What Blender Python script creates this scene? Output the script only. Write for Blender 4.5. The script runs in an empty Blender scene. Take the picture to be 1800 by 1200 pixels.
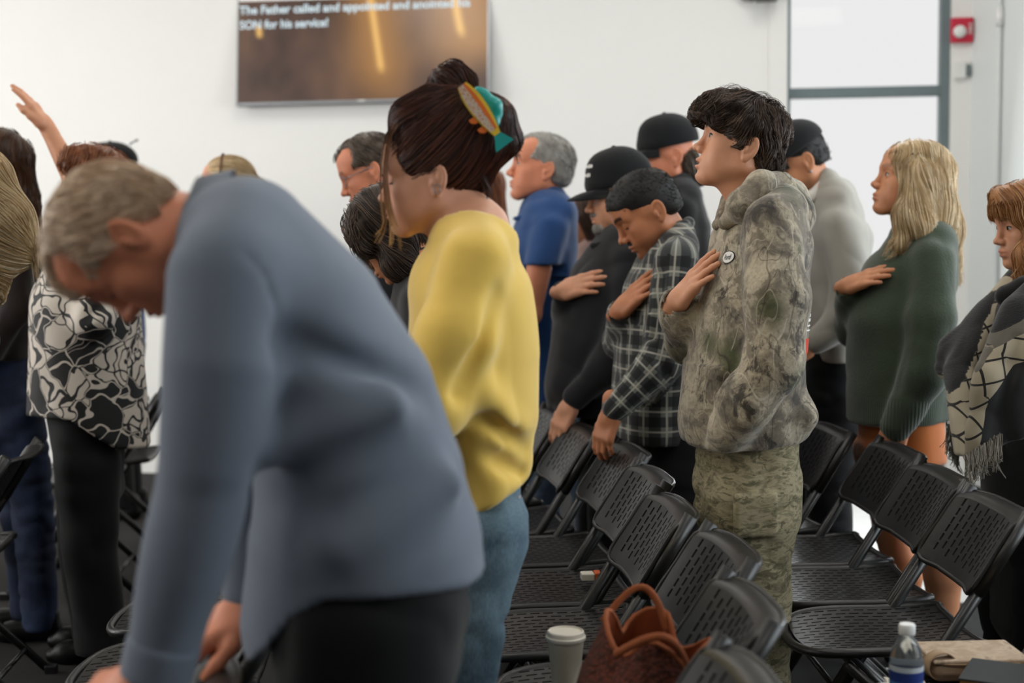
import bpy, bmesh, math, random
import numpy as np
from mathutils import Vector, Matrix

random.seed(7)
RNG = np.random.default_rng(11)
C = bpy.context.scene.collection
SC = bpy.context.scene

# ------------------------------------------------------------------ camera
FPX, CAM_H, ROLL = 2500.0, 1.43, 0.010
PITCH = math.atan(200.0 / FPX)
_R0 = np.array([1.0, 0, 0]); _U0 = np.array([0, math.sin(PITCH), math.cos(PITCH)])
FWD = np.array([0, math.cos(PITCH), -math.sin(PITCH)])
RGT = _R0 * math.cos(ROLL) - _U0 * math.sin(ROLL)
UPV = _R0 * math.sin(ROLL) + _U0 * math.cos(ROLL)
EYE = np.array([0, 0, CAM_H])
cam_d = bpy.data.cameras.new('camera')
cam = bpy.data.objects.new('camera', cam_d); C.objects.link(cam)
cam_d.sensor_width = 36.0; cam_d.lens = 36.0 * FPX / 1800.0
cam_d.clip_start = 0.05; cam_d.clip_end = 200
cam.matrix_world = Matrix(((RGT[0], UPV[0], -FWD[0], EYE[0]), (RGT[1], UPV[1], -FWD[1], EYE[1]),
                           (RGT[2], UPV[2], -FWD[2], EYE[2]), (0, 0, 0, 1)))
cam_d.dof.use_dof = True; cam_d.dof.focus_distance = 3.6; cam_d.dof.aperture_fstop = 2.3
SC.camera = cam

def ray(px, py):
    return RGT * (px - 900) / FPX - UPV * (py - 600) / FPX + FWD
def P(px, py, d):                       # where a pixel of the photo stands at depth d
    return EYE + ray(px, py) * d
def onz(px, py, z):                     # where it meets the height z
    d = ray(px, py); return EYE + d * (z - CAM_H) / d[2]

# ------------------------------------------------------------------ light
SC.view_settings.view_transform = 'Standard'; SC.view_settings.look = 'None'
SC.view_settings.exposure = 0.0; SC.view_settings.gamma = 1.0
SC.view_settings.use_curve_mapping = False
SC.cycles.use_denoising = True
SC.cycles.max_bounces = 6; SC.cycles.diffuse_bounces = 3; SC.cycles.glossy_bounces = 3
SC.cycles.transparent_max_bounces = 12; SC.cycles.sample_clamp_indirect = 4.0
world = bpy.data.worlds.new('overcast_sky'); SC.world = world; world.use_nodes = True
_bg = world.node_tree.nodes['Background']
_bg.inputs[0].default_value = (1.0, 1.0, 1.0, 1); _bg.inputs[1].default_value = 0.84

def area_light(name, loc, aim, sx, sy, power, col):
    l = bpy.data.lights.new(name, 'AREA'); l.shape = 'RECTANGLE'; l.size = sx; l.size_y = sy
    l.energy = power; l.color = col
    o = bpy.data.objects.new(name, l); C.objects.link(o); o.location = loc
    o.rotation_euler = (Vector(aim) - Vector(loc)).to_track_quat('-Z', 'Y').to_euler()
    return o
def daylight():
    # daylight coming in at the tall windows of the right wall, the glass door and the wide front windows
    area_light('daylight_side_window', (3.05, 4.7, 1.75), (0, 4.1, 1.1), 1.8, 2.2, 62, (0.86, 0.94, 1.0))
    area_light('daylight_side_window', (3.55, 2.2, 1.75), (0, 2.0, 1.1), 1.8, 2.2, 54, (0.86, 0.94, 1.0))
    area_light('daylight_glass_door', (1.75, 7.55, 1.6), (1.4, 3.0, 1.0), 0.85, 2.6, 30, (0.92, 0.97, 1.0))
    area_light('daylight_front_window', (-5.6, 5.2, 2.0), (-2.2, 7.9, 1.9), 2.6, 2.2, 115, (1.0, 0.99, 0.97))
    area_light('daylight_front_window', (-5.7, 2.2, 2.0), (0, 3.2, 1.2), 2.6, 2.2, 75, (1.0, 0.97, 0.93))
daylight()
sun = bpy.data.lights.new('sun', 'SUN'); sun.energy = 5.5; sun.angle = 0.02; sun.color = (1, 0.97, 0.9)
sun_o = bpy.data.objects.new('sun', sun); C.objects.link(sun_o); sun_o.location = (4, 14, 9)
sun_o.rotation_euler = Vector((-0.03, -0.56, -0.83)).to_track_quat('-Z', 'Y').to_euler()

# ------------------------------------------------------------------ materials
def lin(c):
    if isinstance(c, str):
        c = c.lstrip('#'); c = [int(c[i:i + 2], 16) / 255 for i in (0, 2, 4)]
        return tuple((v / 12.92 if v <= 0.04045 else ((v + 0.055) / 1.055) ** 2.4) for v in c)
    return tuple(c)

class NT:
    """small helper around a node tree"""
    def __init__(s, name):
        s.m = bpy.data.materials.new(name); s.m.use_nodes = True
        s.t = s.m.node_tree; s.b = s.t.nodes['Principled BSDF']
    def n(s, typ, **kw):
        x = s.t.nodes.new(typ)
        for k, v in kw.items(): setattr(x, k, v)
        return x
    def l(s, a, b): s.t.links.new(a, b)
    def val(s, sock, v):
        if hasattr(v, 'links'): s.l(v, sock)
        else: sock.default_value = v
    def math(s, op, a, b=0.0, c=0.0, clamp=False):
        x = s.n('ShaderNodeMath', operation=op); x.use_clamp = clamp
        for i, v in enumerate((a, b, c)): s.val(x.inputs[i], v)
        return x.outputs[0]
    def mix(s, fac, a, b, mode='MIX'):
        x = s.n('ShaderNodeMix', data_type='RGBA', blend_type=mode)
        s.val(x.inputs[0], fac)
        for sock, v in ((x.inputs[6], a), (x.inputs[7], b)):
            if hasattr(v, 'links'): s.l(v, sock)
            else: sock.default_value = (*lin(v), 1)
        return x.outputs[2]
    def noise(s, vec, scale, detail=2.0, rough=0.5, dist=0.0):
        x = s.n('ShaderNodeTexNoise'); x.inputs['Scale'].default_value = scale
        x.inputs['Detail'].default_value = detail; x.inputs['Roughness'].default_value = rough
        x.inputs['Distortion'].default_value = dist
        if vec is not None: s.l(vec, x.inputs['Vector'])
        return x
    def voronoi(s, vec, scale, feature='F1', rand=1.0):
        x = s.n('ShaderNodeTexVoronoi', feature=feature); x.inputs['Scale'].default_value = scale
        x.inputs['Randomness'].default_value = rand
        if vec is not None: s.l(vec, x.inputs['Vector'])
        return x
    def ramp(s, fac, stops, interp='LINEAR'):
        x = s.n('ShaderNodeValToRGB'); x.color_ramp.interpolation = interp
        e = x.color_ramp.elements
        while len(e) < len(stops): e.new(0.5)
        for i, (p, c) in enumerate(stops):
            e[i].position = p; e[i].color = (*lin(c), 1) if not isinstance(c, (int, float)) else (c, c, c, 1)
        s.l(fac, x.inputs[0]); return x.outputs[0]
    def obj(s): return s.n('ShaderNodeTexCoord').outputs['Object']
    def attr(s, name, out='Vector'):
        x = s.n('ShaderNodeAttribute'); x.attribute_name = name; return x.outputs[out]
    def mapping(s, vec, scale=(1, 1, 1), rot=(0, 0, 0), loc=(0, 0, 0)):
        x = s.n('ShaderNodeMapping'); x.inputs['Scale'].default_value = scale
        x.inputs['Rotation'].default_value = rot; x.inputs['Location'].default_value = loc
        s.l(vec, x.inputs['Vector']); return x.outputs[0]
    def sep(s, vec):
        x = s.n('ShaderNodeSeparateXYZ'); s.l(vec, x.inputs[0]); return x.outputs
    def bump(s, height, strength=0.3, dist=0.005):
        x = s.n('ShaderNodeBump'); x.inputs['Strength'].default_value = strength
        x.inputs['Distance'].default_value = dist; s.l(height, x.inputs['Height'])
        s.l(x.outputs[0], s.b.inputs['Normal'])
    def col(s, v):
        if hasattr(v, 'links'): s.l(v, s.b.inputs['Base Color'])
        else: s.b.inputs['Base Color'].default_value = (*lin(v), 1)
    def set(s, **kw):
        for k, v in kw.items(): s.val(s.b.inputs[k.replace('_', ' ')], v)
        return s

M = {}
def plain(name, col, rough=0.6, var=0.06, scale=30, metal=0.0, bump=0.0, bscale=200, spec=0.5):
    t = NT(name); o = t.obj(); nz = t.noise(o, scale, 3)
    c = lin(col)
    t.col(t.mix(nz.outputs[0], tuple(v * (1 - var * 2) for v in c), tuple(min(1, v * (1 + var * 2)) for v in c)))
    t.set(Roughness=rough, Metallic=metal); t.b.inputs['Specular IOR Level'].default_value = spec
    if bump: t.bump(t.noise(o, bscale, 2).outputs[0], bump, 0.002)
    M[name] = t.m; return t.m

# ------------------------------------------------------------------ objects
def tag(o, label=None, cat=None, group=None, kind=None):
    for k, v in (('label', label), ('category', cat), ('group', group), ('kind', kind)):
        if v: o[k] = v
    return o
def empty(name, loc, label=None, cat=None, group=None):
    o = bpy.data.objects.new(name, None); C.objects.link(o); o.location = loc; o.empty_display_size = 0.1
    return tag(o, label, cat, group)
def link(name, me, parent=None):
    o = bpy.data.objects.new(name, me); C.objects.link(o)
    if parent is not None: o.parent = parent
    return o
def mesh(name, verts, faces, mat, parent=None, smooth=True, origin=None, bevel=0):
    me = bpy.data.meshes.new(name)
    v = np.asarray(verts, float)
    if origin is not None: v = v - np.asarray(origin)
    me.from_pydata(v.tolist(), [], [tuple(map(int, f)) for f in faces]); me.update()
    if smooth: me.shade_smooth()
    if mat: me.materials.append(M[mat] if isinstance(mat, str) else mat)
    o = link(name, me, parent)
    return o
class MB:
    """collects simple shapes into one mesh"""
    def __init__(s): s.v = []; s.f = []
    def add(s, v, f):
        n = len(s.v); s.v += [tuple(x) for x in v]; s.f += [tuple(i + n for i in q) for q in f]
    def box(s, c, h, rot=None):
        c = np.array(c, float); h = np.array(h, float)
        pts = np.array([[x, y, z] for x in (-1, 1) for y in (-1, 1) for z in (-1, 1)]) * h
        if rot is not None: pts = pts @ np.array(rot).T
        s.add(pts + c, [(0, 1, 3, 2), (4, 6, 7, 5), (0, 4, 5, 1), (2, 3, 7, 6), (0, 2, 6, 4), (1, 5, 7, 3)])
    def tube(s, pts, r, n=8, cap=True, flat=None):
        pts = np.array(pts, float); r = np.broadcast_to(np.asarray(r, float), (len(pts),))
        t = np.gradient(pts, axis=0); t /= np.linalg.norm(t, axis=1)[:, None] + 1e-9
        u = np.cross(t[0], [0, 0, 1.0])
        if np.linalg.norm(u) < 1e-3: u = np.cross(t[0], [0, 1.0, 0])
        u /= np.linalg.norm(u); vs = []
        for i in range(len(pts)):
            u = u - t[i] * np.dot(u, t[i]); u /= np.linalg.norm(u) + 1e-9; w = np.cross(t[i], u)
            for k in range(n):
                a = 2 * math.pi * k / n
                vs.append(pts[i] + r[i] * (math.cos(a) * u + math.sin(a) * w * (flat or 1.0)))
        fs = [(i * n + k, i * n + (k + 1) % n, (i + 1) * n + (k + 1) % n, (i + 1) * n + k)
              for i in range(len(pts) - 1) for k in range(n)]
        if cap: fs += [tuple(range(n))[::-1], tuple((len(pts) - 1) * n + k for k in range(n))]
        s.add(vs, fs)
    def lathe(s, prof, c=(0, 0, 0), n=24, rot=None):
        vs = []
        for (r, z) in prof:
            for k in range(n):
                a = 2 * math.pi * k / n; vs.append((r * math.cos(a), r * math.sin(a), z))
        vs = np.array(vs)
        if rot is not None: vs = vs @ np.array(rot).T
        fs = [(i * n + k, i * n + (k + 1) % n, (i + 1) * n + (k + 1) % n, (i + 1) * n + k)
              for i in range(len(prof) - 1) for k in range(n)]
        fs += [tuple(range(n))[::-1], tuple((len(prof) - 1) * n + k for k in range(n))]
        s.add(vs + np.array(c), fs)
    def build(s, name, mat, parent=None, smooth=False, bevel=0, origin=None, auto=False):
        o = mesh(name, s.v, s.f, mat, parent, smooth, origin)
        if bevel:
            b = o.modifiers.new('bevel', 'BEVEL'); b.width = bevel; b.segments = 2; b.limit_method = 'ANGLE'
        if auto:
            o.data.shade_smooth(); o.data.set_sharp_from_angle(angle=0.7)
        return o
def quat_to(a, b):
    return np.array(Vector(a).rotation_difference(Vector(b)).to_matrix())
def copy_tree(o, parent=None):
    c = o.copy(); C.objects.link(c)
    if parent is not None: c.parent = parent
    for ch in list(o.children): copy_tree(ch, c)
    return c

# ------------------------------------------------------------------ the room
plain('wall_paint', '#f2f1ee', 0.7, 0.008, 4, spec=0.3)
plain('wall_paint_cool', '#dfe3e2', 0.7, 0.008, 4, spec=0.3)
plain('ceiling_paint', '#e6e6e2', 0.8, 0.01, 4)
plain('frame_grey', '#6f7d80', 0.45, 0.03, 20)
plain('white_plastic', '#e9e9e7', 0.4, 0.02, 20)
plain('black_plastic', '#141416', 0.38, 0.1, 20)
plain('chair_plastic', '#1d1c1b', 0.36, 0.08, 15, bump=0.08, bscale=900, spec=0.55)
plain('chair_metal', '#0e0e0e', 0.32, 0.08, 15, metal=0.0, spec=0.7)
plain('silver', '#9a9da2', 0.3, 0.04, 20, metal=0.8)
def carpet():
    t = NT('carpet'); o = t.obj()
    a = t.noise(o, 260, 3); b = t.noise(o, 3, 2)
    c = t.mix(a.outputs[0], '#070606', '#1e1b19'); c = t.mix(t.math('MULTIPLY', b.outputs[0], 0.5), c, '#110f0e')
    t.col(c); t.set(Roughness=0.95); t.bump(a.outputs[0], 0.6, 0.004); M['carpet'] = t.m
    t = NT('sun_strip_pale'); o = t.obj(); n = t.noise(o, 7, 5)
    t.col(t.mix(n.outputs[0], '#a6a49f', '#c9c7c2')); t.set(Roughness=0.35); M['sun_strip_pale'] = t.m  # kept pale so sunlight on the added strip comes out white
    t = NT('glass'); t.set(Roughness=0.0, IOR=1.45); t.b.inputs['Transmission Weight'].default_value = 1.0
    # thin architectural pane: clear glass that lets daylight through
    tr = t.n('ShaderNodeBsdfTransparent'); gl = t.n('ShaderNodeBsdfGlossy'); gl.inputs['Roughness'].default_value = 0.02
    fr = t.n('ShaderNodeFresnel'); mx = t.n('ShaderNodeMixShader')
    t.l(t.math('MULTIPLY', fr.outputs[0], 0.12), mx.inputs[0]); t.l(tr.outputs[0], mx.inputs[1]); t.l(gl.outputs[0], mx.inputs[2])
    t.l(mx.outputs[0], t.t.nodes['Material Output'].inputs[0]); M['pane_glass'] = t.m
carpet()

WALL_A = math.radians(7.0)
WD = np.array([math.cos(WALL_A), -math.sin(WALL_A), 0])
WN = np.array([-math.sin(WALL_A), -math.cos(WALL_A), 0])        # faces the room
WO = np.array([0, 8.1, 0])                                       # point of the far wall straight ahead
ZC = 3.7
def wall_at(px, py):                                             # where a pixel meets the far wall: (s along, z)
    d = ray(px, py); t = np.dot(WO - EYE, WN) / np.dot(d, WN); q = EYE + d * t
    return np.dot(q - WO, WD), q[2]
def wpt(s, z, off=0.0): return WO + WD * s + WN * off + np.array([0, 0, z])
def wall_box(mb, s0, s1, z0, z1, o0, o1):                        # o = offset into the room
    c = wpt((s0 + s1) / 2, (z0 + z1) / 2, (o0 + o1) / 2)
    mb.box(c, ((s1 - s0) / 2, abs(o1 - o0) / 2, (z1 - z0) / 2), np.array([WD, -WN, [0, 0, 1]]).T)
def structure(name, mb, mat, parent=None, **kw):
    o = mb.build(name, mat, parent, **kw)
    if parent is None: o['kind'] = 'structure'
    return o

S_WL = wall_at(1383, 300)[0]; S_WR = wall_at(1672, 150)[0]; S_CR = wall_at(1706, 150)[0]
Z_TR = wall_at(1520, 160)[1]
Z_WT = 3.25
m = MB()
wall_box(m, -9, S_WL, 0, ZC, -0.16, 0); wall_box(m, S_WL, S_WR, Z_WT, ZC, -0.16, 0)
wall_box(m, S_WR, S_CR + 0.1, 0, ZC, -0.16, 0)
structure('wall_far', m, 'wall_paint')
m = MB(); m.box((-1, 2.5, -0.06), (9, 9, 0.06)); structure('floor', m, 'carpet')
# pale strip added by the glass door so the sun patch reads bright
m = MB()
vs = [wpt(S_WL - 0.3, 0.004), wpt(S_CR, 0.004), wpt(S_CR, 0.004, 2.6), wpt(S_WL - 0.3, 0.004, 2.6)]
structure('floor_sun_strip', (lambda mb: (mb.add(vs + [v - np.array([0, 0, 0.02]) for v in vs], [(3, 2, 1, 0), (4, 5, 6, 7), (0, 1, 5, 4), (1, 2, 6, 5), (2, 3, 7, 6), (3, 0, 4, 7)]), mb)[1])(MB()), 'sun_strip_pale')
m = MB(); m.box((-1, 2.5, ZC + 0.05), (9, 9, 0.05)); structure('ceiling', m, 'ceiling_paint')
# right wall: from the far corner towards the camera, two tall window openings beyond the frame
CRN = wpt(S_CR, 0, 0)
RD = np.array([0.27, -0.963, 0]); RD /= np.linalg.norm(RD); RN = np.array([RD[1], -RD[0], 0])
def rbox(mb, t0, t1, z0, z1, o0=0.0, o1=-0.16):
    c = CRN + RD * (t0 + t1) / 2 + RN * (o0 + o1) / 2 + np.array([0, 0, (z0 + z1) / 2])
    mb.box(c, ((t1 - t0) / 2, abs(o1 - o0) / 2, (z1 - z0) / 2), np.array([RD, RN, [0, 0, 1]]).T)
m = MB()
W2 = [(1.6, 3.5), (4.2, 6.1)]
rbox(m, 0, W2[0][0], 0, ZC); rbox(m, W2[0][1], W2[1][0], 0, ZC); rbox(m, W2[1][1], 11, 0, ZC)
for a, b in W2: rbox(m, a, b, 0, 0.5); rbox(m, a, b, 2.95, ZC)
structure('wall_right', m, 'wall_paint_cool')
# left wall (the front of the room) with two wide window openings, and the wall behind the camera
m = MB()
m.box((-6.08, 7.4, ZC / 2), (0.08, 1.2, ZC / 2)); m.box((-6.08, 3.7, ZC / 2), (0.08, 0.2, ZC / 2)); m.box((-6.08, -2.6, ZC / 2), (0.08, 3.4, ZC / 2))
for y0, y1 in ((3.9, 6.2), (0.8, 3.5)):
    m.box((-6.08, (y0 + y1) / 2, 0.4), (0.08, (y1 - y0) / 2, 0.4)); m.box((-6.08, (y0 + y1) / 2, 3.4), (0.08, (y1 - y0) / 2, 0.3))
structure('wall_left', m, 'wall_paint')
m = MB(); m.box((0, -6.08, ZC / 2), (8, 0.08, ZC / 2)); structure('wall_back', m, 'wall_paint')
# glass door and transom in the far wall
win = empty('window_1', wpt((S_WL + S_WR) / 2, 0, -0.08)); win['kind'] = 'structure'
WOF = np.array(win.location)
fw = 0.052
m = MB()
wall_box(m, S_WR - fw, S_WR, 0, Z_WT, -0.12, -0.04); wall_box(m, S_WL, S_WL + 0.02, 0, Z_WT, -0.12, -0.04)
wall_box(m, S_WL, S_WR, Z_WT - fw, Z_WT, -0.12, -0.04); wall_box(m, S_WL, S_WR, 0, 0.09, -0.12, -0.04)
m.build('window_frame', 'frame_grey', win, origin=WOF, bevel=0.003)
m = MB(); wall_box(m, S_WL, S_WR - fw, Z_TR - 0.027, Z_TR + 0.027, -0.125, -0.035); m.build('transom_bar', 'frame_grey', win, origin=WOF, bevel=0.003)
for z0, z1 in ((0.09, Z_TR - 0.027), (Z_TR + 0.027, Z_WT - fw)):
    m = MB(); wall_box(m, S_WL + 0.02, S_WR - fw, z0, z1, -0.083, -0.077); m.build('pane', 'pane_glass', win, origin=WOF)
# white casing strip at the window's left side
m = MB(); wall_box(m, S_WL - 0.1, S_WL, 0, ZC, 0.0, 0.018); structure('trim_1', m, 'wall_paint', bevel=0.003)
# conduit running down the right wall, with its coupling
cd = empty('conduit', CRN + RD * 0.28, 'thin white painted conduit running up the pale wall at far right', 'conduit')
m = MB(); q = CRN + RD * 0.28 + RN * 0.018
m.tube([q + np.array([0, 0, 0.0]), q + np.array([0, 0, ZC])], 0.012, 10); m.build('pipe', 'wall_paint_cool', cd, True, origin=cd.location)
zc_ = 2.45
m = MB(); m.tube([q + np.array([0, 0, zc_]), q + np.array([0, 0, zc_ + 0.1])], 0.02, 10); m.build('coupling', 'white_plastic', cd, True, origin=cd.location)

# ------------------------------------------------------------------ added ceiling fill panels (unseen, put in to light the room)
def fill_panel(x, y, power):
    o = empty('fill_panel', (x, y, ZC), 'added long white fill light panel above the chair rows, unseen', 'lamp', 'added ceiling fill panels')
    m = MB(); m.box((0, 0, -0.04), (0.32, 0.62, 0.04)); m.build('housing', 'white_plastic', o, bevel=0.01)
    t = M.get('fill_diffuser')
    if t is None:
        n = NT('fill_diffuser'); n.col('#ffffff'); n.b.inputs['Emission Color'].default_value = (1, 0.95, 0.87, 1)
        n.b.inputs['Emission Strength'].default_value = 3.0; M['fill_diffuser'] = n.m
    m = MB(); m.box((0, 0, -0.083), (0.3, 0.6, 0.003)); m.build('diffuser', 'fill_diffuser', o)
    area_light('fill_panel_light', (x, y, ZC - 0.1), (x, y, 0), 0.6, 1.2, power, (1, 0.93, 0.84)).parent = None
for x in (-3.4, -0.9, 1.4):
    for y in (0.6, 3.4, 6.2): fill_panel(x, y, 7.2)

# ------------------------------------------------------------------ television
def television():
    n = NT('tv_picture'); o = n.obj(); X, Y, Z = n.sep(o)[0:3]
    # slide background: dim brown with glowing amber streaks (flat picture on the screen)
    nb = n.noise(n.mapping(o, (2.2, 1, 1.6)), 1.6, 2, 0.5)
    c = n.ramp(nb.outputs[0], [(0.25, '#3d2f2b'), (0.5, '#5d463c'), (0.8, '#7d5d49')])
    def streak(x0, slope, curve, w, z0, z1, soft):
        xx = n.math('ADD', n.math('MULTIPLY', Z, slope), x0)
        xx = n.math('ADD', xx, n.math('MULTIPLY', n.math('MULTIPLY', Z, Z), curve))
        d = n.math('DIVIDE', n.math('ABSOLUTE', n.math('SUBTRACT', X, xx)), w)
        g = n.math('POWER', 2.718, n.math('MULTIPLY', n.math('MULTIPLY', d, d), -1.0))
        a = n.math('DIVIDE', n.math('SUBTRACT', Z, z0), soft, clamp=True)
        b = n.math('DIVIDE', n.math('SUBTRACT', z1, Z), soft, clamp=True)
        return n.math('MULTIPLY', g, n.math('MULTIPLY', a, b))
    wide = n.math('ADD', streak(0.08, -0.12, 0, 0.16, -0.52, 0.6, 0.3), streak(0.62, 0, 0, 0.24, -0.3, 0.7, 0.2))
    c = n.mix(n.math('MULTIPLY', wide, 0.75, clamp=True), c, '#c58d4e')
    thin = n.math('ADD', streak(0.075, -0.16, 0, 0.022, -0.27, 0.7, 0.06), streak(0.56, -0.22, 0.28, 0.024, -0.08, 0.7, 0.06))
    thin = n.math('ADD', thin, streak(-0.6, -0.1, 0, 0.018, -0.04, 0.06, 0.03))
    c = n.mix(n.math('MULTIPLY', thin, 0.95, clamp=True), c, '#ffc873')
    n.col('#050505'); n.l(c, n.b.inputs['Emission Color']); n.b.inputs['Emission Strength'].default_value = 0.85
    n.set(Roughness=0.25); M['tv_picture'] = n.m
    n = NT('tv_text'); n.col('#000000'); n.b.inputs['Emission Color'].default_value = (0.72, 0.86, 0.92, 1); n.b.inputs['Emission Strength'].default_value = 0.9; M['tv_text'] = n.m
    # corners from the picture: bottom left (424,188), bottom right about (866,178)
    s0, zb = wall_at(424, 187); s1, _ = wall_at(864, 178)
    w = s1 - s0; h = w * 0.575; cs = (s0 + s1) / 2
    tilt = math.radians(9)
    Rm = Matrix((WD.tolist(), (-WN).tolist(), (0, 0, 1))).transposed()
    Rm = Rm @ Matrix.Rotation(-tilt, 3, 'X') @ Matrix.Rotation(-0.006, 3, 'Y')
    tv = empty('television', wpt(cs, zb, 0.09), 'wall mounted flat television showing white words on a brown slide', 'television')
    tv.matrix_world = Matrix.Translation(wpt(cs, zb, 0.09)) @ Rm.to_4x4() @ Matrix.Rotation(0, 4, 'X')
    b = 0.012
    m = MB(); m.box((0, 0.02, h / 2), (w / 2, 0.018, h / 2)); m.build('body', 'black_plastic', tv, bevel=0.004)
    m = MB(); m.box((0, -0.001, b * 0.6), (w / 2, 0.006, b * 0.6)); m.build('lower_bezel', 'silver', tv)
    m = MB(); m.box((0, -0.0075, b * 0.75), (0.02, 0.001, 0.004)); m.build('maker_badge', 'white_plastic', tv)
    m = MB(); m.box((-w / 2 + 0.004, -0.001, h / 2), (0.004, 0.006, h / 2)); m.box((w / 2 - 0.006, -0.001, h / 2), (0.006, 0.006, h / 2)); m.box((0, -0.001, h - 0.004), (w / 2, 0.006, 0.004)); m.build('bezel', 'silver', tv)
    sc = mesh('screen', [(-w / 2 + 0.008, 0, b - h / 2), (w / 2 - 0.012, 0, b - h / 2), (w / 2 - 0.012, 0, h / 2 - 0.008), (-w / 2 + 0.008, 0, h / 2 - 0.008)], [(0, 1, 2, 3)], 'tv_picture', tv, False)
    sc.location = (0, -0.004, h / 2)
    m = MB(); m.box((0, 0.053, h / 2), (0.2, 0.020, 0.15)); m.build('wall_bracket', 'black_plastic', tv)
    for txt, px, py, wpx in (('The Father called and appointed and anointed his', 427, 27, 404), ('SON for his service!', 428, 53, 156)):
        cu = bpy.data.curves.new('slide_text', 'FONT'); cu.body = txt; cu.size = 0.075; cu.extrude = 0.0005; cu.offset = 0.0019
        t = bpy.data.objects.new('slide_text', cu); C.objects.link(t); bpy.context.view_layer.update()
        tw = t.dimensions.x; me = bpy.data.meshes.new_from_object(t.evaluated_get(bpy.context.evaluated_depsgraph_get()))
        bpy.data.objects.remove(t)
        k = (wpx / 440 * w) / tw
        o = link('slide_text', me, sc); me.materials.append(M['tv_text'])
        o.rotation_euler = (math.pi / 2, 0, 0); o.scale = (k, 0.9, 1)
        sx = (px - 424) / 440 * w - w / 2; sz = (187 - py) / 440 * w - h / 2
        o.location = (sx, -0.0025, sz)
television()

# ------------------------------------------------------------------ small wall devices
def fire_alarm():
    plain('alarm_red', '#c8203f', 0.4, 0.03)
    s, z = wall_at(1689, 54)
    o = empty('fire_alarm', wpt(s, z - 0.065), 'square red fire alarm strobe high on the white wall strip', 'fire alarm')
    Rm = Matrix((WD.tolist(), (-WN).tolist(), (0, 0, 1))).transposed().to_4x4()
    o.matrix_world = Matrix.Translation(wpt(s, z - 0.065)) @ Rm
    m = MB(); m.box((0, -0.02, 0.065), (0.058, 0.02, 0.066)); m.build('housing', 'alarm_red', o, bevel=0.006)
    m = MB(); m.lathe([(0.001, 0), (0.034, 0), (0.034, 0.012), (0.027, 0.024), (0.012, 0.03), (0.001, 0.031)], (-0.014, -0.04, 0.055), 18, quat_to((0, 0, 1), (0, -1, 0)))
    m.build('strobe_lens', 'white_plastic', o, True)
    cu = bpy.data.curves.new('fire_text', 'FONT'); cu.body = 'FIRE'; cu.size = 0.034
    t = bpy.data.objects.new('t', cu); C.objects.link(t); bpy.context.view_layer.update()
    me = bpy.data.meshes.new_from_object(t.evaluated_get(bpy.context.evaluated_depsgraph_get())); bpy.data.objects.remove(t)
    q = link('lettering', me, o); me.materials.append(M['white_plastic']); q.rotation_euler = (math.pi / 2, math.pi / 2, 0); q.location = (0.03, -0.0415, 0.1)
    s, z = wall_at(1690, 124)
    o = empty('thermostat', wpt(s, z - 0.05), 'small white thermostat on the wall strip below the red alarm', 'thermostat')
    o.matrix_world = Matrix.Translation(wpt(s, z - 0.05)) @ Rm
    m = MB(); m.box((-0.01, -0.016, 0.05), (0.03, 0.016, 0.045)); m.build('cover', 'white_plastic', o, bevel=0.006)
    m = MB(); m.box((0.032, -0.012, 0.05), (0.011, 0.012, 0.03)); m.build('side_grille', 'frame_grey', o, bevel=0.003)
fire_alarm()
def stage_camera():
    s, z = wall_at(1330, 2)
    o = empty('wall_speaker', wpt(s, z, 0.0), 'small black device on a wall bracket with dangling cables, top edge of photo', 'speaker')
    Rm = Matrix((WD.tolist(), (-WN).tolist(), (0, 0, 1))).transposed().to_4x4()
    o.matrix_world = Matrix.Translation(wpt(s, z)) @ Rm
    m = MB(); m.box((0.05, -0.1, 0.075), (0.06, 0.06, 0.09)); m.build('cabinet', 'black_plastic', o, bevel=0.01)
    m = MB(); m.box((0.05, -0.02, 0.09), (0.02, 0.022, 0.03)); m.build('bracket', 'black_plastic', o)
    for k in range(4):
        m = MB(); a = [(-0.0, -0.06, 0.12), (-0.05 - 0.02 * k, -0.05, 0.06), (-0.07 - 0.015 * k, -0.04, -0.005 + 0.012 * k), (-0.03, -0.05, -0.01 + 0.01 * k), (0.02, -0.06, 0.03)]
        m.tube(a, 0.004, 6); m.build('cable', 'black_plastic', o, True)
stage_camera()

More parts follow.
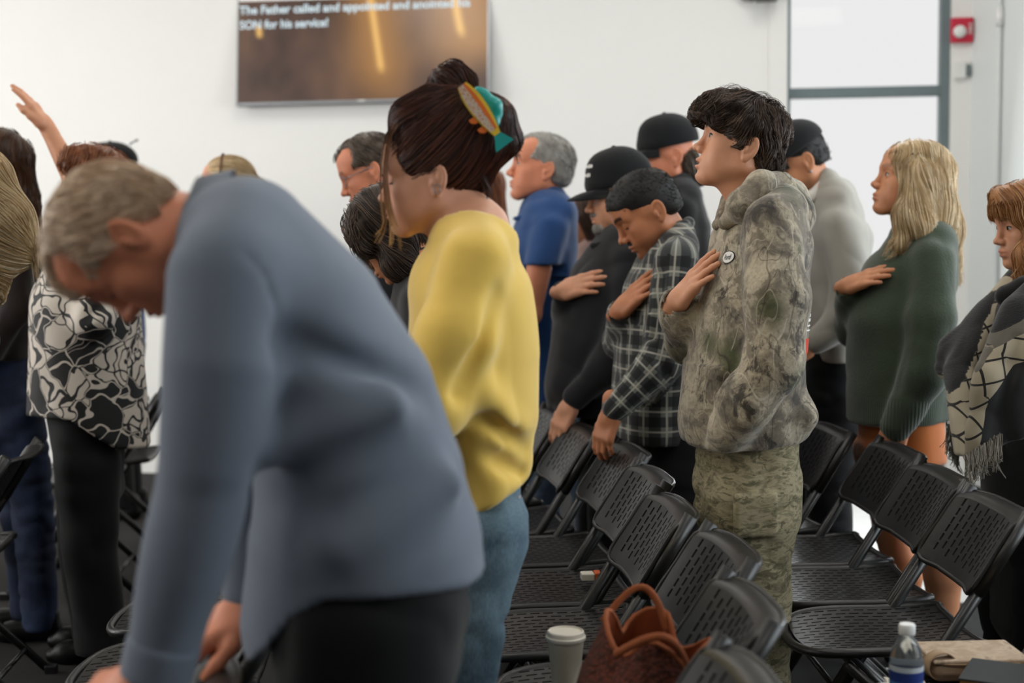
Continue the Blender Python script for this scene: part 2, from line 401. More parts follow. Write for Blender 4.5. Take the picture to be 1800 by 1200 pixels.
# ------------------------------------------------------------------ folding chairs
def perforated(fn, W, H, nx, ny, sw, sh, th, skip=None):
    """panel with staggered slots; fn(u,v,t) gives the point, u across, v along, t through the thickness"""
    vs = []; fs = []
    cw, ch = W / nx, H / ny
    for i in range(nx):
        off = 0.5 * ch if i % 2 else 0.0
        ys = [-H / 2] + [-H / 2 + off + ch * k for k in range(1 if off == 0 else 0, ny + 1)]
        ys = [y for y in ys if -H / 2 <= y <= H / 2 + 1e-6]
        if ys[-1] < H / 2 - 1e-6: ys.append(H / 2)
        ys = sorted(set(round(y, 6) for y in ys))
        x0, x1 = -W / 2 + i * cw, -W / 2 + (i + 1) * cw; xm = (x0 + x1) / 2
        for a, b in zip(ys[:-1], ys[1:]):
            full = (b - a) > ch * 0.9
            base = len(vs)
            outer = [(x0, a), (x1, a), (x1, b), (x0, b)]
            if not full or (skip and skip(xm, (a + b) / 2)):
                for t in (0, 1): vs += [fn(u, v, t * th) for u, v in outer]
                fs += [tuple(base + q for q in (0, 1, 2, 3)), tuple(base + q for q in (7, 6, 5, 4))]
                continue
            ym = (a + b) / 2
            inner = [(xm - sw / 2, ym - sh / 2), (xm + sw / 2, ym - sh / 2), (xm + sw / 2, ym + sh / 2), (xm - sw / 2, ym + sh / 2)]
            for t in (0, 1):
                vs += [fn(u, v, t * th) for u, v in outer] + [fn(u, v, t * th) for u, v in inner]
            for k in range(4):
                n_ = (k + 1) % 4
                fs.append((base + k, base + n_, base + 4 + n_, base + 4 + k))
                fs.append((base + 8 + n_, base + 8 + k, base + 12 + k, base + 12 + n_))
                fs.append((base + 4 + k, base + 4 + n_, base + 12 + n_, base + 12 + k))
    return vs, fs
CHAIR_TOP = 0.79
def make_chair():
    root = empty('folding_chair', (0, 0, 0))
    T0, T1 = np.array([0.235, 0, 0.0]), np.array([-0.25, 0, 0.735])      # straight front leg / back upright
    d = (T1 - T0) / np.linalg.norm(T1 - T0)
    nrm = np.array([d[2], 0, -d[0]])                                      # towards the sitter
    yy = 0.205
    for s in (1, -1):
        m = MB(); m.tube([T0 + [0, s * yy, 0], T1 + [0, s * yy, 0]], 0.0125, 8, flat=1.25); m.build('upright', 'chair_metal', root, True)
        m = MB(); m.tube([(0.16, s * 0.178, 0.40), (-0.06, s * 0.178, 0.2), (-0.27, s * 0.178, 0.0)], 0.0115, 8, flat=1.2); m.build('leg', 'chair_metal', root, True)
        m = MB(); m.box(T0 + [0.004, s * yy, 0.012], (0.02, 0.016, 0.014)); m.build('foot_cap', 'black_plastic', root, bevel=0.004)
        m = MB(); m.box((-0.268, s * 0.178, 0.012), (0.02, 0.015, 0.014)); m.build('foot_cap', 'black_plastic', root, bevel=0.004)
        m = MB(); m.tube([(0.05, s * 0.192, 0.3), (-0.075, s * 0.192, 0.43)], 0.007, 6); m.build('hinge_bar', 'chair_metal', root, True)
    m = MB(); m.tube([(-0.19, -0.178, 0.08), (-0.19, 0.178, 0.08)], 0.008, 8); m.build('cross_bar', 'chair_metal', root, True)
    m = MB(); q = T0 + d * 0.26; m.tube([q + [0, -yy, 0], q + [0, yy, 0]], 0.008, 8); m.build('cross_bar', 'chair_metal', root, True)
    # back panel: curved, perforated, with a rolled rim
    BL, BW, BH = 0.93, 0.40, 0.27
    Lt = np.linalg.norm(T1 - T0)
    cen = T0 + d * (Lt * 0.878) + nrm * 0.004
    def fb(u, v, t):
        k = (u / 0.215) ** 2
        top = max(0, (v - 0.075) / 0.04)
        return cen + np.array([0, u, 0]) + d * v - nrm * (0.03 * (1 - k) - 0.02 + t) - nrm * 0.024 * top ** 2 - d * (0.006 * top ** 2) - d * 0.022 * k * k * (1 if v > 0 else 0.2)
    PW, PH, TH = 0.345, 0.158, 0.006
    vs, fs = perforated(fb, PW, PH, 11, 6, 0.0085, 0.0205, TH)
    m = MB(); m.add(vs, fs)
    def sheet(us, vsx):                                                    # plain margins of the panel
        for t_ in (0, 1):
            g = [fb(u, v, t_ * TH) for u in us for v in vsx]; n_ = len(vsx)
            q = [(i * n_ + j, (i + 1) * n_ + j, (i + 1) * n_ + j + 1, i * n_ + j + 1) for i in range(len(us) - 1) for j in range(n_ - 1)]
            m.add(g, q if t_ == 0 else [x[::-1] for x in q])
    full = list(np.linspace(-0.205, 0.205, 15))
    sheet(full, [-0.105, -0.092, -PH / 2]); sheet(full, [PH / 2, 0.09, 0.1, 0.11, 0.117, 0.122])
    sheet([-0.205, -0.19, -PW / 2], list(np.linspace(-PH / 2, PH / 2, 6))); sheet([PW / 2, 0.19, 0.205], list(np.linspace(-PH / 2, PH / 2, 6)))
    bk = m.build('backrest', 'chair_plastic', root, auto=True)
    def smooth_loop(lp, n=4):
        lp = np.array(lp[:-1]); out = []; N = len(lp)
        for i in range(N):
            p0, p1, p2, p3 = lp[i - 1], lp[i], lp[(i + 1) % N], lp[(i + 2) % N]
            for k in range(n):
                f_ = k / n; out.append(0.5 * ((2 * p1) + (-p0 + p2) * f_ + (2 * p0 - 5 * p1 + 4 * p2 - p3) * f_ ** 2 + (-p0 + 3 * p1 - 3 * p2 + p3) * f_ ** 3))
        return out + [out[0]]
    m = MB()
    loop = [(-0.207, -0.104), (-0.209, 0.0), (-0.206, 0.085), (-0.188, 0.117), (-0.1, 0.123), (0, 0.123), (0.1, 0.123), (0.188, 0.117), (0.206, 0.085), (0.209, 0.0), (0.207, -0.104), (0.1, -0.107), (0, -0.107), (-0.1, -0.107), (-0.207, -0.104)]
    m.tube([fb(u, v, 0.003) for u, v in smooth_loop(loop)], 0.0062, 8, cap=False); m.build('rim', 'chair_plastic', bk, True)
    for s in (1, -1):                                                     # sleeves over the uprights
        m = MB(); m.tube([T0 + d * (Lt * 0.76) + [0, s * yy, 0], T0 + d * (Lt * 1.0) + [0, s * yy, 0]], 0.0175, 8); m.build('sleeve', 'chair_plastic', bk, True)
    # seat
    sc = np.array([0.045, 0, 0.425])
    def fsx(u, v, t):
        x = v; k = (u / 0.21)
        z = 0.012 * k * k + 0.018 * ((x + 0.02) / 0.21) ** 2 * (1 if x < 0 else -0.6) + 0.02 * x
        wf = 1 - 0.12 * max(0, x / 0.21) ** 3
        return sc + np.array([x - 0.02 * k * k * max(0, x / 0.2), u * wf, z - t])
    vs, fs = perforated(fsx, 0.385, 0.40, 15, 11, 0.0065, 0.026, 0.008)
    m = MB(); m.add(vs, fs); st = m.build('seat', 'chair_plastic', root, auto=True)
    m = MB()
    loop = [(-0.2, -0.19), (-0.203, 0), (-0.2, 0.14), (-0.17, 0.195), (-0.09, 0.213), (0, 0.216), (0.09, 0.213), (0.17, 0.195), (0.2, 0.14), (0.203, 0), (0.2, -0.19), (0.15, -0.205), (0, -0.206), (-0.15, -0.205), (-0.2, -0.19)]
    m.tube([fsx(u, v, 0.006) for u, v in smooth_loop(loop)], 0.011, 8, cap=False); m.build('rim', 'chair_plastic', st, True)
    for o in root.children_recursive:                       # narrower and a little taller
        for v in o.data.vertices: v.co.y *= 0.915; v.co.z *= 1.04
    return root
CHAIRS = []
def chair(x, y, ang, label, group, proto=[None], rz=None, top=True):
    """(x, y) is the middle of the backrest's top edge; ang turns the chair about the vertical, 0 = facing the front of the room"""
    if proto[0] is None: o = proto[0] = make_chair()
    else: o = copy_tree(proto[0])
    x *= 0.914; y *= 0.914
    a = math.radians(180 + ang); f = np.array([math.cos(a), math.sin(a), 0])
    q = np.array([x, y, 0]) + f * 0.25
    o.location = q; o.rotation_euler = (0, 0, a); tag(o, label, 'chair', group)
    CHAIRS.append(o); return o
G1 = 'black folding chairs in the middle row'
G2 = 'black folding chairs in the right row'
G0 = 'black folding chairs in the row left of the blue shirt'
GF = 'folding chairs far left'
for x, y, a, l in (
    (0.17, 5.66, 8, 'perforated folding chair the black jacket man rests his hand on, farthest of middle row'),
    (0.27, 5.17, 9, 'perforated folding chair in front of the plaid shirt man, middle row'),
    (0.395, 4.70, 8, 'third farthest perforated folding chair of the middle row'),
    (0.42, 4.21, 6, 'folding chair below the hem of the plaid shirt, half overlapped by the next'),
    (0.43, 3.74, 5, 'folding chair just left of the camouflage trousers with shiny near corner'),
    (0.505, 3.25, 5, 'folding chair in front of the camouflage trousers, behind the crochet bag'),
    (0.47, 2.77, 3, 'folding chair holding the brown crochet bag, backrest blurred'),
    (0.385, 2.28, 3, 'nearest blurred folding chair of the middle row at bottom edge')):
    chair(x, y, a, l, G1)
for x, y, a, l in (
    (1.165, 5.14, 7, 'folding chair between camouflage trousers and the short orange skirt'),
    (1.28, 4.64, 3, 'folding chair right below the orange skirt'),
    (1.28, 4.18, 1.5, 'folding chair with daylight glinting through its slots, below green sweater'),
    (1.285, 3.72, 1.5, 'folding chair below the knotted shawl fringe at right edge'),
    (1.42, 3.12, 3, 'folding chair whose seat carries the water bottle and book')):
    chair(x, y, a, l, G2)
for x, y, a, l in (
    (-0.50, 2.25, 3, 'folding chair whose back the blue shirt man leans on, bottom left'),
    (-0.46, 2.82, 4, 'folding chair under the far hand of the bending man'),
    (-0.535, 3.48, 4, 'folding chair with seat showing beside the blue shirt cuff'),
    (-0.575, 3.98, 4, 'folding chair with seat edge showing left of the blue sleeve')):
    chair(x, y, a, l, G0)
for x, y, a, l in (
    (-1.63, 6.78, 4, 'sunlit folding chair behind the floral blouse'),
    (-1.66, 6.22, 4, 'folding chair with pale seat between black trousers and blue sleeve'),
    (-2.55, 6.3, 4, 'pale folding chair behind the jeans of the dark haired woman'),
    (-2.06, 5.35, 4, 'folding chair in front of the floral blouse hem beside the jeans'),
    (-1.66, 4.78, 4, 'folding chair cut by the left edge of the photo'),
    ):
    chair(x, y, a, l, GF)

# ------------------------------------------------------------------ implicit surfaces for bodies, hair and cloth
F32 = np.float32
def nrmz(v): v = np.asarray(v, float); return v / (np.linalg.norm(v) + 1e-12)
def _hash(i, j, k, seed):
    with np.errstate(over='ignore'):
        h = (i.astype(np.uint32) * np.uint32(374761393) + j.astype(np.uint32) * np.uint32(668265263) + k.astype(np.uint32) * np.uint32(2147483647 - 1 - 360) + np.uint32(seed * 69069 + 1))
        h = (h ^ (h >> np.uint32(13))) * np.uint32(1274126177); h = h ^ (h >> np.uint32(16))
    return (h & np.uint32(0xFFFF)).astype(F32) / F32(32767.5) - F32(1)
def vnoise(p, scale, seed=0):
    q = p * np.asarray(scale, F32) + F32(517.0)
    i = np.floor(q).astype(np.int64); f = (q - i).astype(F32); f = f * f * (3 - 2 * f)
    r = 0
    for a in (0, 1):
        wa = f[:, 0] if a else 1 - f[:, 0]
        for b in (0, 1):
            wb = wa * (f[:, 1] if b else 1 - f[:, 1])
            for c in (0, 1):
                r = r + wb * (f[:, 2] if c else 1 - f[:, 2]) * _hash(i[:, 0] + a, i[:, 1] + b, i[:, 2] + c, seed)
    return r
class Pr:
    def __init__(s, fn, lo, hi): s.fn = fn; s.lo = np.asarray(lo, F32); s.hi = np.asarray(hi, F32)
    def __call__(s, p): return s.fn(p)
def cap(a, b, ra, rb=None):
    rb = ra if rb is None else rb
    a = np.asarray(a, F32); b = np.asarray(b, F32); ab = b - a; L2 = float(ab @ ab) + 1e-9
    def fn(p):
        q = p - a; t = np.clip((q @ ab) / L2, 0, 1)
        q = q - t[:, None] * ab
        return np.sqrt(np.einsum('ij,ij->i', q, q)) - (ra + (rb - ra) * t)
    m = max(ra, rb); return Pr(fn, np.minimum(a, b) - m, np.maximum(a, b) + m)
def chain(pts, rs):
    return [cap(pts[i], pts[i + 1], rs[i], rs[i + 1]) for i in range(len(pts) - 1)]
def ell(c, r, R=None):
    c = np.asarray(c, F32); r = np.asarray(r, F32)
    Rm = None if R is None else np.asarray(R, F32)          # columns = axes
    def fn(p):
        q = p - c
        if Rm is not None: q = q @ Rm
        k0 = np.sqrt(np.einsum('ij,ij->i', q / r, q / r)); w = q / (r * r)
        k1 = np.sqrt(np.einsum('ij,ij->i', w, w)) + 1e-9
        return np.where(k0 < 1e-3, -float(r.min()), k0 * (k0 - 1) / k1)
    m = float(r.max()) if Rm is not None else r
    return Pr(fn, c - m, c + m)
def loft(pts, a, b, side, pw=2.0):
    """tube with elliptic rings: a along the side axis, b across it"""
    pts = np.asarray(pts, F32); a = np.asarray(a, F32); b = np.asarray(b, F32); side = np.asarray(nrmz(side), F32)
    def fn(p):
        out = None
        for i in range(len(pts) - 1):
            A, B = pts[i], pts[i + 1]; ab = B - A; L2 = float(ab @ ab) + 1e-9
            q = p - A; t = np.clip((q @ ab) / L2, 0, 1); q = q - t[:, None] * ab
            u = q @ side; w = q - u[:, None] * side; w2 = np.einsum('ij,ij->i', w, w)
            ra = a[i] + (a[i + 1] - a[i]) * t; rb = b[i] + (b[i + 1] - b[i]) * t
            if pw == 2.0:
                k0 = np.sqrt(u * u / (ra * ra) + w2 / (rb * rb)); k1 = np.sqrt(u * u / ra ** 4 + w2 / rb ** 4) + 1e-9
                d = np.where(k0 < 1e-2, -np.minimum(ra, rb), k0 * (k0 - 1) / k1)
            else:
                k0 = ((np.abs(u) / ra) ** pw + (np.sqrt(w2) / rb) ** pw) ** (1 / pw); d = (k0 - 1) * np.minimum(ra, rb)
            out = d if out is None else np.minimum(out, d)
        return out
    m = float(max(a.max(), b.max())); return Pr(fn, pts.min(0) - m, pts.max(0) + m)
def rbox(c, h, r, R=None):
    c = np.asarray(c, F32); h = np.asarray(h, F32); Rm = None if R is None else np.asarray(R, F32)
    def fn(p):
        q = p - c
        if Rm is not None: q = q @ Rm
        q = np.abs(q) - (h - r); o = np.maximum(q, 0)
        return np.sqrt(np.einsum('ij,ij->i', o, o)) + np.minimum(q.max(1), 0) - r
    m = float(np.linalg.norm(h)); return Pr(fn, c - m, c + m)
def plane(pt, n):                                           # keeps what lies behind the plane when intersected
    pt = np.asarray(pt, F32); n = np.asarray(nrmz(n), F32)
    return Pr(lambda p: (p - pt) @ n, pt + 1e9, pt - 1e9)
def smin(a, b, k):
    if k <= 0: return np.minimum(a, b)
    h = np.maximum(k - np.abs(a - b), 0) / k; return np.minimum(a, b) - h * h * k * 0.25
def U(x, k=0.02): return ('u', x, k)
def S(x, k=0.01): return ('s', x, k)
def I(x, k=0.005): return ('i', x, k)
def D(fn): return ('d', fn, 0)
def UU(xs, k=0.02): return [('u', x, k) for x in xs]
def ev(items, p):
    p = np.ascontiguousarray(p, F32); X, Y, Z = (np.ascontiguousarray(p[:, i]) for i in range(3))
    d = np.full(len(p), 9.0, F32)
    for op, x, k in items:
        if op == 'u':
            # only points that the shape can reach
            g = F32(k + 0.08); lo, hi = x.lo - g, x.hi + g
            m = (X > lo[0]) & (X < hi[0]) & (Y > lo[1]) & (Y < hi[1]) & (Z > lo[2]) & (Z < hi[2])
            i = np.flatnonzero(m)
            if len(i) == len(p): d = smin(d, x(p), k)
            elif len(i): d[i] = smin(d[i], x(p[i]), k)
        elif op == 's': d = -smin(-d, x(p), k)
        elif op == 'i': d = -smin(-d, -x(p), k)
        else: d = d + x(p)
    return d.astype(F32)
def bounds(items):
    lo = np.array([1e9] * 3); hi = -lo
    for op, x, k in items:
        if op == 'u': lo = np.minimum(lo, x.lo); hi = np.maximum(hi, x.hi)
    return lo - 0.015, hi + 0.015
def Xf(items, R, t, s=1.0):                                 # items of a local frame placed in the world
    R = np.asarray(R, F32); t = np.asarray(t, F32)
    lo, hi = bounds(items)
    c = np.array([[x, y, z] for x in (lo[0], hi[0]) for y in (lo[1], hi[1]) for z in (lo[2], hi[2])]) * s @ R.T + t
    return Pr(lambda p: ev(items, ((p - t) @ R) / F32(s)) * F32(s), c.min(0), c.max(0))
def grad(items, p, e=0.002):
    k = np.array([[1, -1, -1], [-1, -1, 1], [-1, 1, -1], [1, 1, 1]], F32)
    g = 0
    for v in k: g = g + v * ev(items, (p + v * F32(e)).astype(F32))[:, None]
    return g / (np.linalg.norm(g, axis=1)[:, None] + 1e-9)
def polygonize(items, h, lo=None, hi=None, refine=True):
    l, u = bounds(items)
    if lo is not None: l = np.maximum(l, lo)
    if hi is not None: u = np.minimum(u, hi)
    K = 4
    n = np.ceil((u - l) / (h * K)).astype(int) + 2
    org = (l - h * K * 0.5).astype(F32)
    ax = [org[i] + (np.arange(n[i]) + 0.5) * h * K - 0.5 * h for i in range(3)]
    g = np.stack(np.meshgrid(*ax, indexing='ij'), -1).reshape(-1, 3).astype(F32)
    dc = ev(items, g)
    near = np.abs(dc) < h * K * 1.35
    F = np.repeat(np.repeat(np.repeat(np.where(dc < 0, -1.0, 1.0).reshape(n).astype(F32), K, 0), K, 1), K, 2)
    blk = np.argwhere(near.reshape(n)) * K
    o = np.stack(np.meshgrid(*[np.arange(2)] * 3, indexing='ij'), -1).reshape(-1, 3)
    b2 = (blk[:, None, :] + 2 * o[None]).reshape(-1, 3)
    d2 = ev(items, (org + (b2 + 0.5) * h).astype(F32))
    for q in o: F[tuple((b2 + q).T)] = np.sign(d2) + (d2 == 0)
    b2 = b2[np.abs(d2) < h * 3.1]
    ijk = (b2[:, None, :] + o[None]).reshape(-1, 3)
    F[tuple(ijk.T)] = ev(items, (org + ijk * h).astype(F32))
    Sg = F < 0
    cnt = np.zeros(tuple(np.array(F.shape) - 1), np.int8)
    sl = (slice(0, -1), slice(1, None))
    for a in (0, 1):
        for b in (0, 1):
            for c in (0, 1): cnt += Sg[sl[a], sl[b], sl[c]]
    cells = np.argwhere((cnt > 0) & (cnt < 8))
    if len(cells) == 0: return np.zeros((0, 3)), np.zeros((0, 4), int)
    idx = np.full(cnt.shape, -1, np.int32); idx[tuple(cells.T)] = np.arange(len(cells))
    acc = np.zeros((len(cells), 3), F32); num = np.zeros(len(cells), F32)
    cor = [np.array(c) for c in np.ndindex(2, 2, 2)]
    fv = {tuple(c): F[tuple((cells + c).T)] for c in cor}
    for c in cor:
        for a in range(3):
            if c[a] == 0:
                e = c.copy(); e[a] = 1
                f0, f1 = fv[tuple(c)], fv[tuple(e)]; m = (f0 < 0) != (f1 < 0)
                t = np.where(m, f0 / np.where(m, f0 - f1, 1), 0)
                v = np.repeat(c[None].astype(F32), len(cells), 0); v[:, a] = t
                acc[m] += v[m]; num[m] += 1
    V = org + (cells + acc / num[:, None]) * h
    quads = []
    for a in range(3):
        b, c = (a + 1) % 3, (a + 2) % 3
        s0 = [slice(None)] * 3; s1 = [slice(None)] * 3; s0[a] = slice(0, -1); s1[a] = slice(1, None)
        dif = Sg[tuple(s0)] != Sg[tuple(s1)]
        e = np.argwhere(dif)
        e = e[(e[:, b] > 0) & (e[:, c] > 0) & (e[:, b] < F.shape[b] - 1) & (e[:, c] < F.shape[c] - 1)]
        if len(e) == 0: continue
        q = []
        for db, dc_ in ((0, 0), (-1, 0), (-1, -1), (0, -1)):
            z = e.copy(); z[:, b] += db; z[:, c] += dc_; q.append(idx[tuple(z.T)])
        q = np.stack(q, 1); flip = ~Sg[tuple(e.T)]
        q[flip] = q[flip][:, ::-1]; quads.append(q)
    Q = np.concatenate(quads); Q = Q[(Q >= 0).all(1)]
    V = V.astype(F32)
    if refine:
        d = ev(items, V); g_ = grad(items, V, h * 0.4)
        V = V - np.clip(d, -h * 0.6, h * 0.6)[:, None] * g_
    return V, Q
def np_mesh(name, V, Q, mat, parent=None, origin=None, attrs=None, smooth=True):
    me = bpy.data.meshes.new(name); V = np.asarray(V, np.float64)
    if origin is not None: V = V - np.asarray(origin)
    n, k = Q.shape
    me.vertices.add(len(V)); me.vertices.foreach_set('co', V.astype(F32).ravel())
    me.loops.add(n * k); me.loops.foreach_set('vertex_index', np.ascontiguousarray(Q, np.int32).ravel())
    me.polygons.add(n); me.polygons.foreach_set('loop_start', np.arange(0, n * k, k, dtype=np.int32))
    me.update(calc_edges=True); me.validate()
    if smooth: me.shade_smooth()
    for nm, arr in (attrs or {}).items():
        a = np.asarray(arr, F32)
        if a.ndim == 1: at = me.attributes.new(nm, 'FLOAT', 'POINT'); at.data.foreach_set('value', a)
        elif a.shape[1] == 3: at = me.attributes.new(nm, 'FLOAT_VECTOR', 'POINT'); at.data.foreach_set('vector', a.ravel())
    if mat is not None: me.materials.append(M[mat] if isinstance(mat, str) else mat)
    return link(name, me, parent)

# ---- strands combed over an implicit surface
def comb(items, seeds, flow, steps, step, lift, wob=0.0, sag=0.0, seed=1):
    r = np.random.default_rng(seed); p = np.asarray(seeds, F32).copy(); n = len(p)
    lf = (lift * r.uniform(0.1, 1.0, n)).astype(F32); out = []
    ph = r.uniform(0, 6.28, n)
    for k in range(steps):
        d = ev(items, p); g = grad(items, p, 0.004)
        p = p - (np.clip(d - lf, -0.02, 0.02)[:, None] * g).astype(F32)
        out.append(p.copy())
        f = flow(p, k / steps); f = f + wob * np.stack([np.sin(k * 0.9 + ph), np.cos(k * 0.7 + ph * 1.7), np.sin(k * 0.8 + ph * 2.3)], 1)
        f = f - (f * g).sum(1)[:, None] * g * (1 - sag)
        f = f / (np.linalg.norm(f, axis=1)[:, None] + 1e-6)
        p = (p + f * step).astype(F32)
    return np.stack(out, 1)                                  # (n, steps, 3)
def strands_geo(paths, r0, r1, sides=3):
    n, k, _ = paths.shape
    t = np.gradient(paths, axis=1); t /= np.linalg.norm(t, axis=2)[..., None] + 1e-9
    ref = np.array([0.31, 0.52, 0.79]); u = np.cross(t, ref); u /= np.linalg.norm(u, axis=2)[..., None] + 1e-9
    w = np.cross(t, u)
    s = np.linspace(0, 1, k); rad = (r0 + (r1 - r0) * s ** 1.5)[None, :, None]
    V = np.stack([paths + rad * (math.cos(2 * math.pi * a / sides) * u + math.sin(2 * math.pi * a / sides) * w) for a in range(sides)], 2)
    base = np.arange(n)[:, None, None] * (k * sides) + np.arange(k - 1)[None, :, None] * sides + np.arange(sides)[None, None, :]
    nxt = np.arange(n)[:, None, None] * (k * sides) + np.arange(k - 1)[None, :, None] * sides + ((np.arange(sides) + 1) % sides)[None, None, :]
    Q = np.stack([base, nxt, nxt + sides, base + sides], -1).reshape(-1, 4)
    rnd = np.repeat(RNG.uniform(0, 1, n), k * sides)
    return V.reshape(-1, 3), Q, rnd
def surf_points(V, Q, n, rng, keep=None):
    c = V[Q].mean(1)
    if keep is not None: c = c[keep(c)]
    if len(c) == 0: return np.zeros((0, 3))
    return c[rng.integers(0, len(c), n)]

# ---- head
def head_items(o):
    """face forward +x, left +y, up +z, origin between the ears; about 0.225 m chin to crown"""
    fem = o.get('fem', 0); nz = o.get('nose', 1.0); jaw = o.get('jaw', 1.0); it = []
    A = lambda x, k: it.append(U(x, k))
    A(ell((-0.006, 0, 0.034), (0.092, 0.074, 0.082)), 0)
    A(ell((0.012, 0, 0.062), (0.074, 0.066, 0.053)), 0.03)
    A(ell((0.036, 0, -0.022), (0.052, 0.058, 0.070)), 0.035)
    for s in (1, -1):
        A(cap((-0.004, s * 0.050, -0.052), (0.064, s * 0.018, -0.099), 0.019 * jaw, 0.016), 0.03)
        A(cap((-0.004, s * 0.052, -0.050), (0.004, s * 0.060, 0.0), 0.016, 0.014), 0.03)
        A(ell((0.050, s * 0.040, -0.018), (0.030, 0.022, 0.022)), 0.02)
        A(cap((0.070, s * 0.043, 0.024), (0.087, s * 0.012, 0.021), 0.011, 0.011), 0.02)
    for s in (1, -1): A(ell((0.040, s * 0.040, -0.052), (0.034, 0.020, 0.030)), 0.03)
    A(ell((0.072, 0, 0.045), (0.020, 0.045, 0.035)), 0.03)
    A(ell((0.077, 0, -0.099), (0.018, 0.022, 0.015 * jaw)), 0.022)
    A(ell((0.073, 0, -0.062), (0.024, 0.032, 0.034)), 0.02)
    it.append(S(ell((0.104, 0.034, 0.006), (0.017, 0.019, 0.011)), 0.018)); it.append(S(ell((0.104, -0.034, 0.006), (0.017, 0.019, 0.011)), 0.018))
    # eyelids over the balls
    lid = o.get('lid', 0.5)
    for s in (1, -1):
        A(ell((0.073, s * 0.032, 0.004), (0.0155, 0.0165, 0.0140)), 0.006)
    # nose
    tip = np.array([0.1110 + 0.010 * (nz - 1), 0, -0.031 + o.get('tipz', 0)])
    A(cap((0.0885, 0, 0.018), tip + [-0.006, 0, 0.006], 0.0065, 0.0095 * nz), 0.012)
    A(ell(tip, (0.0105 * nz, 0.0105 * nz, 0.0095 * nz)), 0.008)
    for s in (1, -1):
        A(ell(tip + [-0.011, s * 0.0125 * nz, -0.004], (0.0105, 0.0065, 0.0085)), 0.006)
        it.append(S(ell(tip + [-0.006, s * 0.007, -0.0115], (0.005, 0.0035, 0.004)), 0.003))
    # mouth
    lipf = 1.0 + 0.25 * fem
    op = o.get('mouth', 0.0)
    A(ell((0.0950, 0, -0.0605), (0.0105, 0.021, 0.0062 * lipf)), 0.008)
    A(ell((0.0930, 0, -0.0735 - op), (0.0105, 0.019, 0.0068 * lipf)), 0.008)
    it.append(S(ell((0.106, 0, -0.067 - op * 0.5), (0.016 + op, 0.020, 0.0012 + op * 0.55)), 0.003))
    it.append(S(ell((0.106, 0, -0.085 - op), (0.012, 0.022, 0.005)), 0.010))
    # ears
    for s in (1, -1):
        er = np.array(Matrix.Rotation(-0.30 * s, 3, 'Z') @ Matrix.Rotation(-0.2, 3, 'Y'))
        c = np.array([-0.016, s * 0.080, -0.006])
        A(ell(c, (0.020, 0.0085, 0.032), er), 0.004)
        it.append(S(ell(c + [0.002, s * 0.0085, 0.003], (0.0135, 0.0075, 0.0235), er), 0.004))
        A(ell(c + [-0.002, s * 0.0015, 0.002], (0.006, 0.005, 0.015), er), 0.004)
        A(ell(c + [0.011, s * 0.002, -0.006], (0.005, 0.006, 0.010), er), 0.005)
        A(ell(c + [0.006, s * -0.001, -0.027], (0.008, 0.005, 0.008)), 0.006)
    return it
def rot_axes(f, l, u): return np.stack([f, l, u], 1)
def axis_rot(v, ax, ang):
    return np.array(Matrix.Rotation(ang, 3, Vector(ax))) @ v

# ---- hand: x along the fingers, y towards the thumb, z out of the back of the hand
def hand_items(curl=0.35, spread=0.12, thumb=0.5, scale=1.0, curls=None):
    s = scale; it = []
    it.append(U(rbox((0.048 * s, 0, 0), (0.044 * s, 0.040 * s, 0.0145 * s), 0.0135 * s), 0))
    it.append(U(cap((-0.03 * s, 0.006 * s, 0), (0.02 * s, 0.002 * s, 0), 0.024 * s, 0.026 * s), 0.02 * s))
    it.append(U(ell((0.030 * s, 0.028 * s, -0.008 * s), (0.032 * s, 0.018 * s, 0.016 * s)), 0.012 * s))
    L = (0.073, 0.082, 0.076, 0.060)
    for i in range(4):
        y = (0.030, 0.0105, -0.0095, -0.029)[i] * s; x = (0.088, 0.093, 0.089, 0.080)[i] * s
        a = (1.5 - i) * spread; c = curls[i] if curls else curl
        p = np.array([x - 0.012 * s, y, 0.002 * s]); ang = 0.0; r = (0.0092, 0.0094, 0.009, 0.0078)[i] * s
        pts = [p]; d0 = np.array([math.cos(a), math.sin(a), 0])
        for j, fr in enumerate((0.46, 0.30, 0.24)):
            ang += c * (0.75, 1.0, 0.8)[j]
            dr = d0 * math.cos(ang) + np.array([0, 0, -1]) * math.sin(ang)
            p = p + dr * L[i] * fr * s + (dr * 0.012 * s if j == 0 else 0); pts.append(p)
        for j, q in enumerate(chain(pts, [r * 1.08, r, r * 0.93, r * 0.8])): it.append(U(q, 0.010 * s if j == 0 else 0.003 * s))
    t0 = np.array([0.018, 0.030, -0.006]) * s
    dx = np.array([math.cos(thumb), math.sin(thumb), -0.25]); dx /= np.linalg.norm(dx)
    t1 = t0 + dx * 0.038 * s; d2 = nrmz(dx + [0.35, -0.2, -0.1]); t2 = t1 + d2 * 0.031 * s; t3 = t2 + nrmz(d2 + [0.1, -0.15, 0]) * 0.024 * s
    for j, q in enumerate(chain([t0, t1, t2, t3], [0.0145 * s, 0.0115 * s, 0.0105 * s, 0.0085 * s])): it.append(U(q, 0.010 * s))
    return it
def hand_at(wrist, fingers, back, side=1, **kw):
    """hand whose wrist stands at a point; fingers = pointing direction, back = out of the back of the hand; side=+1 left hand"""
    x = nrmz(fingers); z = np.asarray(back, float); z = nrmz(z - x * np.dot(z, x)); y = np.cross(z, x)
    # left hand seen from its back with fingers up: the thumb lies on the right
    R = np.stack([x, -y if side > 0 else y, z], 1)
    return Xf(hand_items(**kw), R, wrist)

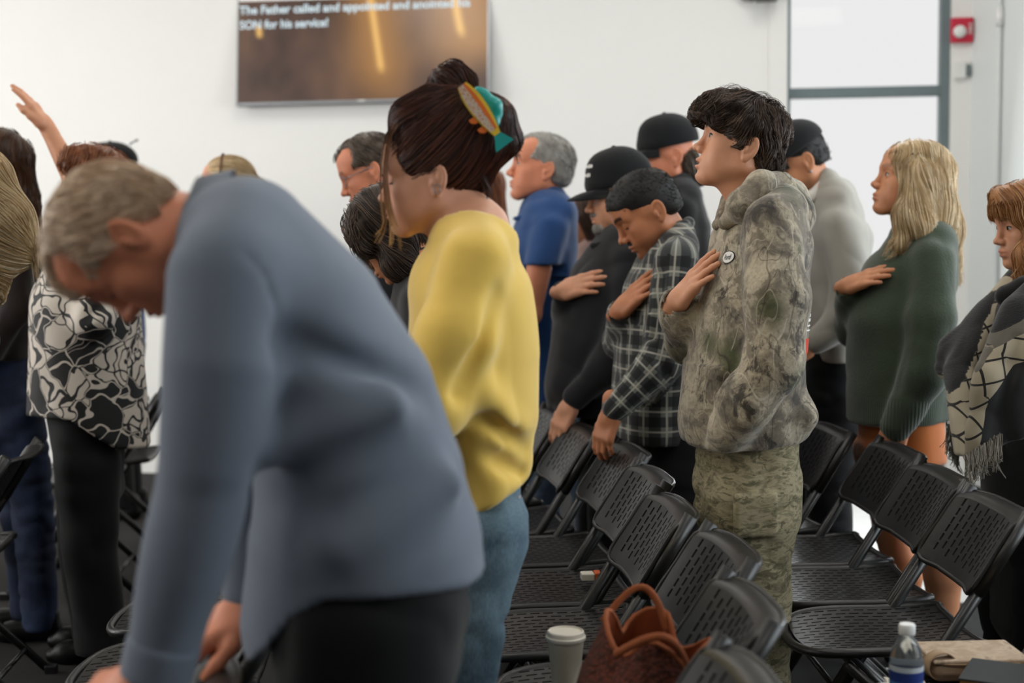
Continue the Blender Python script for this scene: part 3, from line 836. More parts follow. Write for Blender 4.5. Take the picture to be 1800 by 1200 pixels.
def onto(items, px, py, off=0.0, d0=1.2, d1=8.0):
    """first point of a surface along the sight line through a pixel"""
    r = ray(px, py); t_ = d0
    for _ in range(400):
        d = float(ev(items, (EYE + r * t_)[None].astype(F32))[0]) - off
        if d < 0.0015: break
        t_ += min(max(d * 0.7, 0.002), 0.05)
        if t_ > d1: break
    return EYE + r * t_
def chest_hand(s, tor, tip_px, wrist_px, side=-1, reach=0.165, off=0.012, lift=0.25, **kw):
    """hand laid on a garment: fingertips on the surface, wrist on its sight line; returns wrist, direction, shape"""
    tip = onto(tor, *tip_px, off, d0=s.d * 0.7); g = grad(tor, tip[None].astype(F32), 0.01)[0].astype(float)
    r = ray(*wrist_px); a = r @ r; b = -2 * (r @ (tip - EYE)); c = (tip - EYE) @ (tip - EYE) - reach * reach
    disc = b * b - 4 * a * c; t_ = (-b + math.sqrt(disc)) / (2 * a) if disc > 0 else -b / (2 * a)
    w = EYE + r * t_
    for _ in range(30):                                       # keep the wrist outside the garment
        d = float(ev(tor, w[None].astype(F32))[0])
        if d > 0.028: break
        t_ -= 0.006; w = EYE + r * t_
    fd = tip - w; bk = g + np.array([0, 0, lift])
    return w, fd, hand_at(w, fd, bk, side, **kw)

# ---- people
SKIN_SETS = {}
def skin_mat(name, col, lip='#a85a50', rough=0.48):
    t = NT(name); o = t.obj(); n1 = t.noise(o, 35, 3); n2 = t.noise(o, 420, 2)
    c = lin(col)
    base = t.mix(n1.outputs[0], tuple(v * f for v, f in zip(c, (0.92, 0.86, 0.84))), tuple(min(1, v * 1.08) for v in c))
    tint = t.attr('tint')                                    # x lips, y stubble, z brows
    s = t.sep(tint)
    base = t.mix(s[0], base, lip)
    dark = tuple(v * f for v, f in zip(c, (0.22, 0.2, 0.2)))
    base = t.mix(t.math('MULTIPLY', s[1], t.math('ADD', 0.55, t.math('MULTIPLY', n2.outputs[0], 0.5))), base, dark)
    base = t.mix(s[2], base, '#1c1410')
    t.col(base); t.set(Roughness=rough); t.b.inputs['Specular IOR Level'].default_value = 0.35
    t.b.inputs['Subsurface Weight'].default_value = 0.12
    t.b.inputs['Subsurface Radius'].default_value = (0.012, 0.005, 0.003); t.b.inputs['Subsurface Scale'].default_value = 0.6
    t.bump(n2.outputs[0], 0.12, 0.001)
    M[name] = t.m; return t.m
def hair_mat(name, dark, mid, light, rough=0.42):
    t = NT(name); r = t.attr('rnd', 'Fac'); o = t.obj(); n = t.noise(o, 22, 3)
    f = t.math('ADD', t.math('MULTIPLY', r, 0.7), t.math('MULTIPLY', n.outputs[0], 0.32), clamp=True)
    t.col(t.ramp(f, [(0.15, dark), (0.55, mid), (0.95, light)])); t.set(Roughness=rough)
    t.b.inputs['Specular IOR Level'].default_value = 0.4
    M[name] = t.m; return t.m
def eye_mats():
    plain('eye_white', '#b4aaa0', 0.15, 0.02); plain('iris', '#2a1a12', 0.1, 0.1); plain('lash', '#15100d', 0.6, 0.1)
eye_mats()

class Person:
    def __init__(s, label, px, d, phi, group=None, py=900):
        a = math.radians(phi)
        s.f = np.array([-math.cos(a), -math.sin(a), 0]); s.l = np.array([math.sin(a), -math.cos(a), 0]); s.u = np.array([0, 0, 1.0])
        q = P(px, 600, d); s.b = np.array([q[0], q[1], 0.0]); s.d = d; s.sc = FPX / d
        s.root = empty('person', s.b, label, 'person', group); s.body = []
    def J(s, px, py, lat=0.0):
        r = ray(px, py); t = ((s.b - EYE) @ s.l + lat) / (r @ s.l); return EYE + r * t
    def px(s, n): return n / s.sc
    def head(s, px, py, yaw=0, pitch=0, roll=0, scale=1.0, lat=0.0, **o):
        """yaw > 0 turns away from the camera; pitch > 0 looks down"""
        f, l, u = s.f, s.l, s.u
        f = axis_rot(f, u, -math.radians(yaw)); l = np.cross(u, f)
        f2 = axis_rot(f, l, math.radians(pitch)); u2 = np.cross(f2, l)
        if roll: l = axis_rot(l, f2, math.radians(roll)); u2 = np.cross(f2, l)
        s.hR = rot_axes(f2, l, u2); s.hs = scale; s.ho = s.J(px, py, lat); s.hopt = o
        # the ear at the pixel: the origin lies a little in front of and inside it
        s.ho = s.ho + s.hR @ (np.array([0.012, 0.0, 0.006]) * scale)
        s.hprim = Xf(head_items(o), s.hR, s.ho, scale); return s
    def H(s, x, y, z): return s.ho + s.hR @ (np.array([x, y, z]) * s.hs)
    def toH(s, p): return ((p - s.ho) @ s.hR) / s.hs
    def tint(s, V):
        o = s.hopt; q = s.toH(V); t = np.zeros((len(V), 3))
        if not hasattr(s, 'hR'): return t
        op = o.get('mouth', 0)
        def bump(c, r): return np.clip(1.6 - 1.6 * np.sqrt((((q - c) / r) ** 2).sum(1)), 0, 1)
        t[:, 0] = np.maximum(bump((0.103, 0, -0.0605), (0.016, 0.027, 0.0075)), bump((0.101, 0, -0.0735 - op), (0.016, 0.025, 0.0085))) * o.get('lip', 0.6)
        st = o.get('stubble', 0)
        if st:
            jawm = np.clip((-0.048 - q[:, 2]) / 0.02, 0, 1) * np.clip((q[:, 0] + 0.01) / 0.02, 0, 1) * np.clip((0.04 + q[:, 2] + 0.1) / 0.02, 0, 1)
            mu = bump((0.098, 0, -0.048), (0.02, 0.034, 0.011)); side = np.clip(1 - np.abs(q[:, 0] - 0.008) / 0.014, 0, 1) * (q[:, 2] < 0.02) * (q[:, 2] > -0.09)
            t[:, 1] = np.clip(np.maximum.reduce([jawm * o.get('jawst', 1), mu * 1.2, side * o.get('sidest', 0.5)]), 0, 1) * st * (1 - t[:, 0])
        br = o.get('brow', 0.7)
        for sg in (1, -1):
            y = q[:, 1] * sg
            arch = 0.0265 + 0.006 * np.sin(np.clip((y - 0.010) / 0.045, 0, 1) * 2.6)
            m = np.clip(1.6 - np.abs(q[:, 2] - arch) / 0.0052, 0, 1) * ((y > 0.012) & (y < 0.052)) * (q[:, 0] > 0.045)
            t[:, 2] = np.maximum(t[:, 2], np.clip(m, 0, 1) * br)
        return t
    def add_body(s, mat, items, h=0.004, patches=None, core=None):
        """one mesh: face, neck, hands (fine) and the rest of the body under the clothes (coarse)"""
        Vs, Qs, n = [], [], 0
        for it, hh in ([(items, h)] + (patches or []) + ([(core, 0.014)] if core else [])):
            V, Q = polygonize(it, hh); Vs.append(V); Qs.append(Q + n); n += len(V)
        V = np.concatenate(Vs); Q = np.concatenate(Qs)
        s.skin = np_mesh('body', V, Q, mat, s.root, s.b, {'tint': s.tint(V)})
        return s.skin
    def cloth(s, name, mat, items, h=0.008, pat=None, label=None, parent=None, refine=True):
        V, Q = polygonize(items, h, refine=refine)
        o = np_mesh(name, V, Q, mat, parent or s.root, s.b, {'pat': pat(V)} if pat else None)
        if label: o['label'] = label
        return o
    def eyes(s, gaze=0.0, sides=(1, -1), iris='iris', closed=False):
        for sg in sides:
            c = np.array([0.0738, sg * 0.032, 0.004])
            if closed:
                m = MB(); pts = [s.H(*(c + np.array([0.0150 * math.cos(a) * 0.98, 0.0163 * math.sin(a), -0.0055 - 0.002 * math.cos(a)]))) for a in np.linspace(-1.1, 1.1, 9)]
                m.tube(pts, 0.0013 * s.hs, 5); m.build('eyelashes', 'lash', s.root, True, origin=s.b); continue
            # lens-shaped opening: white, iris and lash line lying on the lid
            for nm, mt, ry, rz, x, dy in (('eye_white', 'eye_white', 0.0135, 0.0056, 0.0, 0), ('iris', 'iris', 0.0058, 0.0055, 0.0012, gaze)):
                m = MB(); vs = []; n = 16
                def onlid(y, z, x):
                    k = max(0.02, 1 - (y / 0.0165) ** 2 - (z / 0.0140) ** 2); return s.H(*(c + np.array([0.0150 * math.sqrt(k) + 0.0006 + x, y, z])))
                rings = [(1.0, 0), (0.6, 1), (0.0, 2)]
                for f_, _ in rings:
                    for k in range(n):
                        a = 2 * math.pi * k / n; vs.append(onlid(dy + ry * f_ * math.cos(a), rz * f_ * math.sin(a) * (1 if mt == 'iris' else (1 - 0.3 * abs(math.cos(a)))), x))
                fs = [(i * n + k, i * n + (k + 1) % n, (i + 1) * n + (k + 1) % n, (i + 1) * n + k) for i in range(2) for k in range(n)]
                m.add(vs, fs); e = m.build('eye' if mt == 'eye_white' else 'iris', mt, s.root if mt == 'eye_white' else e, True, origin=s.b)
            m = MB(); pts = [onlid(0.0140 * math.sin(a), 0.0050 * math.cos(a) + 0.0008, 0.0010) for a in np.linspace(-1.35, 1.35, 9)]
            m.tube(pts, 0.0014, 5); m.build('eyelashes', 'lash', s.root, True, origin=s.b)
    def hair(s, name, mat, items, flow, h=0.006, n=1500, steps=10, step=0.012, lift=0.006, r0=0.0012, r1=0.0004, keep=None, wob=0.05, sag=0.0, extra=None, seed=3, shell=True, kw_strands=None):
        V, Q = polygonize(items, h)
        rng = np.random.default_rng(seed)
        seeds = surf_points(V, Q, n, rng, keep) if keep is None else surf_points(V, Q, n, rng, lambda c: keep(s.toH(c)))
        pa = comb(items, seeds, lambda p, k: flow(s.toH(p), k) @ s.hR.T, steps, step, lift, wob, sag, seed)
        SV, SQ, rnd = strands_geo(pa, r0, r1)
        Vs, Qs, R_ = [V], [Q], [0.35 + 0.1 * vnoise(np.asarray(V, F32), 60, 4)]; nn = len(V)
        Vs.append(SV); Qs.append(SQ + nn); R_.append(rnd); nn += len(SV)
        if extra is not None:
            EV, EQ, er = extra; Vs.append(EV); Qs.append(EQ + nn); R_.append(er); nn += len(EV)
        V = np.concatenate(Vs); Q = np.concatenate(Qs)
        return np_mesh(name, V, Q, mat, s.root, s.b, {'rnd': np.clip(np.concatenate(R_), 0, 1)})
def locks(curves, n, spread, r0, r1, seed=1, k=14, curl=0.0):
    """loose strands around guide curves (lists of points)"""
    r = np.random.default_rng(seed); out = []
    for c in curves:
        c = np.asarray(c, float); t = np.linspace(0, len(c) - 1, k); i = np.clip(t.astype(int), 0, len(c) - 2); f = (t - i)[:, None]
        def cr(i_): return c[np.clip(i_, 0, len(c) - 1)]
        p0, p1, p2, p3 = cr(i - 1), cr(i), cr(i + 1), cr(i + 2)
        q = 0.5 * ((2 * p1) + (-p0 + p2) * f + (2 * p0 - 5 * p1 + 4 * p2 - p3) * f ** 2 + (-p0 + 3 * p1 - 3 * p2 + p3) * f ** 3)
        for _ in range(n):
            o = r.normal(0, spread, 3); o2 = r.normal(0, spread * 0.7, 3); w = np.linspace(0, 1, k)[:, None]
            ph = r.uniform(0, 6.28); cu = curl * np.stack([np.sin(w[:, 0] * 12 + ph), np.cos(w[:, 0] * 11 + ph), np.sin(w[:, 0] * 9 + ph * 2)], 1) * w
            out.append(q + o * (1 - 0.3 * w) + o2 * w + cu)
    return strands_geo(np.array(out), r0, r1)
def cat_geo(*gs):
    V, Q, R_, n = [], [], [], 0
    for v, q, r in gs: V.append(v); Q.append(q + n); R_.append(r); n += len(v)
    return np.concatenate(V), np.concatenate(Q), np.concatenate(R_)
def folds(p, amp, scale, seed=0, stretch=(1, 1, 1)):
    q = p * np.asarray(stretch, F32)
    a = vnoise(q, scale, seed); b = vnoise(q, scale * 2.1, seed + 1)
    return (amp * (1 - np.abs(a) * 2.0) + amp * 0.4 * b).astype(F32)

# ------------------------------------------------------------------ fabrics, skins, hair colours
skin_mat('skin_fair', '#d39a7a', '#b8695d'); skin_mat('skin_tan', '#b57855', '#8f4e42'); skin_mat('skin_ruddy', '#d68c6c', '#b06054')
skin_mat('skin_light', '#d09a7e', '#b8685e'); skin_mat('skin_warm', '#c28763', '#9f5a4c')
hair_mat('hair_darkbrown', '#1f1612', '#43342b', '#7a6353'); hair_mat('hair_black', '#0a0807', '#17120f', '#2e2621', 0.6)
hair_mat('hair_brunette', '#1d0f0b', '#42241a', '#744333', 0.36); hair_mat('hair_grey', '#77736d', '#aaa69f', '#d5d2cb')
hair_mat('hair_sand', '#bb9b7e', '#dfc4a6', '#f2e3cd'); hair_mat('hair_blonde', '#a2855a', '#d3b78b', '#f2e4c8', 0.38)
hair_mat('hair_strawberry', '#7a4a26', '#b07a48', '#dcb27e'); hair_mat('hair_brown', '#2a1a12', '#4c3222', '#7c583c')
hair_mat('hair_copper', '#4a2412', '#854a26', '#b57a48'); hair_mat('hair_saltbrown', '#2c241e', '#5b4d41', '#a39686')
hair_mat('hair_lit_ends', '#2a150d', '#8f5a2c', '#e2b56c')  # light on a brunette lock, painted in as gold towards the tips

def fabric(name, col, rough=0.85, weave=900, wstr=0.15, var=0.05, sheen=0.2, big=0.0):
    t = NT(name); o = t.obj(); n1 = t.noise(o, 9, 3); n2 = t.noise(o, weave, 2); c = lin(col)
    t.col(t.mix(n1.outputs[0], tuple(v * (1 - 2 * var) for v in c), tuple(min(1, v * (1 + 2 * var)) for v in c)))
    t.set(Roughness=rough); t.b.inputs['Specular IOR Level'].default_value = 0.2
    t.b.inputs['Sheen Weight'].default_value = sheen
    hgt = n2.outputs[0]
    if big: hgt = t.math('ADD', t.math('MULTIPLY', hgt, 0.3), t.math('MULTIPLY', t.noise(o, 14, 3, 0.5, 0.6).outputs[0], big))
    t.bump(hgt, wstr, 0.004); M[name] = t.m; return t.m
fabric('shirt_slate', '#68717f', 0.8, 700, 0.16, 0.03, 0.15, big=1.5)
fabric('sweater_yellow', '#e8c35e', 0.95, 500, 0.25, 0.04, 0.4, big=0.8)
fabric('trouser_black', '#0b0c0e', 0.8, 600, 0.15, 0.1, 0.1, big=1.0)
fabric('jacket_black', '#1d1d20', 0.85, 500, 0.2, 0.1, 0.2, big=1.4); fabric('shirt_black', '#17171a', 0.85, 500, 0.15, 0.1, 0.2, big=1.0)
fabric('shirt_blue', '#27487a', 0.85, 500, 0.15, 0.06, 0.2, big=1.0); fabric('sweater_grey', '#a09c93', 0.9, 450, 0.25, 0.04, 0.3, big=1.0)
fabric('collar_white', '#d8d4cd', 0.8, 600, 0.1, 0.02); fabric('skirt_rust', '#b0622c', 0.8, 400, 0.2, 0.06, 0.3, big=0.8)
fabric('jacket_brown', '#241c1b', 0.8, 400, 0.25, 0.1, 0.2, big=1.2); fabric('shirt_paleblue', '#8fa0ab', 0.8, 600, 0.1, 0.03)
fabric('cap_black', '#131416', 0.8, 900, 0.25, 0.06, 0.1); fabric('knit_black', '#151516', 0.95, 350, 0.4, 0.1, 0.3, big=0.6)
fabric('shoe_black', '#0d0d0e', 0.4, 300, 0.05, 0.1, 0.0); fabric('shirt_rose', '#a98a80', 0.85, 400, 0.1, 0.04)
fabric('knit_mesh', '#2b2a2b', 0.8, 900, 0.3, 0.1, 0.1)
def denim(name, dark, light):
    t = NT(name); o = t.obj(); a = t.noise(o, 5, 4, 0.6); b = t.noise(t.mapping(o, (1, 1, 0.12)), 600, 2)
    f = t.math('ADD', t.math('MULTIPLY', a.outputs[0], 0.9), t.math('MULTIPLY', t.math('SUBTRACT', b.outputs[0], 0.5), 0.5))
    t.col(t.ramp(f, [(0.3, dark), (0.7, light)])); t.set(Roughness=0.9); t.bump(t.math('ADD', t.math('MULTIPLY', t.noise(o, 16, 3, 0.5, 0.5).outputs[0], 1.4), t.math('MULTIPLY', b.outputs[0], 0.3)), 0.2, 0.004); M[name] = t.m
denim('denim_light', '#3f5666', '#7e97a3'); denim('denim_dark', '#10182a', '#27385a'); denim('denim_mid', '#2c3a4c', '#54697e')
def ribbed_green():
    t = NT('sweater_green'); o = t.obj(); v = t.attr('pat'); X, Y, Z = t.sep(v)[0:3]
    n = t.noise(o, 160, 2); n3 = t.noise(o, 10, 3)
    t.col(t.mix(n3.outputs[0], '#1f2a1d', '#3a4733'))
    rib = t.math('SINE', t.math('MULTIPLY', X, 900)); rib = t.math('MULTIPLY', rib, Z)
    t.bump(t.math('ADD', t.math('ADD', t.math('MULTIPLY', n.outputs[0], 0.8), t.math('MULTIPLY', rib, 0.5)), n3.outputs[0]), 0.45, 0.004)
    t.set(Roughness=0.95); t.b.inputs['Sheen Weight'].default_value = 0.3; M['sweater_green'] = t.m
ribbed_green()
def camo():
    t = NT('camo_leaf'); o = t.obj()
    w = t.noise(o, 6, 3, 0.6); wv = t.n('ShaderNodeVectorMath', operation='MULTIPLY_ADD'); t.l(w.outputs[1], wv.inputs[0]); wv.inputs[1].default_value = (0.16,) * 3; t.l(o, wv.inputs[2])
    v = wv.outputs[0]
    a = t.noise(v, 6.5, 8, 0.66); b = t.noise(t.mapping(v, loc=(7, 2, 4)), 16, 8, 0.7); g = t.noise(t.mapping(o, loc=(3, 1, 2)), 6, 2); br = t.noise(t.mapping(v, (1, 1, 0.5), loc=(5, 2, 1)), 12, 10, 0.75)
    c = t.ramp(a.outputs[0], [(0.36, '#45413c'), (0.44, '#766e62'), (0.5, '#a39986'), (0.58, '#b9ad97'), (0.66, '#8a8071')])
    c = t.mix(t.math('MULTIPLY', t.ramp(b.outputs[0], [(0.53, 0.0), (0.57, 1.0)]), 0.75), c, '#71685a')
    c = t.mix(t.math('MULTIPLY', t.ramp(g.outputs[0], [(0.6, 0.0), (0.7, 1.0)]), 0.8), c, '#46502f')
    c = t.mix(t.math('MULTIPLY', t.ramp(br.outputs[0], [(0.40, 1.0), (0.45, 0.0)]), 0.85), c, '#2f2c2a')
    # bark flecks and twigs: thin dark and pale lines
    def twig(scale, loc, rot, w, col, amt):
        nonlocal c
        n_ = t.noise(t.mapping(o, (1, 1, 0.3), rot, loc), scale * 0.6, 1, 0.4); d_ = t.math('ABSOLUTE', t.math('SUBTRACT', n_.outputs[0], 0.5))
        gate = t.ramp(t.noise(t.mapping(o, loc=loc), 9, 2).outputs[0], [(0.46, 0.0), (0.54, 1.0)])
        c = t.mix(t.math('MULTIPLY', t.math('MULTIPLY', t.ramp(d_, [(w * 0.5, 1.0), (w, 0.0)]), gate), amt), c, col)
    twig(20, (1, 5, 2), (0.4, 0.2, 0.1), 0.010, '#2a2725', 0.55); twig(17, (8, 3, 1), (-0.5, 0.6, 0.3), 0.007, '#d6cebc', 0.5); twig(34, (2, 9, 4), (0.2, -0.7, 0.3), 0.010, '#35312e', 0.5); twig(28, (6, 1, 7), (0.9, 0.3, 0.0), 0.007, '#cfc6b3', 0.45)
    gr = t.noise(o, 120, 4, 0.7); c = t.mix(t.math('MULTIPLY', t.ramp(gr.outputs[0], [(0.45, 0.0), (0.6, 1.0)]), 0.25), c, '#57514a')
    fz = t.noise(o, 500, 2)
    t.col(c); t.set(Roughness=0.95); t.b.inputs['Sheen Weight'].default_value = 0.25; t.b.inputs['Specular IOR Level'].default_value = 0.15
    t.bump(t.math('ADD', t.math('MULTIPLY', fz.outputs[0], 0.3), t.math('MULTIPLY', t.noise(o, 15, 3, 0.5, 0.5).outputs[0], 1.2)), 0.25, 0.004); M['camo_leaf'] = t.m
    t = NT('camo_stripe'); o = t.obj(); m = t.mapping(o, (1, 1, 2.4))
    a = t.noise(m, 22, 6, 0.65, 0.9); b = t.noise(t.mapping(o, (1, 1, 2.2), loc=(4, 3, 1)), 17, 6, 0.65, 1.2)
    c = t.ramp(a.outputs[0], [(0.36, '#625e4a'), (0.46, '#7f7860'), (0.55, '#9f957a'), (0.63, '#8d856a')])
    c = t.mix(t.math('MULTIPLY', t.ramp(b.outputs[0], [(0.56, 0.0), (0.6, 1.0)]), 0.8), c, '#55533f')
    c = t.mix(t.math('MULTIPLY', t.ramp(b.outputs[0], [(0.3, 1.0), (0.36, 0.0)]), 0.7), c, '#a79d80')
    t.col(c); t.set(Roughness=0.9); t.b.inputs['Specular IOR Level'].default_value = 0.2
    t.bump(t.math('ADD', t.math('MULTIPLY', t.noise(o, 700, 2).outputs[0], 0.2), t.math('MULTIPLY', t.noise(o, 13, 3, 0.5, 0.6).outputs[0], 1.4)), 0.25, 0.004); M['camo_stripe'] = t.m
camo()
def plaid():
    t = NT('plaid'); v = t.attr('pat'); X, Y, Z = t.sep(v)[0:3]
    PX = 0.064
    def band(c, off, lo, hi):
        f = t.math('FRACT', t.math('ADD', t.math('DIVIDE', c, PX), off)); return t.math('MULTIPLY', t.math('GREATER_THAN', f, lo), t.math('LESS_THAN', f, hi))
    wide = t.math('ADD', band(X, 0.0, 0.0, 0.5), band(Y, 0.0, 0.0, 0.5))           # 0, 1, 2
    c = t.ramp(t.math('MULTIPLY', wide, 0.5), [(0.0, '#6c6d66'), (0.5, '#2c2e2e'), (1.0, '#0a0b0d')])
    c = t.mix(t.math('MULTIPLY', t.math('MAXIMUM', band(X, 0.25, 0.0, 0.07), band(Y, 0.25, 0.0, 0.07)), 0.35), c, '#8f8f86')
    line = t.math('MAXIMUM', band(X, 0.75, 0.46, 0.54), band(Y, 0.75, 0.46, 0.54))
    c = t.mix(t.math('MULTIPLY', line, 0.6), c, '#b9b4a6')
    o = t.obj(); n = t.noise(o, 600, 2); t.col(c); t.set(Roughness=0.95); t.b.inputs['Sheen Weight'].default_value = 0.2
    t.bump(t.math('ADD', t.math('MULTIPLY', n.outputs[0], 0.3), t.noise(o, 16, 3, 0.5, 0.5).outputs[0]), 0.25, 0.004); M['plaid'] = t.m
plaid()
def floral():
    t = NT('floral'); v = t.attr('pat')
    w = t.noise(v, 7, 2); wv = t.n('ShaderNodeVectorMath', operation='MULTIPLY_ADD'); t.l(w.outputs[1], wv.inputs[0]); wv.inputs[1].default_value = (0.17,) * 3; t.l(v, wv.inputs[2]); q = wv.outputs[0]
    vo = t.voronoi(q, 12); ve = t.voronoi(q, 12, 'DISTANCE_TO_EDGE'); r = t.sep(vo.outputs['Color'])
    dark = t.math('GREATER_THAN', r[0], 0.5)
    c = t.mix(dark, '#c2b8ac', '#0f0f10')
    con = t.math('FRACT', t.math('MULTIPLY', t.noise(q, 7, 1, 0.4).outputs[0], 9))
    vein = t.math('MULTIPLY', t.math('LESS_THAN', con, 0.26), t.math('SUBTRACT', 1.0, dark)); c = t.mix(vein, c, '#131313')
    hl = t.math('MULTIPLY', t.math('LESS_THAN', con, 0.14), t.math('MULTIPLY', dark, t.math('GREATER_THAN', r[1], 0.55))); c = t.mix(hl, c, '#b5aba0')
    edge = t.math('LESS_THAN', ve.outputs['Distance'], 0.03)
    c = t.mix(t.math('MULTIPLY', edge, dark), c, '#c2b8ac'); c = t.mix(t.math('MULTIPLY', edge, t.math('SUBTRACT', 1.0, dark)), c, '#0f0f10')
    t.col(c); t.set(Roughness=0.7); t.bump(t.noise(t.obj(), 14, 3, 0.5, 0.5).outputs[0], 0.3, 0.005); M['floral'] = t.m
floral()
def shawl_mat():
    t = NT('shawl'); v = t.attr('pat'); X, Y, Z = t.sep(v)[0:3]     # X across the band, Y along it, |Z| < 1 inside the pale band
    tw = t.noise(v, 260, 2)
    c = t.mix(t.math('MULTIPLY', tw.outputs[0], 0.5), '#0f0f10', '#26262a')
    def lines(a, b, k):
        f = t.math('FRACT', t.math('ADD', t.math('MULTIPLY', X, a), t.math('MULTIPLY', Y, b))); return t.math('LESS_THAN', f, k)
    dm = t.math('MAXIMUM', lines(14, 12, 0.10), lines(-14, 12, 0.10))
    pale = t.mix(dm, '#b9ad95', '#1a1715')
    zig = t.math('GREATER_THAN', t.math('SINE', t.math('MULTIPLY', t.math('ADD', X, t.math('ABSOLUTE', t.math('SUBTRACT', t.math('FRACT', t.math('MULTIPLY', Y, 60)), 0.5))), 500)), 0.0)
    her = t.mix(zig, '#18171a', '#8f8778')
    c = t.mix(t.math('MULTIPLY', t.math('GREATER_THAN', Z, 1.0), t.math('LESS_THAN', Z, 1.9)), c, her); c = t.mix(t.math('LESS_THAN', t.math('ABSOLUTE', Z), 1.0), c, pale)
    t.col(c); t.set(Roughness=0.95); t.b.inputs['Sheen Weight'].default_value = 0.3
    t.bump(t.math('ADD', tw.outputs[0], t.noise(t.obj(), 12, 3).outputs[0]), 0.4, 0.004); M['shawl'] = t.m
shawl_mat()

def grow(items, r):
    lo, hi = bounds(items); return Pr(lambda p: ev(items, p) - F32(r), lo - r, hi + r)
def decal(s, name, items, c, u, v, verts2, faces, mat, off=0.0015, parent=None):
    """flat print laid onto a cloth surface"""
    c = np.asarray(c, float); u = nrmz(u); v = nrmz(v)
    p = np.array([c + u * a + v * b for a, b in verts2]).astype(F32)
    for _ in range(6):
        d = ev(items, p); g = grad(items, p, 0.003); p = p - ((d - off)[:, None] * g).astype(F32) * 0.9
    return mesh(name, p, faces, mat, parent or s.root, True, s.b)
def ellipse2(a, b, n=28, rings=4, pt=2.0):
    vs = [(0, 0)]; fs = []
    for r in range(1, rings + 1):
        for k in range(n):
            t = 2 * math.pi * k / n; vs.append((a * r / rings * math.cos(t), b * r / rings * math.sin(t)))
    for k in range(n): fs.append((0, 1 + k, 1 + (k + 1) % n))
    for r in range(rings - 1):
        for k in range(n):
            i = 1 + r * n; fs.append((i + k, i + n + k, i + n + (k + 1) % n, i + (k + 1) % n))
    return vs, fs
def text2(txt, width, shear=0.0, offset=0.0):
    cu = bpy.data.curves.new('t', 'FONT'); cu.body = txt; cu.size = 1; cu.shear = shear; cu.offset = offset; cu.align_x = 'CENTER'; cu.align_y = 'CENTER'
    t = bpy.data.objects.new('t', cu); C.objects.link(t); bpy.context.view_layer.update()
    me = bpy.data.meshes.new_from_object(t.evaluated_get(bpy.context.evaluated_depsgraph_get())); bpy.data.objects.remove(t)
    v = np.array([x.co[:2] for x in me.vertices]); f = [tuple(p.vertices) for p in me.polygons]
    v = v * width / (v[:, 0].max() - v[:, 0].min()); v -= (v.max(0) + v.min(0)) / 2
    return v.tolist(), f
plain('print_white', '#e4e2dd', 0.8, 0.02); plain('print_dark', '#22232a', 0.8, 0.02); plain('print_red', '#d2442c', 0.8, 0.03)
def cyl_pat(c, ax, ref):
    """pattern coordinates around an axis: (arc length, height)"""
    c = np.asarray(c, float); ax = nrmz(ax); ref = nrmz(ref - ax * np.dot(ref, ax)); oth = np.cross(ax, ref)
    def fn(V, R=None):
        q = V - c; x = q @ ref; y = q @ oth; a = np.arctan2(y, x); r = np.hypot(x, y) if R is None else R
        return np.stack([a * r, q @ ax, np.zeros(len(V))], 1)
    return fn
def shoe(s, a, b, w=0.045, mat='shoe_black', h=0.05):
    """from heel point a to toe point b on the floor"""
    a = np.array(a, float); b = np.array(b, float); a[2] = b[2] = 0
    it = [U(cap(a + [0, 0, w * 0.95], b * 0.75 + a * 0.25 + [0, 0, w * 0.8], w * 0.9, w * 0.95), 0), U(cap(b * 0.7 + a * 0.3 + [0, 0, w * 0.6], b + [0, 0, w * 0.55], w, w * 0.55), 0.02),
          U(cap(a + [0, 0, w], a + [0, 0, w + h], w * 0.95, w * 0.85), 0.02), I(plane((0, 0, 0.002), (0, 0, -1)), 0.004)]
    s.cloth('shoe', mat, it, 0.008)
def legs_simple(s, mat, hip, hw, lats, knee, ankle, r, name='trousers', waist=None, h=0.009, amp=0.004, label=None, seed=5, kofs=(0, 0), pat=None, extra=None):
    """trousers from hip point to ankles; kofs shifts far knee forwards"""
    it = []
    for i, lt in enumerate(lats):
        o = s.l * lt
        it.append(U(loft([hip + o * 0.8 - s.u * 0.03, knee[i] + o, ankle[i] + o], [r[0] * 0.92, r[1], r[2]], [r[0], r[1], r[2]], s.l), 0.03))
    if waist is not None: it.append(U(loft([waist, hip + s.u * 0.02, hip - s.u * 0.06], [hw, hw * 1.04, hw * 0.95], [r[0] * 1.05, r[0] * 1.16, r[0] * 1.08], s.l), 0.04))
    it += extra or []
    if amp: it.append(D(lambda p: folds(p, amp, 11, seed, (1, 1, 1.8))))
    zmin = min(a[2] for a in ankle); it.append(I(plane((0, 0, zmin), (0, 0, -1)), 0.006))
    return s.cloth(name, mat, it, h, label=label, pat=pat)

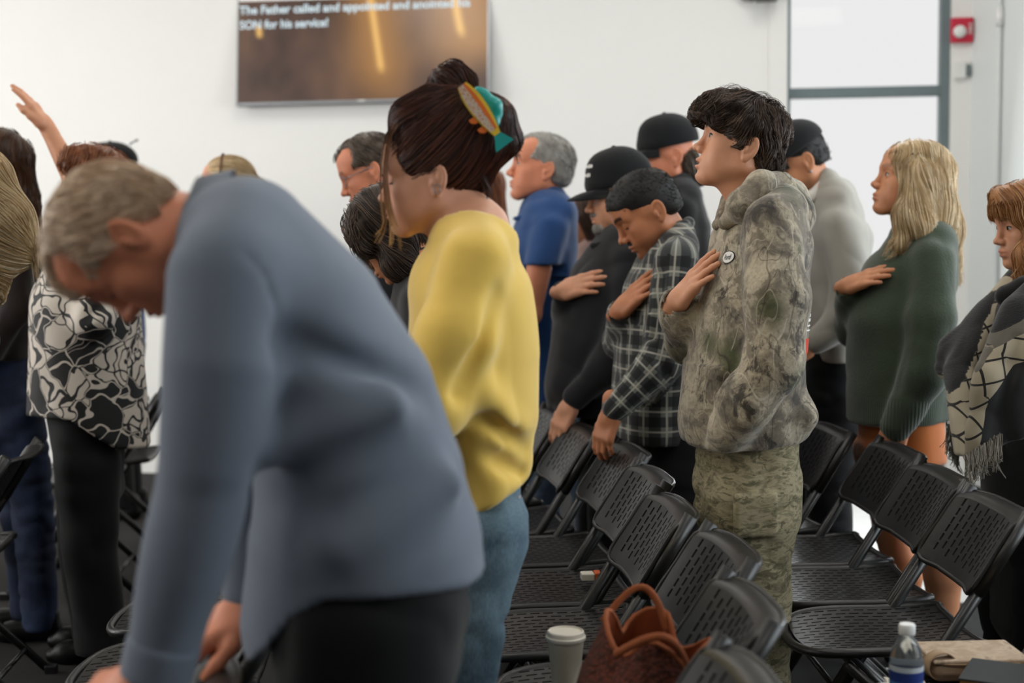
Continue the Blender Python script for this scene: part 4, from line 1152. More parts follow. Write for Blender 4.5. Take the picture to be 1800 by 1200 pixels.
# ------------------------------------------------------------------ boy in camouflage hoodie
def boy():
    s = Person('young man in leaf camouflage hoodie and trousers, right hand on his chest', 1310, 3.65, 9)
    J = s.J
    s.head(1311, 263, yaw=13, pitch=-15, scale=0.99, mouth=0.005, nose=1.0, brow=1.0, lip=0.55)
    body = [U(s.hprim, 0), U(cap(s.H(-0.025, 0, -0.05), J(1338, 345), 0.054, 0.062), 0.03), U(cap(s.H(0.02, 0, -0.085), J(1315, 355), 0.03, 0.05), 0.03)]
    tor = [U(loft([J(1340, 340), J(1347, 372), J(1335, 440), J(1322, 540), J(1310, 640), J(1308, 735), J(1310, 790)],
                  [0.10, 0.185, 0.205, 0.200, 0.195, 0.192, 0.175], [0.065, 0.085, 0.122, 0.134, 0.146, 0.162, 0.150], s.l), 0),
           U(ell(J(1390, 724, 0.03), (0.054, 0.145, 0.050), rot_axes(s.f, s.l, s.u)), 0.04)]
    wr, fdir, hd = chest_hand(s, tor, (1256, 450), (1190, 532), curl=0.14, spread=0.10, thumb=0.12, scale=1.0, reach=0.17)
    cuff = nrmz(fdir); eldir = nrmz(J(1216, 606, -0.2) - wr)
    hand = [U(hd, 0), U(cap(wr, wr + eldir * 0.07, 0.025, 0.028), 0.02)]
    core = [U(loft([J(1338, 350), J(1330, 450), J(1310, 740), J(1315, 800)], [0.12, 0.15, 0.14, 0.12], [0.05, 0.09, 0.09, 0.08], s.l), 0)]
    s.add_body('skin_fair', body, 0.0032, [(hand, 0.003)], core)
    s.eyes(gaze=0.003)
    # hoodie
    arm_l = [J(1356, 392, 0.165), J(1364, 520, 0.225), J(1358, 640, 0.24), J(1314, 706, 0.225), J(1282, 752, 0.175), J(1268, 786, 0.13)]
    arm_r = [J(1330, 392, -0.165), J(1245, 560, -0.22), J(1212, 598, -0.20), wr + eldir * 0.07, wr + eldir * 0.012]
    big = tor + UU(chain(arm_l, [0.072, 0.078, 0.072, 0.060, 0.048, 0.040]), 0.035) + UU(chain(arm_r, [0.072, 0.068, 0.062, 0.052, 0.047]), 0.03)
    # elbow and waist creases
    for a, b, r in ((J(1300, 640, 0.31), J(1345, 664, 0.33), 0.005), (J(1292, 672, 0.30), J(1340, 700, 0.32), 0.005), (J(1296, 455, 0.240), J(1302, 570, 0.275), 0.008),
                    (J(1282, 560, 0.20), J(1252, 690, 0.17), 0.014), (J(1240, 700, 0.10), J(1300, 640, 0.2), 0.012), (J(1262, 690, 0.22), J(1312, 745, 0.3), 0.010)):
        big.append(S(cap(a, b, r), 0.03))
    for a, b, r in ((J(1270, 700, 0.19), J(1325, 640, 0.21), 0.010),):
        big.append(U(cap(a, b, r), 0.05))
    # kangaroo pocket
    pk = [U(grow(tor, 0.010), 0), I(rbox(J(1228, 705, 0.0), (0.12, 0.145, 0.105), 0.01, rot_axes(s.f, s.l, s.u)), 0.004), ('s', cap(J(1232, 625, 0.185), J(1212, 715, 0.175), 0.030), 0.008)]
    big += [U(Pr(lambda p: ev(pk, p), *bounds(tor)), 0.006)]
    big += [I(plane(J(1310, 776), nrmz(-s.u - s.f * 0.06 + s.l * 0.02)), 0.012)]
    big += [S(cap(wr - cuff * 0.012, wr + cuff * 0.12, 0.030, 0.034), 0.01)]
    big += [D(lambda p: folds(p, 0.0045, 7, 3, (1, 1, 0.6)))]
    hood = s.cloth('hoodie', 'camo_leaf', big, 0.0075)
    # hood lying around the neck
    hl = [J(1276, 392, 0.055), J(1304, 356, 0.105), J(1338, 326, 0.10), J(1372, 332, 0.055), J(1388, 345, -0.01)]
    hr = [J(1264, 394, -0.03), J(1292, 354, -0.09), J(1332, 328, -0.09), J(1372, 332, -0.055), J(1388, 345, -0.01)]
    hb = UU(chain(hl, [0.020, 0.032, 0.034, 0.036, 0.040]), 0.03) + UU(chain(hr, [0.020, 0.032, 0.034, 0.036, 0.040]), 0.03)
    hb += [U(ell(J(1388, 378, 0.0), (0.060, 0.115, 0.062), rot_axes(s.f, s.l, s.u)), 0.04), U(cap(J(1300, 368, 0.12), J(1398, 412, 0.10), 0.022, 0.030), 0.04),
           S(cap(s.H(-0.02, 0, -0.03), J(1322, 372), 0.062, 0.060), 0.02), S(cap(J(1330, 340, 0.16), J(1408, 392, 0.14), 0.010), 0.025), D(lambda p: folds(p, 0.004, 12, 9))]
    s.cloth('hood', 'camo_leaf', hb, 0.006, parent=s.root)
    # oval emblem on the chest and the print on the back
    c = J(1265, 449, 0.10); v, f = ellipse2(0.026, 0.0165)
    u = nrmz(-s.f * 0.05 + s.l * 0.98 - s.f * 0.2); e = nrmz(np.cross(nrmz(s.f + s.l), nrmz(s.l - s.f)))
    ux = nrmz(s.l - s.f * 0.7); vy = s.u
    em = decal(s, 'emblem_rim', big, c, ux, vy, v, f, 'print_dark', 0.002)
    v, f = ellipse2(0.0240, 0.0145); decal(s, 'emblem', big, c, ux, vy, v, f, 'print_white', 0.003, em)
    v, f = text2('Ford', 0.030, 0.35, 0.01); v = [(a, b * 1.25) for a, b in v]; decal(s, 'emblem_script', big, c, ux, vy, v, f, 'print_dark', 0.0042, em)
    em['label'] = 'white oval emblem with dark script'
    bc = J(1426, 556, 0.10)
    for k in range(9):
        w = 0.065 + 0.03 * ((k * 37) % 5) / 5; z = 0.06 - k * 0.012; n = 8
        v = [(-w + 2 * w * i / n, z + dz) for i in range(n + 1) for dz in (0, 0.008 if k < 7 else 0.004)]; f = [(2 * i, 2 * i + 2, 2 * i + 3, 2 * i + 1) for i in range(n)]
        decal(s, 'back_print', big, bc, -s.l, s.u, v, f, 'print_white', 0.002, hood)
    n = 8; v = [(-0.08 + 0.16 * i / n, -0.055 - dz * (0.05 - 0.004 * i)) for i in range(n + 1) for dz in (0, 1)]; f = [(2 * i, 2 * i + 2, 2 * i + 3, 2 * i + 1) for i in range(n)]
    decal(s, 'back_print', big, bc, -s.l, s.u, v, f, 'print_red', 0.002, hood)
    # trousers
    hip = J(1313, 850); fl = 0.09
    tr = [U(loft([J(1312, 760), J(1314, 830), J(1312, 900)], [0.175, 0.185, 0.18], [0.125, 0.135, 0.13], s.l), 0)]
    for lt, o in ((0.098, 6), (-0.098, -8)):
        tr.append(U(loft([J(1314 + o, 880, lt), J(1312 + o, 1010, lt), J(1312 + o, 1200, lt), J(1314 + o, 1345, lt)], [0.10, 0.098, 0.098, 0.10], [0.118, 0.108, 0.104, 0.108], s.l), 0.03))
    tr += [S(cap(J(1322, 850, 0.30), J(1352, 800, 0.28), 0.004), 0.006), S(cap(J(1296, 800, 0.30), J(1300, 900, 0.27), 0.003), 0.006), D(lambda p: folds(p, 0.006, 9, 21, (1, 1, 1.6))), I(plane((0, 0, 0.035), (0, 0, -1)), 0.01)]
    tr += [U(rbox(J(1328, 905, 0.205), (0.055, 0.012, 0.055), 0.008, rot_axes(s.f, s.l, s.u)), 0.012)]
    s.cloth('trousers', 'camo_stripe', tr, 0.009)
    for lt in (0.098, -0.098): shoe(s, J(1345, 1380, lt), J(1225, 1385, lt), mat='shoe_black')
    # hair: full, wavy, falling over the brow
    H = s.H; hs = s.hs
    R = s.hR
    hair = [U(ell(H(-0.010, 0, 0.050), np.array((0.101, 0.086, 0.077)) * hs, R), 0),
            U(ell(H(0.045, 0, 0.084), np.array((0.080, 0.068, 0.036)) * hs, R), 0.03),
            U(ell(H(0.104, 0, 0.066), np.array((0.040, 0.056, 0.022)) * hs, R), 0.025),
            U(cap(H(0.115, 0.03, 0.066), H(0.132, 0.02, 0.045), 0.020, 0.009), 0.02), U(cap(H(0.085, 0.052, 0.068), H(0.082, 0.062, 0.044), 0.020, 0.008), 0.02), U(cap(H(0.115, -0.03, 0.064), H(0.130, -0.02, 0.046), 0.020, 0.009), 0.02),
            U(ell(H(-0.060, 0, -0.028), np.array((0.043, 0.062, 0.050)) * hs, R), 0.03),
            U(cap(H(0.022, 0.066, 0.045), H(0.012, 0.076, 0.006), 0.018, 0.006), 0.02), U(cap(H(0.022, -0.066, 0.045), H(0.012, -0.076, 0.006), 0.018, 0.006), 0.02),
            S(ell(H(-0.010, 0.092, -0.014), np.array((0.030, 0.024, 0.040)) * hs, R), 0.004), S(ell(H(-0.010, -0.092, -0.014), np.array((0.030, 0.024, 0.040)) * hs, R), 0.004),
            S(ell(H(0.080, 0, -0.03), np.array((0.060, 0.11, 0.060)) * hs, R), 0.012),
            D(lambda p: (0.008 * vnoise(p, 34, 5) + 0.005 * vnoise(p, 75, 6)).astype(F32))]
    def flow(q, k):
        f = np.zeros_like(q); back = np.clip((0.01 - q[:, 0]) / 0.05, 0, 1)
        f[:, 0] = 0.9 * (1 - back) - 0.25 * back; f[:, 2] = -0.35 * (1 - back) - 0.9 * back - 0.8 * (np.abs(q[:, 1]) > 0.06); f[:, 1] = np.sign(q[:, 1]) * 0.25
        w = vnoise(q.astype(F32), 28, 8); f[:, 0] += 1.0 * w; f[:, 2] += 1.0 * vnoise(q.astype(F32), 30, 9); f[:, 1] += 0.8 * vnoise(q.astype(F32), 26, 10); return f
    fr = []
    r = np.random.default_rng(4)
    for i in range(46):
        y = r.uniform(-0.06, 0.07); x = 0.112 - 12 * y * y * 0.7; z = 0.066 + r.uniform(-0.01, 0.015)
        dx = r.uniform(0.010, 0.036); dz = r.uniform(-0.042, -0.010)
        fr.append([H(x - 0.03, y, z + 0.03), H(x + 0.01, y * 1.05, z + 0.02), H(x + dx, y * 1.1 + r.uniform(-.01, .01), z + dz * 0.45), H(x + dx * 0.8 + r.uniform(-.012, .012), y * 1.15 + r.uniform(-.015, .015), z + dz)])
    for i in range(30):
        y = r.uniform(-0.06, 0.06); z = r.uniform(-0.06, 0.0); fr.append([H(-0.092, y, z + 0.02), H(-0.102, y, z), H(-0.104 - r.uniform(0, .012), y * 1.05, z - 0.015), H(-0.100 - r.uniform(0, .026), y * 1.05, z - 0.026 - r.uniform(-0.01, .012))])
    for i in range(16):
        x = r.uniform(-0.06, 0.06); fr.append([H(x - 0.03, r.uniform(-.04, .05), 0.118), H(x, r.uniform(-.04, .05), 0.13), H(x + 0.03, r.uniform(-.04, .05), 0.13 + r.uniform(-.004, .012)), H(x + 0.055, r.uniform(-.04, .05), 0.12 + r.uniform(-.01, .012))])
    s.hair('hair', 'hair_darkbrown', hair, flow, 0.0055, 5200, 9, 0.009, 0.009, 0.0008, 0.0003, wob=0.2, extra=locks(fr, 12, 0.004, 0.0006, 0.0002, 2, 12, 0.003))
boy()

# ------------------------------------------------------------------ shared pieces of clothing and hair
def torso(s, rows, k=0.0):
    """rows: (px, py, silhouette half width in px, half breadth in m)"""
    pts, a, b = [], [], []
    for px, py, hw, br in rows:
        r = ray(px, 600); rr = nrmz([r[1], -r[0], 0]); w = hw / s.sc
        fr, lr = abs(s.f @ rr), abs(s.l @ rr)
        pts.append(s.J(px, py)); a.append(br); b.append(max(math.sqrt(max(w * w - (br * lr) ** 2, 1e-4)) / fr, 0.05))
    return U(loft(pts, a, b, s.l), k)
def limb(pts, rs, k=0.03): return UU(chain(pts, rs), k)
def neck(s, base, r0=0.052, r1=0.060, front=True):
    it = [U(cap(s.H(-0.022, 0, -0.045), base, r0, r1), 0.03)]
    if front: it.append(U(cap(s.H(0.015, 0, -0.085), base + s.f * 0.02, 0.030, r1 * 0.85), 0.03))
    return it
def hands_down(s, l=None, r=None, d=None):
    """relaxed hands hanging from two wrists"""
    d = -s.u + s.f * 0.25 if d is None else d; it = []
    for w, sd in ((l, 1), (r, -1)):
        if w is not None: it += [U(hand_at(w, d, s.l * sd * 0.9 + s.f * 0.3, sd, curl=0.35, spread=0.04, thumb=0.35), 0), U(cap(w, w - nrmz(d) * 0.05, 0.024, 0.027), 0.015)]
    return [(it, 0.006)]
def ears_out(s, g=0.006):
    R = s.hR; return [S(ell(s.H(-0.013, sg * 0.090, -0.012), np.array((0.026, 0.017, 0.036)) * s.hs, R), g) for sg in (1, -1)]
def short_hair(s, mat, t=0.004, front=0.066, n=1400, length=5, recede=0.0, nape=-0.05, r0=0.0010, name='hair', h=0.005, lift=0.006, fade=0.0, wob=0.15, step=0.006, bumpy=0.0018):
    R, H, hs = s.hR, s.H, s.hs
    it = [U(ell(H(-0.012, 0, 0.037), np.array((0.100 + t, 0.077 + t, 0.085 + t)) * hs, R), 0), U(ell(H(-0.058, 0, -0.018), np.array((0.046 + t, 0.060 + t, 0.046)) * hs, R), 0.03), U(ell(H(0.013, 0, 0.064), np.array((0.079 + t, 0.070 + t, 0.056 + t)) * hs, R), 0.02), U(ell(H(0.070, 0, 0.055), np.array((0.024 + t, 0.048 + t, 0.036 + t)) * hs, R), 0.02),
          S(ell(H(0.110, 0, front - 0.115), np.array((0.080, 0.13, 0.105)) * hs, R), 0.01), S(rbox(H(0.082, 0, -0.075), np.array((0.070, 0.12, 0.10)) * hs, 0.02, R), 0.01)]
    if recede: it += [S(ell(H(0.075, sg * 0.052, 0.075), np.array((0.045, 0.03, 0.04)) * hs, R), 0.015) for sg in (1, -1)]
    it += ears_out(s) + [S(rbox(H(-0.06, 0, nape - 0.06), np.array((0.12, 0.12, 0.06)) * hs, 0.01, R), 0.01), D(lambda p: (bumpy * vnoise(p, 60, 3)).astype(F32))]
    def flow(q, k):
        f = np.zeros_like(q); f[:, 0] = -0.5 + 0.5 * (q[:, 2] > 0.09); f[:, 2] = -0.8; f[:, 1] = 0.2 * np.sign(q[:, 1])
        f[:, 0] += 0.5 * vnoise(q.astype(F32), 30, 2); f[:, 1] += 0.4 * vnoise(q.astype(F32), 30, 5); return f
    return s.hair(name, mat, it, flow, h, n, length, step, lift, r0, r0 * 0.4, wob=wob)
def cap_hat(s, mat='cap_black', brim=True, tilt=0.0, top=0.0, text=None, front_mat=None, line=0.038, label=None):
    R, H, hs = s.hR, s.H, s.hs
    it = [U(ell(H(-0.008, 0, 0.058 + top * 0.4), np.array((0.112, 0.092, 0.084 + top)) * hs, R), 0), U(ell(H(0.045, 0, 0.088), np.array((0.055, 0.062, 0.045 + top)) * hs, R), 0.02),
          U(ell(H(0.030, 0, 0.046), np.array((0.081, 0.084, 0.050)) * hs, R), 0.02),
          U(ell(H(0, 0, 0.143 + top * 1.3), np.array((0.007, 0.007, 0.005)) * hs, R), 0.003),
          I(plane(H(0.0, 0, line), -(R[:, 2] + R[:, 0] * 0.12)), 0.004)]
    for a in np.linspace(0, math.pi, 4)[:-1]:                # seams
        d = np.array([math.cos(a), math.sin(a)])
        it.append(S(cap(H(*(d * 0.055), 0.140 + top), H(*(d * 0.107 * np.array([1, 0.85])), 0.06), 0.0012), 0.003))
    o = s.cloth('cap', mat, it, 0.0055, label=label)
    if brim:
        nx, ny = 9, 13; vs = []
        for t in (0, 1):
            for i in range(nx):
                for j in range(ny):
                    y = (j / (ny - 1) * 2 - 1); x = i / (nx - 1)
                    xo = -0.012 + 0.110 * math.sqrt(1 - (y * 0.078 / 0.092) ** 2); xe = xo + 0.078 * math.sqrt(max(0, 1 - y ** 4)) * x
                    vs.append(H(xe, y * 0.078, line - 0.12 * xo + 0.006 - 0.014 * y * y * x - 0.016 * x * x - 0.004 * t - 0.004 * x))
        f = []
        n1 = nx * ny
        for i in range(nx - 1):
            for j in range(ny - 1):
                a = i * ny + j; f += [(a, a + ny, a + ny + 1, a + 1), (n1 + a, n1 + a + 1, n1 + a + ny + 1, n1 + a + ny)]
        ed = [j for j in range(ny)] + [i * ny + ny - 1 for i in range(nx)] + [(nx - 1) * ny + j for j in range(ny - 1, -1, -1)] + [i * ny for i in range(nx - 1, -1, -1)]
        f += [(a, b, n1 + b, n1 + a) for a, b in zip(ed, ed[1:] + ed[:1]) if a != b]
        b = mesh('brim', vs, f, mat, o, True, s.b)
    if text:
        for tx, z, w in text:
            v, f = text2(tx, w, 0, 0.03); decal(s, 'cap_lettering', it, H(0.098, 0.018, z), s.hR @ np.array([-0.55, 0.83, 0.0]), s.hR[:, 2], v, f, 'print_white', 0.0015, o)
    return o, it
def glasses(s, mat='silver', r=0.0013, lens=True, z=0.002):
    H = s.H; root = None
    for sg in (1, -1):
        m = MB(); c = (0.099, sg * 0.034, z)
        loop = [H(c[0] - 0.010 * abs(math.cos(a)) ** 2 * (1 if math.cos(a) * sg > 0 else 0.0) - 0.003, c[1] + 0.025 * math.copysign(abs(math.cos(a)) ** 0.7, math.cos(a)), c[2] + 0.019 * math.copysign(abs(math.sin(a)) ** 0.7, math.sin(a))) for a in np.linspace(0, 2 * math.pi, 25)]
        m.tube(loop, r, 6, cap=False)
        if sg == 1:
            m.tube([H(0.096, -0.009, z + 0.004), H(0.101, 0, z + 0.008), H(0.096, 0.009, z + 0.004)], r, 6)
        m.tube([H(0.088, sg * 0.058, z + 0.008), H(0.060, sg * 0.072, z + 0.008), H(-0.01, sg * 0.082, z + 0.008), H(-0.025, sg * 0.082, z - 0.008)], r * 1.2, 6)
        g = m.build('glasses' if root is None else 'frame', mat, s.root if root is None else root, True, origin=s.b)
        root = root or g
def collar(s, mat, pts, h, name='collar', th=0.004, lean=0.3, parent=None):
    """standing/folded collar: band of height h along points round the neck"""
    pts = np.array(pts); m = MB(); c = pts.mean(0); vs = []
    n = len(pts)
    for off in (0, th):
        for p in pts:
            o = p - c; o[2] = 0; o = nrmz(o); vs += [p + o * off, p + o * (off - 0.35 * lean * h * 0) + np.array([0, 0, h * 0.9]) - o * lean * h * 0.4, p + o * (off + lean * h * 0.9) + np.array([0, 0, -h * 0.15])]
    f = []
    for t in (0, 1):
        for i in range(n - 1):
            a = (t * n + i) * 3; b = a + 3
            f += [(a, b, b + 1, a + 1), (a + 1, b + 1, b + 2, a + 2)]
    m.add(vs, f); o = m.build(name, mat, parent or s.root, True, origin=s.b); return o
def long_hair(s, name, mat, items, n=2200, steps=16, step=0.016, part=0.0, lift=0.008, r0=0.0010, wave=0.35, extra=None, h=0.007, seed=3, back=0.3):
    def flow(q, k):
        f = np.zeros_like(q); up = np.clip((q[:, 2] - 0.06) / 0.05, 0, 1)
        f[:, 2] = -1.0; f[:, 1] = (np.sign(q[:, 1] - part) * 1.2 * up); f[:, 0] = -back * (1 - 0.3 * up)
        f[:, 0] += wave * vnoise(q.astype(F32), 16, 2); f[:, 1] += wave * vnoise(q.astype(F32), 15, 5); return f
    return s.hair(name, mat, items, flow, h, n, steps, step, lift, r0, r0 * 0.4, wob=0.05, extra=extra, seed=seed)
def basic_legs(s, mat, px, py, lats=(0.095, -0.095), r=(0.105, 0.075, 0.06), shoes='shoe_black', lean=0.0, name='trousers', h=0.011):
    """simple standing trousers: hip at a pixel, straight down to the floor"""
    hip = s.J(px, py); kn = [hip + s.f * (0.03 - lean) - s.u * (hip[2] * 0.47)] * 2; an = [np.array([*(hip - s.f * lean * 2)[:2], 0.06])] * 2
    legs_simple(s, mat, hip, 0.165, lats, kn, an, r, name, waist=hip + s.u * 0.13, h=h)
    if shoes:
        for lt in lats:
            q = an[0] + s.l * lt; shoe(s, q - s.f * 0.05, q + s.f * 0.17, mat=shoes)

# ------------------------------------------------------------------ man bending forward in the foreground
def bending_man():
    s = Person('grey haired man in slate blue shirt bending forward, nearest the camera', 640, 2.1, 6)
    J = s.J
    s.head(236, 415, yaw=0, pitch=74, scale=0.92, brow=0.35, lip=0.4, nose=1.05)
    nb = J(392, 432)
    body = [U(s.hprim, 0), U(cap(s.H(-0.03, 0, -0.03), nb, 0.060, 0.070), 0.03), U(cap(s.H(0.02, 0, -0.075), nb + s.u * -0.03, 0.035, 0.05), 0.03)]
    wl = J(258, 1192, 0.20); wr = J(432, 1068, -0.16)
    hl = [U(hand_at(wl, J(160, 1225, 0.17) - wl, s.u * 0.9 + s.f * 0.3 + s.l * 0.25, 1, curl=0.45, spread=0.08, thumb=0.45, scale=1.05), 0), U(cap(wl, wl + nrmz(J(322, 1000, 0.21) - wl) * 0.07, 0.027, 0.03), 0.02)]
    hr = [U(hand_at(wr, J(355, 1118, -0.14) - wr, s.u * 0.8 + s.f * 0.4 + s.l * 0.3, -1, curl=0.40, spread=0.06, thumb=0.5, scale=1.05), 0), U(cap(wr, wr + nrmz(J(440, 900, -0.2) - wr) * 0.09, 0.027, 0.031), 0.02)]
    core = [U(loft([J(400, 430), J(540, 580), J(640, 960), J(650, 1050)], [0.14, 0.16, 0.14, 0.13], [0.06, 0.08, 0.09, 0.08], s.l), 0)]
    s.add_body('skin_ruddy', body, 0.0045, [(hl, 0.0045), (hr, 0.0045)], core)
    s.eyes(closed=True)
    # shirt
    it = [U(loft([J(385, 400), J(432, 428), J(540, 562), J(602, 705), J(632, 850), J(642, 965), J(645, 1080)], [0.105, 0.195, 0.205, 0.20, 0.195, 0.20, 0.20], [0.062, 0.100, 0.118, 0.139, 0.158, 0.176, 0.186], s.l), 0)]
    al = [J(398, 492, 0.185), J(388, 640, 0.215), J(366, 815, 0.22), J(322, 1000, 0.21), J(278, 1172, 0.20)]
    ar = [J(410, 470, -0.18), J(420, 700, -0.22), J(440, 880, -0.21), J(440, 1040, -0.17)]
    it += [U(loft(al, [0.080, 0.076, 0.066, 0.057, 0.047], [0.080, 0.076, 0.066, 0.057, 0.047], s.l), 0.05)] + limb(ar, [0.075, 0.066, 0.056, 0.044], 0.04)
    # drape folds running from the shoulder and the waist
    for a, b, r in ((J(500, 600, 0.225), J(760, 690, 0.11), 0.004), (J(470, 830, 0.225), J(700, 760, 0.20), 0.005), (J(560, 960, 0.235), J(780, 800, 0.165), 0.005)):
        it.append(S(cap(a, b, r), 0.05))
    for a, b, r in ((J(480, 790, 0.185), J(690, 715, 0.185), 0.010), (J(600, 960, 0.185), J(790, 850, 0.13), 0.012)):
        it.append(U(cap(a, b, r), 0.06))
    # curved shirt tail: cut by two planes
    it += [I(Pr(lambda p: hem(p), (1e9,) * 3, (-1e9,) * 3), 0.006)]
    hz = J(640, 1022)[2]; bx = J(850, 1000); fx = J(430, 1000)
    L = (fx - bx) @ s.f
    def hem(p):
        t = ((p - bx) @ s.f) / L                              # 0 at the back, 1 at the front
        z = hz + 0.012 + 0.01 * np.sin(t * 3.1) - 0.115 * np.clip((t - 0.62) / 0.36, 0, 1.1) ** 1.6
        arm = ((p - bx) @ s.f) > L * 1.03
        return np.where(arm, -1.0, z - p[:, 2]).astype(F32)
    sm = [onto(it, *q, 0.0, 1.2) for q in ((428, 440), (466, 482), (488, 545), (490, 620), (480, 690))]
    for a, b in zip(sm, sm[1:]): it.append(S(cap(a, b, 0.0022), 0.006))       # armhole seam
    it += [D(lambda p: folds(p, 0.0022, 6, 4, (1, 1, 1)))]
    shirt = s.cloth('shirt', 'shirt_slate', it, 0.009)
    cf = [U(cap(al[-2] * 0.2 + al[-1] * 0.8, al[-1] + (al[-1] - al[-2]) * 0.12, 0.050, 0.049), 0), S(cap(al[-1], al[-1] + (al[-1] - al[-2]) * 0.4, 0.036), 0.01), I(plane(al[-1] + (al[-1] - al[-2]) * 0.11, al[-1] - al[-2]), 0.004), I(plane(al[-2] * 0.3 + al[-1] * 0.7, al[-2] - al[-1]), 0.004)]
    s.cloth('cuff', 'shirt_slate', cf, 0.006, parent=shirt)
    # collar standing off the nape, following the leaning neck
    ax = nrmz(s.H(-0.03, 0, -0.03) - nb); c0 = nb + ax * 0.020; sd = s.l; bk = nrmz(np.cross(sd, ax)); bk = bk if bk[2] > 0 else -bk
    vs, f = [], []; n = 17
    for t in (0, 1):
        for i in range(n):
            a = -1.45 + 2.9 * i / (n - 1); d = bk * math.cos(a) * 0.088 + sd * math.sin(a) * 0.086
            e = nrmz(d); vs += [c0 + d * 1.0 + e * 0.004 * t - ax * 0.03, c0 + d * 0.97 + ax * 0.036 + e * 0.004 * t, c0 + d * 1.12 - ax * 0.012 + e * (0.010 + 0.004 * t)]
    for t in (0, 1):
        for i in range(n - 1):
            a = (t * n + i) * 3; f += [(a, a + 3, a + 4, a + 1), (a + 1, a + 4, a + 5, a + 2)]
    mesh('collar', vs, f, 'shirt_slate', shirt, True, s.b)
    # trousers
    hip = J(655, 1030)
    tr = [U(loft([J(648, 960), J(655, 1050), J(650, 1120)], [0.17, 0.18, 0.175], [0.135, 0.15, 0.145], s.l), 0)]
    for lt in (0.10, -0.10):
        tr.append(U(loft([J(640, 1090, lt), hip + s.l * lt + s.f * 0.03 - s.u * 0.47, np.array([*(hip + s.l * lt - s.f * 0.03)[:2], 0.05])], [0.10, 0.085, 0.075], [0.135, 0.10, 0.08], s.l), 0.03))
    tr += [D(lambda p: folds(p, 0.006, 8, 31, (1, 1, 1.6))), I(plane((0, 0, 0.04), (0, 0, -1)), 0.01)]
    s.cloth('trousers', 'trouser_black', tr, 0.011)
    for lt in (0.10, -0.10):
        q = hip + s.l * lt; shoe(s, q - s.f * 0.09, q + s.f * 0.15)
    short_hair(s, 'hair_sand', 0.004, 0.062, 3000, 6, 0.5, -0.055, 0.0011, h=0.006)
bending_man()

